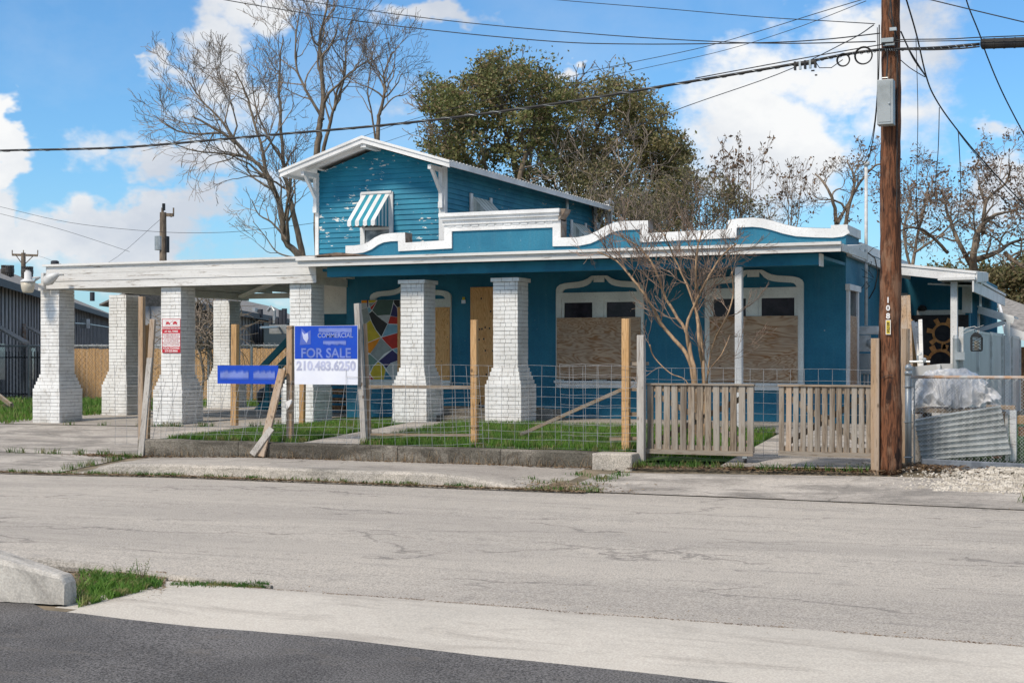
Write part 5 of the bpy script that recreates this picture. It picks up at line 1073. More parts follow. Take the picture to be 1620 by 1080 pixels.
soft(sg, 'FOR SALE', xm, z0 + h * .525, .20, yy, ('soft0', 'soft1', 'soft15'), .02); soft(sg, '210.483.6250', xm, z0 + h * .31, .185, YSg - .0005, ('softg0', 'softg1', 'softg2'), .02)
s2, x0, x1, z0, z1 = plate('narrow_sign', 344, 440, 578, 607, YF - .12, 'sign_blue', 'long narrow blue sign with blurred lettering wired to the fence', 'sign')
for (a, b) in ((.05, .52), (.60, .95)):
    for k, (mm, e) in enumerate((('soft0', 1.4), ('soft1', 1.0), ('soft15', .6))):
        mb = MB(); n = 11
        for i in range(n): xa_ = x0 + (x1 - x0) * (a + (b - a) * i / n); mb.box(xa_, xa_ + (x1 - x0) * (b - a) / n, YF - .123 - k * .001, YF - .1215 - k * .001, (z0 + z1) / 2 - .05 * e - .01, (z0 + z1) / 2 + .05 * e - .01 + .01 * (i % 3))
        mb.build('blurred_line', M[mm], s2)
# towing sign on the second carport column
YT = 22.25 - .225 - .016; tw, x0, x1, z0, z1 = plate('towing_sign', 256.5, 285.5, 504, 558, YT, 'paper', 'red and white towing enforced sign on the second brick column', 'sign', .004)
w, h = x1 - x0, z1 - z0; xm = (x0 + x1) / 2
mb = MB(); f = .014
for (a, b, c, d) in ((0, 1, 0, f), (0, 1, 1 - f, 1), (0, f * 1.9, f, 1 - f), (1 - f * 1.9, 1, f, 1 - f), (.03, .97, .57, .765), (.03, .97, .01, .185)): mb.box(x0 + w * a, x0 + w * b, YT - .0015, YT - .0003, z0 + h * c, z0 + h * d)
mb.build('red_field', M['red'], tw)
mb = MB()       # tow truck pulling a car
Z = z0 + h * .875; mb.box(xm - w * .30, xm - w * .06, YT - .002, YT - .0005, Z - h * .03, Z + h * .005); mb.box(xm - w * .27, xm - w * .13, YT - .002, YT - .0005, Z + h * .005, Z + h * .035); mb.box(xm + w * .08, xm + w * .33, YT - .002, YT - .0005, Z - h * .028, Z + h * .012); mb.box(xm + w * .13, xm + w * .28, YT - .002, YT - .0005, Z + h * .012, Z + h * .042); mb.bar((xm - w * .08, YT - .0015, Z), (xm + w * .1, YT - .0015, Z + h * .055), .006, .001)
for xx in (-.24, -.11, .14, .27):
    c = (xm + w * xx, Z - h * .03); mb.prism([(c[0] + .011 * math.cos(a), YT - .0028, c[1] + .011 * math.sin(a)) for a in np.linspace(0, 6.283, 11)[:-1]], (0, .002, 0))
mb.box(xm - w * .36, xm + w * .38, YT - .0015, YT - .0005, Z + h * .068, Z + h * .075); mb.box(xm - w * .36, xm + w * .38, YT - .0015, YT - .0005, Z - h * .072, Z - h * .065)
mb.build('tow_truck_symbol', M['red'], tw)
T = lambda s, z, sz, m, b=.0: text_mesh('lettering', s, M[m], tw, xm, YT - .0022, z0 + h * z, sz, .0004, bold=b)
T('TOWING ENFORCED', .715, .043, 'paper', .0012); T('AT ALL TIMES', .625, .050, 'paper', .0012); T('ATLAS TOWING', .135, .050, 'paper', .0014); T('210-223-8066', .055, .052, 'paper', .0014)
for i, s in enumerate(('CUSTOMERS & EMPLOYEES ONLY', 'IN DESIGNATED SPACES', 'NO AFTER HOURS PARKING', 'NO FOR SALE VEHICLES', 'UNAUTHORIZED VEHICLES WILL BE', "TOWED AT OWNER'S EXPENSE")): T(s, .53 - i * .058, .026 if i not in (1, 2, 3) else .031, 'red', .0003)

# ================================================================== PICKET GATES
def gate(pl, pr, yt, yb, Y, n, lab, caster=True):
    p0 = onY(pl, (yt + yb) / 2, Y); p1 = onY(pr, (yt + yb) / 2, Y); pm = (pl + pr) / 2; zt_ = zY(pm, yt, Y); zb_ = zY(pm, yb, Y); g = thing('picket_gate', (p0.x, Y, zb_), lab, 'gate'); W_ = p1.x - p0.x; pitch = W_ / n; pw = pitch * random.uniform(.74, .78)
    for i in range(n):
        x = p0.x + i * pitch * (W_ - pw) / (pitch * (n - 1)); mb = MB(); lean = random.uniform(-.006, .006); dz = random.uniform(-.01, .0)
        mb.prism([(x, Y, zb_ + .03 + dz), (x + pw, Y, zb_ + .03 + dz), (x + pw + lean, Y, zt_ - .012), (x + lean, Y, zt_ - .012)], (0, .02, 0)); o = mb.build('picket', M[random.choice(('wood_old', 'wood_old', 'wood_old', 'wood_old', 'wood_old', 'wood_tan'))] if i % 5 else M['wood_old'], g); bev(o, .003, 1)
    mb = MB(); mb.box(p0.x - .01, p1.x + .01, Y - .02, Y + .07, zt_ - .011, zt_ + .012); mb.box(p0.x, p1.x, Y - .035, Y - .001, zb_ - .02, zb_ + .04); mb.box(p0.x, p1.x, Y + .021, Y + .06, zt_ - .10, zt_ - .013); mb.box(p0.x, p1.x, Y + .021, Y + .06, zb_ + .02, zb_ + .10); each(mb, 'rail', M['wood_x'], g)
    mb = MB(); a = (p0.x + .1, Y + .04, zt_ - .14); b = (p1.x - .1, Y + .04, zb_ + .14); mb.bar(a, b, .07, .03, side=(0, 1, 0)); mb.bar((p0.x + .1, Y + .075, zb_ + .14), (p1.x - .1, Y + .075, zt_ - .14), .07, .03, side=(0, 1, 0)); mb.build('brace', M['wood_x'], g)
    if caster:
        x = p1.x - .11; mb = MB(); mb.box(x - .03, x + .03, Y - .03, Y + .03, zb_ - .05, zb_ - .021); mb.build('caster_bracket', M['galv'], g); mb = MB(); zc = S(x, Y) + .035
        mb.tube([(x - .014, Y, zb_ - .075), (x + .014, Y, zb_ - .075)], .038, 14); mb.build('caster_wheel', M['black'], g, True)
    return g, p0.x, p1.x, zb_, zt_
gate(1024, 1192, 608, 716.5, 18.40, 13, 'weathered picket gate with a small black caster wheel next to the white topped post')
gate(1232, 1379, 610, 719.5, 18.10, 13, 'weathered picket gate without a wheel next to the tall utility pole', False)
mb = MB(); a = onY(1377.5, 535, 18.0); mb.box(a.x, a.x + .10, 18.0, 18.1, .10, a.z); o = bev(mb.build('gate_post', M['wood_tan']), .006); tag(o, 'square tan gate post standing against the utility pole', 'post')

# ================================================================== UTILITY POLE AND CABLES
YP = 18.15; pb = onY(1407.5, 745, YP); up_p = thing('utility_pole', (pb.x, pb.y, .1), 'tall dark brown creosoted wooden utility pole beside the gate', 'utility pole')
mb = MB(); pts = []; rad = []
ptop = onY(1409.5, -220, YP)
for i in range(60):
    t = i / 59; p = Vector((pb.x, pb.y, .12)).lerp(Vector((ptop.x, YP + .05, ptop.z)), t); pts.append(p + Vector((.006 * math.sin(t * 23), 0, 0))); rad.append(.143 - .04 * t + .003 * math.sin(i * 2.1))
mb.tube(pts, rad, 28); pole = mb.build('pole', M['creosote'], up_p, True)
def pfront(px, py): p = onY(px, py, YP - .14); return p
mb = MB(); a = onY(1387, 128, YP - .25); b = onY(1414, 197, YP - .25); mb.box(a.x + .01, b.x, YP - .30, YP - .13, b.z, a.z); bx = bev(mb.build('equipment_box', M['box_gray'], up_p), .006)
mb = MB(); mb.box(a.x + .03, b.x - .03, YP - .306, YP - .3005, b.z + .03, a.z - .03); d_ = mb.build('door', M['box_gray'], bx)
mb = MB(); c = onY(1406.5, 163, YP - .31); mb.tube([c, c - Vector((0, .015, 0))], .012, 8); c2 = onY(1402, 127, YP - .2); mb.tube([c2 + Vector((-.05, 0, 0)), c2 + Vector((-.05, 0, .03)), c2 + Vector((.02, 0, .03)), c2 + Vector((.02, 0, 0))], .007, 5); each(mb, 'lock', M['galv'], bx)
mb = MB(); a = onY(1394, 62, YP - .14); b = onY(1414, 68, YP - .14); mb.box(a.x, b.x, YP - .18, YP - .13, b.z, a.z); a = onY(1400, 48, YP - .14); mb.box(a.x + .06, a.x + .14, YP - .17, YP - .12, a.z - .02, a.z + .02); a = onY(1397, 70, YP - .14); mb.box(a.x, a.x + .14, YP - .17, YP - .12, a.z - .03, a.z); mb.build('clamp', M['galv'], up_p)
mb = MB()
for k, (pa, pz) in enumerate(((1404, 126), (1412, 110), (1417, 200))): pass
def wrapc(pts, r): mb.tube([onY(px, py, YP - .15 - dy) for px, py, dy in pts], r, 5)
wrapc([(1408, -60, 0), (1409, 0, 0), (1410, 20, .01), (1413, 40, .0), (1419, 60, -.05), (1420, 100, -.06)], .010); wrapc([(1412, -40, 0), (1406, 25, .01), (1415, 50, 0), (1418, 90, -.04)], .007); wrapc([(1404, 80, .0), (1404, 100, 0), (1402, 127, .02)], .012); wrapc([(1419, 100, -.08), (1419, 240, -.08), (1418, 400, -.09), (1424, 560, -.12), (1423, 700, -.12)], .008); wrapc([(1415, 196, -.02), (1418, 160, -.05), (1421, 120, -.1)], .007)
mb.build('riser_cable', M['cable'], up_p)
for i, ch in enumerate('108'): p = pfront(1405, 475 + i * 12.5); text_mesh('number', ch, M['paper'], up_p, p.x, YP - .146, p.z, .095, .002, bold=.003)
mb = MB(); a = onY(1402.2, 507, YP - .15); b = onY(1408, 528, YP - .15); mb.box(a.x - .008, b.x + .008, YP - .149, YP - .142, b.z - .008, a.z + .008, 0); mb.box(a.x, b.x, YP - .151, YP - .1495, b.z, a.z, 1); tg = mb.build('tag_plate', [M['paper'], M['yellow']], up_p)
text_mesh('tag_number', '601724', M['cable'], tg, 0, 0, 0, .042, .001, bold=.001); o = tg.children[0]; 
o.data.transform(Matrix.Translation(wloc(tg))); o.data.transform(Matrix.Rotation(R(90), 4, 'Y')); o.data.transform(Matrix.Translation(Vector(((a.x + b.x) / 2, YP - .153, (a.z + b.z) / 2)) - wloc(tg)))
mb = MB()
for (px, py, w_) in ((1402, 590, 16),): mb.tube([onY(px - 8, py + 8, YP - .148), onY(px, py + 4, YP - .152), onY(px + 10, py + 3, YP - .148)], .005, 4)
mb.build('check_crack', M['cable'], up_p)
def wire(pts, r, lab, name='overhead_cable', mat='cable', n=5, group=None, sub=6):
    P = [onT(px, py, t) for px, py, t in pts]; out = []
    for i in range(len(P) - 1):
        p0, p1, p2, p3 = P[max(i - 1, 0)], P[i], P[i + 1], P[min(i + 2, len(P) - 1)]
        for k in range(sub):
            t = k / sub; out.append(.5 * ((2 * p1) + (-p0 + p2) * t + (2 * p0 - 5 * p1 + 4 * p2 - p3) * t * t + (-p0 + 3 * p1 - 3 * p2 + p3) * t ** 3))
    out.append(P[-1]); mb = MB(); mb.tube(out, r, n); o = mb.build(name, M[mat], smooth=True); return tag(o, lab, 'cable', group)
TP = onY(1405, 80, YP); tP = YP / ray(1405, 80).y
def yt(px, Y=YP): return Y / ray(px, 0).y
def yl(pts, Y=YP - .12): return [(px, py, yt(px, Y)) for px, py in pts]
mainc = yl([(-400, 255), (-150, 245), (0, 238.5), (190, 233.5), (400, 216), (640, 195), (860, 167), (1100, 128), (1260, 101), (1340, 86), (1400, 78), (1420, 78), (1480, 76), (1550, 70)])
wire(mainc, .018, 'thick black bundled cable sagging from the left edge to the pole', n=7)
twist = []
P = [onT(a, b, c) for a, b, c in mainc]; mb = MB()
for i in range(len(P) - 1):
    for k in range(40):
        t = k / 40; p = P[i].lerp(P[i + 1], t); L = (P[i + 1] - P[0]).length; a = (i * 40 + k) * .9; twist.append(p + Vector((0, math.cos(a) * .018, math.sin(a) * .018 - .006)))
mb.tube(twist, .0045, 4); o = mb.build('lashing_wire', M['box_gray']); tag(o, 'thin lashing wire wound around the thick black bundled cable', 'cable')
wire(yl([(1395, 66), (1430, 63), (1500, 62), (1560, 59), (1700, 54)]), .007, 'upper thin cable running right from the pole above the splice case')
wire(yl([(1395, 68), (1430, 66), (1500, 65), (1560, 64), (1700, 62)], YP - .2), .006, 'second thin cable running right from the pole above the splice case')
wire(yl([(1414, 78), (1470, 79), (1520, 77), (1550, 74)], YP - .2), .010, 'short black loop cable joining the splice case')
wire(yl([(1400, 70), (1340, 80), (1240, 98), (1100, 124)], YP - .18), .007, 'thin strand above the thick cable just left of the pole')
mb = MB(); a = onY(1551, 70, YP - .12); b = onY(1760, 62, YP - .12); mb.tube([a + Vector((-.0, 0, 0)), a + Vector((.02, 0, 0)), a.lerp(b, .5), b], [.03, .062, .062, .062], 14)
for k in range(12): p = a.lerp(b, .02 + k * .08); mb.tube([p, p + (b - a).normalized() * .02], .066, 14)
tag(mb.build('splice_case', M['cable'], smooth=False), 'thick black splice case hanging on the cable at the right edge', 'cable box')
for (px, py, r, lab) in ((1334, 95, 10, 'smaller black cable coil hanging under the thick cable'), (1366, 88, 13.5, 'larger black cable coil hanging under the thick cable nearest the pole')):
    c = onY(px, py, YP - .2); rr = r / 125; mb = MB()
    for k in range(3): mb.tube([c + Vector((math.cos(a) * (rr - k * .004), k * .008, math.sin(a) * (rr - k * .004))) for a in np.linspace(0, 6.6, 26)], .0075, 5)
    tag(mb.build('cable_coil', M['cable'], smooth=True), lab, 'cable')
mb = MB(); a = onY(1258, 102, YP - .16); b = onY(1290, 98, YP - .16); mb.tube([a, b], .03, 8)
for k in range(5): p = a.lerp(b, k / 4); mb.box(p.x - .012, p.x + .012, p.y - .03, p.y + .02, p.z - .075, p.z + .03, k % 2)
for p, e in ((onY(1286, 112, YP - .16), .02), (onY(1291, 119, YP - .16), .014)): mb.box(p.x - e, p.x + e, p.y - .01, p.y + .01, p.z - .008, p.z + .008)
mb.tube([b, b + Vector((.05, 0, -.08)), b + Vector((.2, 0, -.09)), b + Vector((.34, 0, .0))], .006, 5)
tag(mb.build('cable_terminal', [M['cable'], M['galv']]), 'small black cable terminal block clipped under the thick cable', 'cable box')
def near(pts, ta=14, tb=17.5): n = len(pts); return [(px, py, ta + (tb - ta) * i / (n - 1)) for i, (px, py) in enumerate(pts)]
wire(near([(240, -28), (355, 0), (600, 38), (850, 64), (1000, 70), (1200, 68), (1300, 63), (1392, 53)], 26, tP), .008, 'lower of the two long wires crossing from the top left to the pole')
wire(near([(330, -26), (470, 0), (700, 32), (950, 55), (1130, 66), (1250, 69), (1385, 66)], 30, tP), .008, 'upper of the two long wires crossing from the top left to the pole')
wire(near([(780, -12), (880, 0), (1050, 14), (1200, 27), (1300, 33), (1384, 38)], 26, tP), .006, 'thin wire entering at the top centre and ending at the pole')
wire(near([(560, 222), (640, 193), (800, 150), (940, 112), (1100, 78), (1200, 50), (1290, 22), (1380, -5)], 34, tP), .006, 'thin service wire running down to the left behind the evergreen')
wire(near([(600, 228), (760, 176), (960, 122), (1130, 84), (1250, 48), (1370, 2)], 34, tP), .005, 'fainter service wire just below the one crossing the evergreen')
wire(near([(0, 327, ), (110, 352), (240, 366), (340, 368), (420, 362), (520, 349), (640, 322), (740, 292), (900, 245), (1060, 178), (1230, 118), (1340, 66), (1382, 40)], 60, tP), .008, 'long drop wire crossing in front of the upper storey gable')
wire(near([(0, 338), (100, 364), (205, 398)], 60, 64), .008, 'faint distant wire low in the sky at the left edge', group='distant wires at the left')
wire(near([(62, 405), (150, 425), (256, 345)], 92, 64), .008, 'faint distant wire between the two far utility poles')
wire(near([(1431, -10), (1450, 55), (1466, 123), (1481, 158), (1510, 200), (1560, 260), (1640, 345)], tP, 24), .011, 'bundled service drop falling to the right of the pole')
wire(near([(1425, 50), (1440, 82), (1465, 122)], tP, tP + .3), .010, 'short cable joining the service drop just right of the pole')
wire(near([(1421, 92), (1440, 108), (1463, 122)], tP, tP + .3), .006, 'thin slack wire looping from the pole to the service drop')
wire(near([(1426, 52), (1444, 92), (1467, 124)], tP, tP + .3), .007, 'second short cable joining the service drop just right of the pole')
wire(near([(1515, 208), (1540, 240), (1600, 310), (1660, 370)], 20, 26), .006, 'thin wire separating from the lower end of the service drop')
wire(near([(1524, -20), (1532, 10), (1550, 55), (1562, 90), (1590, 155), (1640, 250)], tP, 19), .009, 'single dark wire crossing the splice case at the upper right')
wire(near([(1440, -8), (1530, 14), (1640, 40)], 15, 14), .006, 'thin wire in the upper right corner of the sky')
wire(near([(1449, 60), (1452, 180), (1450, 300), (1452, 380)], 19, 19), .005, 'thin hanging wire closest to the right of the pole')
wire(near([(1486, 170), (1484, 240), (1478, 310)], 19, 19), .006, 'second thin hanging wire right of the pole')
wire(near([(1516, 208), (1520, 300), (1514, 350)], 20, 20), .007, 'third thin hanging wire right of the pole')
wire(near([(1391, 40), (1390, 120), (1384, 200), (1374, 250), (1362, 262)], tP, 22), .008, 'black wires dropping from the pole to the white service mast')
wire(near([(1388, 44), (1388, 140), (1380, 215), (1364, 263)], tP - .1, 22), .005, 'thin second wire dropping from the pole to the white service mast')

# ================================================================== RIGHT SIDE: BACK BUILDING, METAL FENCE, CHAIN LINK, JUNK
bb = thing('back_house', (-3.5, 29.6, .4), 'blue rear house with a white edged lean-to roof behind the metal fence', 'house')
YR = 29.6; bx0 = XR - .1; bx1 = onY(1534, 500, YR).x; zf0 = zY(1424, 425, 27.2)
mb = MB(); mb.box(bx0 - 2, bx1, YR, YR + .15, .3, 3.22); mb.box(bx1 - .15, bx1, YR + .151, 36, .3, 3.25); mb.build('wall', M['stucco'], bb)
mb = MB()
for i in range(40): y = YR + .2 + i * .15; mb.box(bx1 + .001, bx1 + .012, y, y + .02, .3, 3.2)
mb.build('board_grooves', M['blue_beam'], bb)
# lean-to roof: fascia slopes gently down to the right
pA = onY(1400, 421, 27.2); pB = onY(1543, 435.5, 27.2)
mb = MB(); mb.prism([pA, pB, pB + Vector((0, 2.3, .12)), pA + Vector((0, 2.3, .12))], (0, 0, .06)); rf = mb.build('lean_to_roof', M['white_clean'], bb)
mb = MB(); mb.prism([pA + Vector((0, -.03, .07)), pB + Vector((0, -.03, .07)), pB + Vector((0, -.03, -.13)), pA + Vector((0, -.03, -.13))], (0, .028, 0)); mb.prism([pA + Vector((0, -.05, .075)), pB + Vector((.02, -.05, .075)), pB + Vector((.02, -.05, .03)), pA + Vector((0, -.05, .03))], (0, .018, 0)); mb.prism([pB + Vector((.005, -.03, .07)), pB + Vector((.005, 2.2, .16)), pB + Vector((.005, 2.2, .0)), pB + Vector((.005, -.03, -.13))], (.03, 0, 0)); mb.build('fascia', M['white_clean'], rf)
mb = MB(); mb.prism([pB + Vector((-.9, .5, -.1)), pB + Vector((.0, .5, -.16)), pB + Vector((.0, 2.2, .0)), pB + Vector((-.9, 2.2, -.02))], (0, 0, -.03)); mb.build('soffit', M['cream'], rf)
mb = MB()
for px, w in ((1509.5, .12),): a = onY(px, 445, 27.35); mb.box(a.x - w / 2, a.x + w / 2, 27.3, 27.42, .3, a.z)
bev(mb.build('porch_post', M['white_clean'], bb), .005)
mb = MB(); a = onY(1530, 450, YR - .05); mb.box(a.x - .09, a.x + .09, YR - .10, YR - .002, zY(1530, 495, YR), zY(1530, 440, YR)); mb.box(a.x + .0, a.x + .2, YR - .13, YR - .101, zY(1530, 463, YR), zY(1530, 440, YR)); mb.bar(onY(1423, 434, 28), onY(1440, 438, 28), .1, .15); each(mb, 'white_trim', M['white_clean'], bb)
mb = MB(); mb.box(onY(1451, 490, YR).x, onY(1527, 490, YR).x, YR - .05, YR - .002, zY(1490, 498, YR), zY(1490, 490.5, YR)); mb.build('lintel', M['cream'], bb)
gx_, gx2 = onY(1440, 540, YR - .1).x, onY(1532, 540, YR - .1).x
mb = MB(); mb.box(gx_, gx2, YR - .1, YR - .052, zY(1486, 590, YR - .1), zY(1486, 498.3, YR - .1)); gb = mb.build('gear_board', M['gearblack'], bb)
def gear(cpx, cpy, ro, ri, nt, a0, tl):
    c = onY(cpx, cpy, YR - .105); s = 1 / (F / (YR / ray(cpx, cpy).y)); ro, ri, tl = ro * s, ri * s, tl * s; mb = MB(); n = 48
    for i in range(n):
        a, b = 6.2832 * i / n, 6.2832 * (i + 1) / n; P = lambda r, t: (c.x + r * math.cos(t), YR - .108, c.z + r * math.sin(t)); mb.prism([P(ri, a), P(ro, a), P(ro, b), P(ri, b)], (0, .006, 0))
    for k in range(nt):
        a = a0 + 6.2832 * k / nt; w = .20; w2 = .15; P = lambda r, t: (c.x + r * math.cos(t), YR - .109, c.z + r * math.sin(t)); mb.prism([P(ro * .97, a - w), P(ro + tl, a - w2), P(ro + tl, a + w2), P(ro * .97, a + w)], (0, .007, 0))
    mb.build('painted_gear', M['gearorange'], gb)
gear(1492, 527, 16.8, 13, 7, R(66), 8.5); gear(1488, 573, 21, 16.5, 8, R(118), 8.5)
mb = MB(); c = onY(1459, 487, YR - .1); mb.lathe((c.x, c.y, c.z - .06), [(.05, 0), (.10, .02), (.08, .08), (.03, .12)], 12); mb.build('wall_lamp', M['black'], bb, True)
mb = MB(); a = onY(1424, 470, YR - .05); mb.box(a.x, a.x + .14, YR - .06, YR - .002, zY(1424, 530, YR), zY(1424, 464, YR)); mb.build('window_trim', M['white_clean'], bb)
# rake board of the side wall and the hood over its door
mb = MB(); a = onX(1538, 444, bx1 + .3); b = onX(1588, 470, bx1 + .3); b2 = onX(1600, 476, bx1 + .3)
mb.prism([a, b, b - Vector((0, 0, .2)), a - Vector((0, 0, .2))], (.03, 0, 0)); mb.prism([a + Vector((-.6, 0, .02)), a + Vector((.05, 0, .02)), b + Vector((.05, 0, .02)), b + Vector((-.6, 0, .02))], (0, 0, .05)); mb.build('rake_board', M['white_clean'], bb)
mb = MB(); a = onX(1547, 486, bx1 + .02); e_ = onY(1604, 503, a.y); w_ = e_.x - bx1; dz_ = a.z - e_.z; mb.prism([(bx1 + .0, a.y, a.z), (e_.x, a.y, e_.z), (e_.x, a.y + 1.3, e_.z), (bx1, a.y + 1.3, a.z)], (0, 0, .04)); mb.bar((bx1 + .02, a.y - .01, a.z - .06), (e_.x, a.y - .01, e_.z - .06), .12, .04, side=(0, 1, 0)); mb.bar((bx1 + .02, a.y, a.z - .48), (bx1 + w_ * .8, a.y, a.z - dz_ * .8 - .12), .09, .06, side=(0, 1, 0)); mb.bar((e_.x - .12, a.y, .3), (e_.x - .12, a.y, e_.z - .1), .1, .1); mb.box(bx1 + .002, bx1 + .03, a.y + .1, a.y + .35, .3, a.z - .1); mb.build('door_hood', M['white_clean'], bb)
mb = MB(); a2 = onX(1550, 474, bx1 + .01); mb.box(bx1 + .013, bx1 + .02, a2.y - .2, a2.y + .35, a2.z - .25, a2.z + .15); mb.build('wall_patch', M['galv'], bb)
# shingled shed further back
sb = thing('rear_shed', (.8, 38, .3), 'low grey shingled shed roof at the right edge behind the metal fence', 'shed'); mb = MB()
a, b, c, d = onY(1578, 470, 42), onY(1660, 500, 38), onY(1660, 545, 36.5), onY(1590, 522, 36.5)
mb.prism([d, c, b, a], (0, 0, .06)); mb.build('roof', M['shingle'], sb); mb = MB(); mb.bar(d, c, .2, .05); mb.bar(a, d, .18, .05); mb.build('fascia', M['white_clean'], sb)
mb = MB(); mb.box(d.x + .2, c.x + 1, 37.2, 40, .3, min(c.z, d.z) - .05); mb.build('wall', M['bbq'], sb)
# grey sheet metal fence: tall receding run and a low front panel
mf = thing('metal_fence', (-2.4, 22.9, .3), 'tall light grey sheet metal fence receding behind the chain link', 'fence'); X0 = onY(1519, 540, 22.9).x; zt_ = zY(1519, 517, 22.9)
mb = MB(); y = 22.9; k = 0; yend = 36
while y < yend:
    mb.box(X0, X0 + .012, y + .004, min(y + 2.5, yend), .25, zt_ - .02 * (k % 2)); y += 2.5; k += 1
mb.build('sheet', M['gray_metal'], mf)
mb = MB(); y = 22.9; k = 0
while y < yend: mb.box(X0 - .02, X0 + .05, y - .03, y + .03, .2, zt_ + .0 - .01 * (k % 3)); y += 2.5; k += 1
mb.box(X0 - .0, X0 + .02, 22.9, yend, zt_ - .06, zt_ - .021); mb.build('post', M['meter'], mf)
lf_ = thing('low_metal_fence', (-3.5, 22.9, .3), 'low grey sheet metal panel between the stacked boards and the tall metal fence', 'fence'); xa_ = onY(1441, 590, 22.9).x; za = zY(1445, 577, 22.9)
mb = MB(); mb.prism([(xa_, 22.9, .3), (X0 - .05, 22.9, .3), (X0 - .05, 22.9, za + .02), ((xa_ + X0) / 2 + .1, 22.9, za + .02), (xa_, 22.9, za - .03)], (0, .02, 0)); mb.build('sheet', M['gray_metal'], lf_)
mb = MB(); mb.box(xa_ - .03, xa_ + .04, 22.86, 22.9, .3, za - .02); xm = onY(1485, 590, 22.9).x; mb.box(xm - .03, xm + .03, 22.86, 22.899, .3, za + .01); mb.build('post', M['meter'], lf_)
mb = MB(); a = onY(1512, 536, 22.8); mb.tube([(a.x, 22.8, .3), (a.x, 22.8, a.z)], .045, 10); mb.tube([(a.x, 22.8, a.z), (a.x, 22.8, a.z + .06)], [.05, .03], 10); mb.box(a.x + .0, a.x + .14, 22.7, 22.8, a.z - .32, a.z - .2); tag(mb.build('gate_pipe_post', M['galv'], smooth=False), 'galvanised pipe post with a latch beside the tall metal fence', 'post')
# lantern
ln = thing('lantern', tuple(onY(1544.5, 540, 22.4)), 'small black lattice lantern hanging on the grey metal fence', 'lantern'); c = onY(1545, 541, 22.5); s = .075; hh = .125; mb = MB()
mb.box(c.x - s, c.x + s, c.y - s, c.y + s, c.z - hh - .015, c.z - hh); mb.box(c.x - s, c.x + s, c.y - s, c.y + s, c.z + hh * .6, c.z + hh * .75); mb.prism([(c.x - s * 1.05, c.y - s, c.z + hh * .76), (c.x + s * 1.05, c.y - s, c.z + hh * .76), (c.x + s * .3, c.y - s, c.z + hh * 1.15), (c.x - s * .3, c.y - s, c.z + hh * 1.15)], (0, 2 * s, 0))
for sx in (-1, 1):
    for sy in (-1, 1): mb.box(c.x + sx * s - .008, c.x + sx * s + .008, c.y + sy * s - .008, c.y + sy * s + .008, c.z - hh, c.z + hh * .6)
for k in range(-2, 3):
    for sg_ in (1, -1): a = Vector((c.x - s, c.y - s - .004, c.z + k * .045 - .04)); b = Vector((c.x + s, c.y - s - .004, c.z + k * .045 + sg_ * .09 - .04)); a.z = max(c.z - hh, min(a.z, c.z + hh * .6)); b.z = max(c.z - hh, min(b.z, c.z + hh * .6)); mb.bar(a, b, .008, .006)
mb.tube([c + Vector((math.cos(a_) * .03, 0, hh * 1.15 + .03 + math.sin(a_) * .035)) for a_ in np.linspace(0, 6.28, 12)], .004, 4); mb.build('frame', M['black'], ln)
mb = MB(); mb.tube([c - Vector((0, 0, hh * .95)), c + Vector((0, 0, .02))], .035, 10); mb.build('candle', M['lamp_lens'], ln)
mb = MB(); h0 = onY(1520, 527, 22.6); mb.tube([h0, h0 + Vector((.08, 0, .08)), h0 + Vector((.2, 0, .1)), c + Vector((0, 0, .22))], .006, 5); mb.tube([h0 + Vector((0, 0, -.02)), h0 + Vector((.25, 0, .09)), h0 + Vector((.33, 0, .12))], .004, 4); tag(mb.build('shepherd_hook', M['meter']), 'thin white wire hook holding the black lantern', 'hook')
# near chain link fence
YC = 18.8; cf = thing('chain_link_fence', (-2.3, YC, .18), 'near chain link fence with a rusty top rail right of the utility pole', 'fence')
x0 = onY(1437, 650, YC).x; x1 = 1.8; zc0, zc1 = .22, zY(1440, 596, YC)
mb = MB(); mb.tube([(x0, YC, .15), (x0, YC, zc1 + .02)], .042, 12); mb.tube([(x0, YC, zc1 + .02), (x0, YC, zc1 + .075)], .045, 12); mb.lathe((x0, YC, zc1 + .075), [(.02, 0), (.042, .02), (.045, .05), (.03, .08), (.005, .09)], 12); bp = mb.build('post', M['galv'], cf, True)
mb = MB(); mb.tube([(x0 + .075, YC, .18), (x0 + .075, YC, zc1 - .02)], .010, 6)
for z in (.3, .75, 1.2): mb.tube([(x0 + .05 * math.cos(a), YC + .05 * math.sin(a), z) for a in np.linspace(0, 6.283, 12)], .008, 5)
mb.build('tension_bar', M['galv'], cf)
mb = MB(); mb.tube([(x0, YC, zc1), (x1, YC, zc1 + .0)], .021, 10); mb.build('top_rail', M['railrust'], cf, True)
mb = MB(); chain_mesh(mb, Vector((x0 + .06, YC - .03, 0)), Vector((x1, YC - .03, 0)), zc0, zc1, .043, .0029); mb.build('mesh', M['wire_light'], cf)
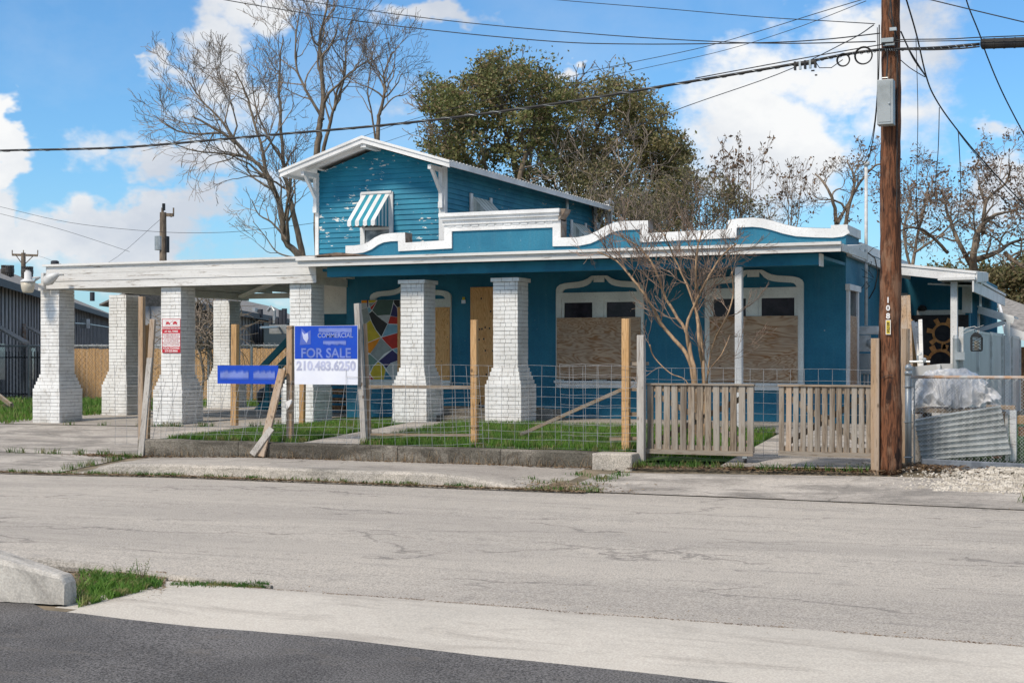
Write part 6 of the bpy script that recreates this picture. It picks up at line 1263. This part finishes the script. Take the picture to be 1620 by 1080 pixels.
# tarp over pallets, corrugated sheet, boards
def tarp():
    nx, ny = 130, 60; a0, a1 = onY(1447, 600, 19.9).x, onY(1580, 600, 19.9).x; vs = []
    for j in range(ny):
        for i in range(nx):
            u, v = i / (nx - 1), j / (ny - 1); x = a0 + (a1 - a0) * u; top = 1.36 + .06 * math.sin(u * 3.1) - .0 * u - .22 * max(0, u - .62) / .38; 
            bot = .95 + .03 * math.sin(u * 9); ang = v * math.pi * .62; y = 19.55 + .55 * (1 - math.cos(ang)); z = bot + (top - bot) * math.sin(ang) / 1.0
            nz = mnoise.noise((u * 5, v * 2.4, 1)) * .06 + (.5 - abs(mnoise.noise((u * 7, v * 4, 4)))) * .13 - .06 + (.3 - abs(mnoise.noise((u * 17 + v * 3, v * 8, 7)))) * .05; e = min(1, u * 9, (1 - u) * 7)
            vs.append((x + (.04 * nz * 20 if e < 1 else 0), y - nz * 1.2 + .1 * (1 - e), z - (1 - e) * .10 + nz * .5))
    mb = MB(); mb.add(vs, [(j * nx + i, j * nx + i + 1, (j + 1) * nx + i + 1, (j + 1) * nx + i) for j in range(ny - 1) for i in range(nx - 1)]); o = mb.build('tarp', M['tarp'], smooth=True)
    tag(o, 'crumpled silver tarp draped over the wood pile behind the chain link fence', 'tarp')
tarp()
pal = thing('wood_pallet', (-1.6, 20, .3), 'rough wooden pallet under the silver tarp', 'pallet'); a0, a1 = onY(1448, 600, 19.7).x, onY(1582, 600, 19.7).x
for k, (z, m) in enumerate(((.90, 'wood_x'), (.74, 'bbq'))):
    mb = MB(); mb.box(a0 + .02 * k, a1 - .08 * k, 19.6, 19.64, z - .06, z + .0); mb.box(a0, a1, 19.7, 20.6, z - .03, z - .01); each(mb, 'deck_board', M[m], pal)
mb = MB()
for xx in (.05, .5, .96): x = a0 + (a1 - a0) * xx; mb.box(x - .06, x + .06, 19.66, 20.5, .25, .84)
each(mb, 'block', M['bbq'], pal)
def corr():
    A, B, C_, D = onY(1446, 663, 19.05), onY(1583, 640, 19.15), onY(1600, 719, 19.0), onY(1459, 729, 18.93); n, m_ = 100, 4; vs = []
    for i in range(n + 1):
        v = i / n; w = .022 * math.sin(v * 8.5 * 2 * math.pi)
        for j in range(m_ + 1): u = j / m_; p = A.lerp(B, u).lerp(D.lerp(C_, u), v); vs.append(p + Vector((0, -w + .01 * math.sin(u * 3), .004 * math.sin(u * 5))))
    mb = MB(); k = m_ + 1; mb.add(vs, [(i * k + j, i * k + j + 1, (i + 1) * k + j + 1, (i + 1) * k + j) for i in range(n) for j in range(m_)]); o = mb.build('corrugated_sheet', M['tin'], smooth=True)
    tag(o, 'tilted corrugated tin sheet leaning inside the chain link fence', 'metal sheet')
corr()
def bx(name, px0, px1, py0, py1, Y, d, mat, lab, cat):
    a, b = onY(px0, (py0 + py1) / 2, Y), onY(px1, (py0 + py1) / 2, Y); pm = (px0 + px1) / 2; mb = MB(); mb.box(a.x, b.x, Y, Y + d, zY(pm, py1, Y), zY(pm, py0, Y)); o = bev(mb.build(name, M[mat]), .006); return tag(o, lab, cat)
bx('stone_slab', 1442, 1458, 655, 732, 19.1, .09, 'kerb', 'pale concrete slab standing left of the tilted corrugated sheet', 'slab'); bx('white_post', 1597, 1608, 649, 730, 19.2, .1, 'white_old', 'short white wooden post just right of the corrugated sheet', 'post'); bx('white_post', 1590, 1595, 653, 728, 19.35, .06, 'white_old', 'narrow white wooden post behind the right edge of the corrugated sheet', 'post')
bx('grey_plank', 1560, 1606, 641, 648, 19.25, .12, 'wood_x', 'weathered grey plank lying flat on top of the short white post', 'board')
mb = MB(); a = onY(1458, 732, 18.62); b = onY(1700, 744, 18.75); mb.bar(a, b, .11, .09, side=(0, 1, 0)); tag(bev(mb.build('edging_beam', M['edge']), .012), 'blue grey stone edging beam lying along the foot of the chain link fence', 'beam')
for (a, b, w, mat, lab, y) in (((1431, 468), (1436, 600), .18, 'wood_tan', 'upright tan board partly hidden behind the utility pole', 24.0), ((1427, 475), (1434, 610), .12, 'wood_tan', 'narrow tan board right against the utility pole edge', 23.0),
                       ((1432, 509), (1448, 582), .24, 'wood_new', 'wide orange board leaning at a slant before the gear painting', 24.4), ((1444, 508), (1455, 582), .05, 'white_old', 'first white strip leaning before the gear painting', 24.2), ((1449, 510), (1456, 580), .05, 'white_old', 'second white strip leaning before the gear painting', 24.3), ((1456, 506), (1458, 578), .06, 'white_old', 'nearly upright white strip leaning before the gear painting', 24.1)):
    mb = MB(); p, e = onY(a[0], a[1], y), onY(b[0], b[1], y - .5); e = e + (e - p) * .9; mb.bar(e, p, w, .03, side=(0, 1, 0)); tag(mb.build('leaning_board', M[mat]), lab, 'board')
mb = MB(); c = onY(1428, 520, 19.2); mb.tube([(c.x, 19.2, .2), (c.x + .02, 19.2, c.z + .0)], [.08, .07], 10); tag(mb.build('log', M['wood_tan']), 'pale split log standing between the utility pole and the fence post', 'log')
mb = MB(); c = onY(1455, 572, 22); mb.tube([c + Vector((-.22, 0, 0)), c + Vector((.15, 0, 0))], .018, 8); mb.tube([c + Vector((-.03, 0, 0)), c + Vector((-.03, 0, .10)), c + Vector((.03, 0, .12))], .016, 8); mb.lathe((c.x + .07, c.y, c.z), [(.03, 0), (.03, .04), (.012, .06)], 8); mb.tube([(c.x - .15, c.y, .3), (c.x - .15, c.y, c.z)], .015, 6); tag(mb.build('garden_tap', M['galv']), 'galvanised pipe and tap above the low metal panel', 'tap')
for (px0, px1, py0, py1, lab) in ((1609, 1660, 658, 671, 'upper tan timber just right of the white post behind chain link'), (1611, 1660, 676, 690, 'lower brown timber just right of the white post behind chain link')): bx('timber', px0, px1, py0, py1, 21.0, .3, 'wood_new' if py0 < 670 else 'bbq', lab, 'timber')
def ivy():
    pts = []
    mb = MB()
    for _ in range(14):
        p = Vector((x0 + random.uniform(.0, .12), YC + random.uniform(-.03, .15), .2)); L = [p]
        for k in range(9): p = p + Vector((random.uniform(-.04, .06), random.uniform(-.02, .02), random.uniform(.06, .16))); L.append(p)
        mb.tube(L, .004, 4); pts += [v for v in L for _ in range(6)]
    for _ in range(160): pts.append(Vector((x0 + random.gauss(.22, .11), YC + random.uniform(0, .1), zY(1460, 655, YC) + random.gauss(0, .05))))
    for _ in range(120): pts.append(Vector((x0 + random.gauss(.08, .05), YC + random.uniform(0, .1), random.uniform(.8, 1.25))))
    for _ in range(160): pts.append(Vector((x0 + random.gauss(-.06, .04), YC + random.uniform(0, .2), random.uniform(.25, .95))))
    o = mb.build('climbing_vine', M['bark']); tag(o, 'green climbing vine on the first post of the near chain link fence', 'vine')
    leafcloud('leaves', np.array([tuple(p) for p in pts]) + rng.normal(0, .03, (len(pts), 3)), .018, .035, M['weed'], o)
# ================================================================== TREES
class Tree:
    def __init__(s, seed): s.r = random.Random(seed); s.big = MB(); s.tw = MB(); s.tips = []; s.k = .62
    def v(s, k=1): r = s.r; return Vector((r.gauss(0, 1), r.gauss(0, 1), r.gauss(0, 1))) * k
    def limb(s, pts, r0, r1, n=7):
        """a main limb through given points, smoothed and slightly crooked; returns its samples"""
        P = [Vector(p) for p in pts]; out = []; r0 *= s.k; r1 *= s.k
        for i in range(len(P) - 1):
            p0, p1, p2, p3 = P[max(i - 1, 0)], P[i], P[i + 1], P[min(i + 2, len(P) - 1)]
            for k in range(5):
                t = k / 5; out.append(.5 * ((2 * p1) + (-p0 + p2) * t + (2 * p0 - 5 * p1 + 4 * p2 - p3) * t * t + (-p0 + 3 * p1 - 3 * p2 + p3) * t ** 3) + s.v(r0 * .10))
        out.append(P[-1]); m = len(out); rad = [r0 + (r1 - r0) * (i / (m - 1)) ** .85 for i in range(m)]; s.big.tube(out, rad, n); return list(zip(out, rad))
    def grow(s, p, d, L, r, lev, wander=.28, up=.12, kids=(3, 5), ratio=.62, spread=.75, tipbias=.35, minr=.004, sides=None, droop=0):
        rr = s.r; n = max(3, int(4 + lev)); pts = [p]; d = d.normalized(); rad = [r]; seg = L / n; tr = max(minr, r * (.32 if lev > 0 else .5))
        for i in range(n):
            d = (d + s.v(wander * .5) + Vector((0, 0, up * .3 - droop * .3))).normalized(); p = p + d * seg; pts.append(p); rad.append(r + (tr - r) * (i + 1) / n)
        mb = s.big if r > .035 else s.tw; mb.tube(pts, rad, sides or (6 if r > .05 else (4 if r > .014 else 3)), caps=False)
        if lev == 0: s.tips.append((pts[-1], d)); s.tips.append((pts[len(pts) // 2], d)); return
        nk = rr.randint(*kids)
        for k in range(nk):
            t = tipbias + (1 - tipbias) * (k + rr.random()) / nk; t = min(t, .999); i = int(t * n); f = t * n - i; q = pts[i].lerp(pts[min(i + 1, n)], f); rq = max(minr, (r + (tr - r) * t) * .72)
            ax = (pts[min(i + 1, n)] - pts[i]).normalized(); o = s.v(); o = (o - ax * o.dot(ax)).normalized(); a = spread * rr.uniform(.6, 1.25); s.grow(q, ax * math.cos(a) + o * math.sin(a), L * ratio * rr.uniform(.75, 1.2), min(rq, r * .75), lev - 1, wander, up, kids, ratio, spread, tipbias, minr, None, droop)
        s.grow(pts[-1], d, L * ratio * .9, tr, lev - 1, wander, up, kids, ratio, spread, tipbias, minr, None, droop)
    def side(s, samples, n, L, r, lev, frm=.2, **k):
        for i in range(n):
            t = frm + (1 - frm) * (i + s.r.random()) / n; j = min(int(t * (len(samples) - 1)), len(samples) - 2); (p, rad), (q, _) = samples[j], samples[j + 1]; ax = (q - p).normalized(); o = s.v(); o.y *= .7; o = (o - ax * o.dot(ax)).normalized(); a = s.r.uniform(.55, 1.05)
            s.grow(p, ax * math.cos(a) + o * math.sin(a) + Vector((0, 0, .12)), L * (1.15 - .5 * t) * s.r.uniform(.7, 1.15), min(r, rad * .7), lev, **k)
    def done(s, loc, name, lab, mat='bark', tmat='twig', cat='tree', group=None):
        t = thing(name, loc, lab, cat, group); s.root = t; s.trunk = s.big.build('trunk', M[mat], t, True)
        if s.tw.f: s.crown = s.tw.build('twigs', M[tmat], t)
        return t
def pl(pts, t, j=0): return [onT(a, b, t + (c[0] if c else 0)) for a, b, *c in pts]
# the tall bare tree left of the upper storey
T1 = Tree(3); t0 = 42
base = onT(482, 560, t0); base.z = 0
kw = dict(wander=.42, up=.22, kids=(2, 3), ratio=.60, spread=.62, minr=.0065)
a = T1.limb([base] + pl([(482, 455), (474, 408), (453, 382), (447, 350), (436, 305), (416, 270), (382, 235), (347, 207), (305, 184)], t0), .22, .045); T1.side(a, 11, 2.0, .06, 3, .30, **kw)
b = T1.limb(pl([(478, 440), (479, 405), (466, 345), (456, 300), (449, 259), (443, 175), (441, 121), (448, 62)], t0 + 1), .19, .03); T1.side(b, 9, 1.6, .05, 3, .35, **kw)
c = T1.limb(pl([(420, 272), (415, 235), (401, 190), (390, 150), (372, 112)], t0 - .5), .09, .03); T1.side(c, 8, 1.5, .04, 3, .2, **kw)
c = T1.limb(pl([(372, 228), (350, 190), (320, 160), (298, 128)], t0 - 1), .07, .025); T1.side(c, 8, 1.4, .035, 3, .2, **kw)
c = T1.limb(pl([(352, 210), (310, 212), (275, 205), (250, 188)], t0), .06, .02); T1.side(c, 8, 1.2, .03, 2, .1, **kw)
c = T1.limb(pl([(400, 250), (352, 243), (305, 238), (262, 222)], t0 + .5), .06, .02); T1.side(c, 8, 1.3, .03, 2, .1, droop=.5, **kw)
c = T1.limb(pl([(447, 255), (425, 218), (405, 170), (398, 120)], t0 + 1.5), .07, .02); T1.side(c, 7, 1.2, .035, 2, .1, **kw)
c = T1.limb(pl([(455, 382), (430, 352), (410, 340), (398, 316)], t0 - .5), .06, .02); T1.side(c, 6, 1.0, .03, 2, .1, **kw)
c = T1.limb(pl([(474, 408), (440, 400), (418, 372), (400, 350)], t0 - 1), .045, .015); T1.side(c, 6, .9, .025, 2, .1, **kw)
T1.done((base.x, base.y, 0), 'bare_tree', 'tall leafless tree with two leaning grey trunks left of the upper storey')
T2 = Tree(11); t0 = 46; base = onT(506, 560, t0); base.z = 0
a = T2.limb([base] + pl([(503, 400), (502, 246), (507, 190), (511, 151), (507, 95), (506, 60), (518, 5), (522, -25)], t0), .24, .03); T2.side(a, 10, 1.7, .06, 3, .45, **kw)
b = T2.limb(pl([(506, 330), (511, 245), (521, 200), (528, 173), (535, 140), (558, 112), (590, 92)], t0 + 1), .13, .03); T2.side(b, 9, 1.5, .05, 3, .3, **kw)
b = T2.limb(pl([(512, 190), (488, 150), (470, 110), (468, 60), (476, 10)], t0 - 1), .09, .025); T2.side(b, 10, 1.6, .05, 3, .2, **kw)
b = T2.limb(pl([(528, 175), (545, 120), (548, 70), (560, 20)], t0 + .5), .08, .02); T2.side(b, 9, 1.4, .04, 3, .2, **kw)
T2.done((base.x, base.y, 0), 'bare_tree', 'leafless tree rising straight up directly behind the gable roof')
T3 = Tree(5); t0 = 50; base = onT(597, 560, t0); base.z = 0
a = T3.limb([base] + pl([(597, 400), (597, 214), (602, 175), (609, 143), (607, 118), (622, 82)], t0), .18, .03); T3.side(a, 12, 1.7, .05, 3, .55, **kw)
b = T3.limb(pl([(597, 240), (588, 180), (582, 140), (590, 85)], t0), .07, .02); T3.side(b, 6, 1.3, .04, 2, .3, **kw); b = T3.limb(pl([(604, 175), (622, 155), (640, 150), (655, 140)], t0), .05, .02); T3.side(b, 5, 1.1, .03, 2, .2, **kw)
T3.done((base.x, base.y, 0), 'bare_tree', 'thin leafless tree between the gable roof and the big evergreen')

# the big evergreen behind the house
def crown(tree, t0, blobs, n_per, clump_r, leaf, mats, root, seed, gap=.0, ry=1.6, splits=(.7,)):
    """leaf clumps through ellipsoids (px, py, rx, ry in picture units turned to metres at distance t0)"""
    r_ = np.random.default_rng(seed); allC = []; k = t0 / F
    for (px, py, rx, rz, dens) in blobs:
        c = np.array(onT(px, py, t0)); n = int(dens * rx * rz / 13)
        for _ in range(n):
            d = r_.normal(size=3); d /= np.linalg.norm(d); rad = r_.uniform(.25, 1.04) ** .55; q = d * rad; pos = c + np.array([CA, SA, 0]) * q[0] * rx * k + np.array([-SA, CA, 0]) * q[1] * ry + np.array([0, 0, 1]) * q[2] * rz * k
            if gap and mnoise.noise(Vector(pos) * .9) < -gap: continue
            cr = clump_r * r_.uniform(.6, 1.3); m = int(n_per * r_.uniform(.6, 1.3)); g = r_.normal(size=(m, 3)) * cr * np.array([1, 1, .6]) * .55; allC.append(pos + g)
    C = np.concatenate(allC); sel = r_.uniform(size=len(C))
    leafcloud('crown', C, leaf * .65, leaf * 1.3, M[mats[0]], root); return C
E1 = Tree(21); t0 = 44; base = onT(800, 560, t0); base.z = 0
kw2 = dict(wander=.35, up=.15, kids=(2, 3), ratio=.62, spread=.7, minr=.012)
for pts, r0 in (([(812, 520), (820, 330), (815, 260), (800, 210), (790, 130), (800, 105)], .22), ([(808, 480), (822, 280), (850, 220), (880, 160), (905, 130)], .17), ([(800, 420), (780, 300), (740, 250), (705, 200), (690, 160)], .16), ([(812, 360), (835, 290), (842, 230), (860, 180)], .13), ([(780, 320), (760, 230), (735, 170), (745, 120)], .10), ([(800, 330), (750, 270), (700, 240), (672, 230)], .09)):
    s_ = E1.limb([onT(a, b, t0 + E1.r.uniform(-1, 1)) for a, b in pts], r0, .04); E1.side(s_, 9, 1.1, .05, 2, .4, **kw2)
s_ = E1.limb([base, onT(806, 470, t0), onT(812, 400, t0)], .3, .22)
E1.done((base.x, base.y, 0), 'evergreen_tree', 'large dark leafy evergreen tree with a broad crown behind the roof', 'bark', 'bark')
crown(E1, t0, [(800, 130, 62, 40, 1.2), (750, 165, 65, 42, 1.1), (712, 185, 44, 42, 1.0), (700, 245, 36, 34, 1.0), (690, 150, 25, 25, .7), (745, 235, 55, 34, .7), (850, 150, 50, 42, 1.1), (880, 175, 44, 38, 1.0), (820, 205, 50, 32, .7), (720, 280, 48, 25, .7), (770, 105, 20, 16, .7), (815, 92, 24, 10, .7), (865, 112, 30, 14, .8), (800, 270, 40, 40, .5), (850, 250, 40, 40, .5)], 26, .30, .062, ['leaves'], E1.root, 4, .22, 2.4)
E2 = Tree(22); t0 = 47; base = onT(985, 560, t0); base.z = 0
for pts, r0 in (([(960, 400), (945, 330), (935, 260), (950, 190), (965, 140)], .2), ([(985, 420), (1000, 330), (1020, 250), (1030, 190)], .18), ([(930, 420), (912, 330), (900, 260), (915, 200)], .15), ([(930, 320), (970, 300), (1020, 290), (1060, 300)], .1), ([(905, 330), (880, 300), (870, 260)], .1)):
    s_ = E2.limb([onT(a, b, t0 + E2.r.uniform(-1, 1)) for a, b in pts], r0, .04); E2.side(s_, 9, 1.3, .05, 2, .3, **kw2)
E2.limb([base, onT(980, 480, t0), onT(965, 390, t0)], .3, .2)
E2.done((base.x, base.y, 0), 'evergreen_tree', 'olive brown leafy tree right of the big evergreen and above the curved parapet', 'bark', 'twig')
crown(E2, t0, [(900, 230, 50, 40, .8), (880, 310, 50, 40, .6), (975, 160, 55, 38, 1.1), (925, 165, 32, 32, .9), (1020, 190, 48, 40, 1.1), (1045, 240, 40, 42, 1.2), (1055, 300, 34, 45, 1.2), (985, 240, 60, 45, .9), (925, 250, 45, 45, .7), (1000, 310, 60, 40, .9), (1050, 355, 50, 30, 1.1), (1065, 275, 30, 62, 1.4), (940, 310, 45, 35, .6), (975, 122, 22, 12, .8)], 26, .30, .062, ['leaves_e2'], E2.root, 5, .25, 2.4)
E3 = Tree(23); t0 = 41; base = onT(930, 560, t0); base.z = 0
for pts, r0 in (([(925, 520), (930, 340), (940, 280), (960, 230)], .1), ([(935, 500), (965, 320), (990, 270), (1010, 235)], .08), ([(920, 480), (900, 310), (885, 260)], .07), ([(940, 480), (1010, 340), (1050, 300)], .07)):
    s_ = E3.limb([onT(a, b, t0 + E3.r.uniform(-1, 1)) for a, b in pts], r0, .02); E3.side(s_, 6, 1.3, .03, 2, .3, **kw2)
E3.done((base.x, base.y, 0), 'brushy_tree', 'half bare brushy pale brown tree in front of the olive tree', 'twig', 'twig')
crown(E3, t0, [(905, 290, 30, 35, .35), (960, 290, 55, 45, .6), (1000, 335, 60, 30, .7), (930, 330, 30, 25, .5), (1060, 345, 40, 25, .5)], 16, .30, .05, ['leaves_b'], E3.root, 6, .2, 1.6)
# brush and bare trees to the right
def shrub(seed, px, t0, top, n, lab, leafy=.0, fan=55, mat='twig', name='bare_shrub', lf='leaves_b', bot=400, minr=.006, group=None, leafsz=.045):
    T = Tree(seed); base = onT(px, 560, t0); base.z = .2
    for i in range(n):
        dx = T.r.uniform(-fan, fan); tp = top + abs(dx) * .35 + T.r.uniform(0, 25)
        s_ = T.limb([base + T.v(.1), onT(px + dx * .35, bot, t0 + T.r.uniform(-.5, .5)), onT(px + dx * .75, (bot + tp) / 2, t0 + T.r.uniform(-.8, .8)), onT(px + dx, tp, t0 + T.r.uniform(-1, 1))], .055, .015, 5); T.side(s_, 5, 1.0, .018, 2, .45, wander=.4, up=.25, kids=(2, 3), ratio=.60, spread=.55, minr=minr)
    T.done((base.x, base.y, .2), name, lab, mat, mat, 'tree', group)
    if leafy:
        P = [p for p, d in T.tips if T.r.random() < leafy]; 
        C = np.array([tuple(p) for p in P for _ in range(2)]); C = C + rng.normal(0, .05, C.shape); leafcloud('crown', C, leafsz * .6, leafsz * 1.2, M[lf], T.root)
    return T
shrub(31, 1130, 40, 300, 8, 'brushy half leafless shrub just right of the olive tree', .9, 50, lf='leaves_b')
shrub(32, 1080, 39, 300, 8, 'low tangled brush behind the flat part of the parapet', .9, 45)
shrub(39, 990, 36, 318, 8, 'dry brush right behind the rear corner of the upper storey', .6, 45)
shrub(33, 1180, 41, 235, 5, 'thin bare sapling with seed clusters above the raised parapet', .35, 60, lf='brownleaf', leafsz=.07)
shrub(34, 1250, 43, 285, 4, 'wispy bare tree above the right end of the parapet', .35, 50, lf='brownleaf', leafsz=.06)
def gnarly(seed, px, t0, pts_list, lab, leafy, lf, dens=1.0, L=1.5):
    T = Tree(seed); base = onT(px, 560, t0); base.z = .2; k = dict(wander=.6, up=.12, kids=(2, 3), ratio=.60, spread=.75, minr=.007)
    for pts, r0 in pts_list: s_ = T.limb([onT(a, b, t0 + T.r.uniform(-.8, .8)) for a, b in pts], r0, .04, 7); T.side(s_, int(6 * dens), L, .045, 3, .2, **k)
    T.limb([base, onT(pts_list[0][0][0][0], pts_list[0][0][0][1], t0)], pts_list[0][1] * 1.2, pts_list[0][1]); T.done((base.x, base.y, .2), 'bare_tree', lab)
    P = [p for p, d in T.tips if T.r.random() < leafy]
    if P: C = np.array([tuple(p) for p in P for _ in range(3)]); C = C + rng.normal(0, .10, C.shape); leafcloud('crown', C, .035, .075, M[lf], T.root)
    return T
gnarly(41, 1330, 44, [([(1325, 420), (1322, 340), (1310, 300), (1290, 275)], .13), ([(1328, 400), (1345, 320), (1352, 285), (1340, 255)], .12), ([(1322, 360), (1360, 290), (1385, 262), (1400, 262)], .08)], 'twisted bare tree behind the white service mast', .12, 'brownleaf', .7, 1.0)
gnarly(42, 1570, 42, [([(1545, 470), (1540, 400), (1552, 360), (1575, 340), (1610, 332)], .22), ([(1542, 430), (1520, 390), (1500, 340), (1490, 300)], .15), ([(1545, 410), (1575, 400), (1600, 385), (1640, 372)], .16), ([(1500, 400), (1470, 370), (1445, 360), (1425, 365)], .09), ([(1555, 370), (1560, 320), (1590, 290), (1600, 262)], .1), ([(1590, 400), (1615, 420), (1650, 430)], .12)], 'big gnarled oak with brown dead leaves at the right edge', .35, 'brownleaf', 1.0, 1.3)
gnarly(43, 1445, 50, [([(1440, 450), (1450, 380), (1462, 330), (1470, 290)], .12), ([(1442, 430), (1430, 370), (1440, 320), (1435, 290)], .09), ([(1446, 400), (1490, 370), (1515, 340)], .08)], 'bare tree with scattered brown leaves just right of the utility pole', .18, 'brownleaf', .8, 1.2)
H1 = Tree(51); base = onT(1600, 560, 60); base.z = 0
H1.limb([base, onT(1600, 480, 60)], .3, .15); H1.grow(onT(1600, 480, 60), Vector((0, 0, 1)), 1.8, .15, 3, kids=(3, 4)); H1.done((base.x, base.y, 0), 'evergreen_tree', 'distant olive green tree low at the right edge behind the oak')
crown(H1, 60, [(1600, 455, 45, 40, 1.3), (1560, 445, 35, 30, 1.1), (1650, 440, 50, 50, 1.2), (1500, 440, 40, 25, .9)], 24, .45, .10, ['leaves_b'], H1.root, 8, 0, 2.0)
# crape myrtle in front of the house
CM = Tree(61); CM.k = 1; YM = 20.5; k3 = dict(wander=.30, up=.22, kids=(3, 4), ratio=.62, spread=.50, minr=.0035, tipbias=.25)
def yy(pts, j=.25): return [onY(a, b, YM + CM.r.uniform(-j, j)) for a, b in pts]
b0 = onY(1101, 682, YM); b0.z = S(b0.x, YM) - .02; b1 = onY(1115, 682, YM); b1.z = b0.z
for st_, pts, r0, n in ((b0, [(1097, 602), (1085, 559), (1052, 520), (1020, 466), (995, 435), (974, 412), (945, 398)], .040, 15), (b0, [(1100, 600), (1093, 560), (1084, 522), (1055, 475), (1038, 430), (1015, 395), (980, 372)], .038, 15), (b0, [(1096, 590), (1086, 522), (1098, 485), (1120, 440), (1142, 405), (1165, 385)], .030, 13), (b1, [(1114, 600), (1106, 540), (1102, 480), (1101, 430), (1104, 390), (1112, 365)], .034, 15), (b1, [(1114, 600), (1108, 520), (1090, 460), (1068, 410), (1050, 370)], .026, 13), (b1, [(1120, 590), (1130, 540), (1150, 500), (1160, 465), (1158, 430)], .014, 8), (b1, [(1118, 600), (1142, 560), (1155, 530)], .009, 6), (b0, [(1090, 610), (1060, 590), (1035, 565), (1028, 545)], .007, 3)):
    s_ = CM.limb([st_] + yy(pts), r0, .010, 7); CM.side(s_, int(n * .72), .60, .010, 2, .42, **k3)
CM.done(tuple(b0), 'crape_myrtle', 'bare tan multi stemmed crape myrtle growing behind the first picket gate', 'myrtle', 'myrtle_twig', 'tree')
P = np.array([tuple(p) for p, d in CM.tips if CM.r.random() < .16]); P = np.repeat(P, 5, 0) + rng.normal(0, .014, (len(P) * 5, 3)); leafcloud('seed_heads', P, .005, .010, M['myrtle_twig'], CM.root)
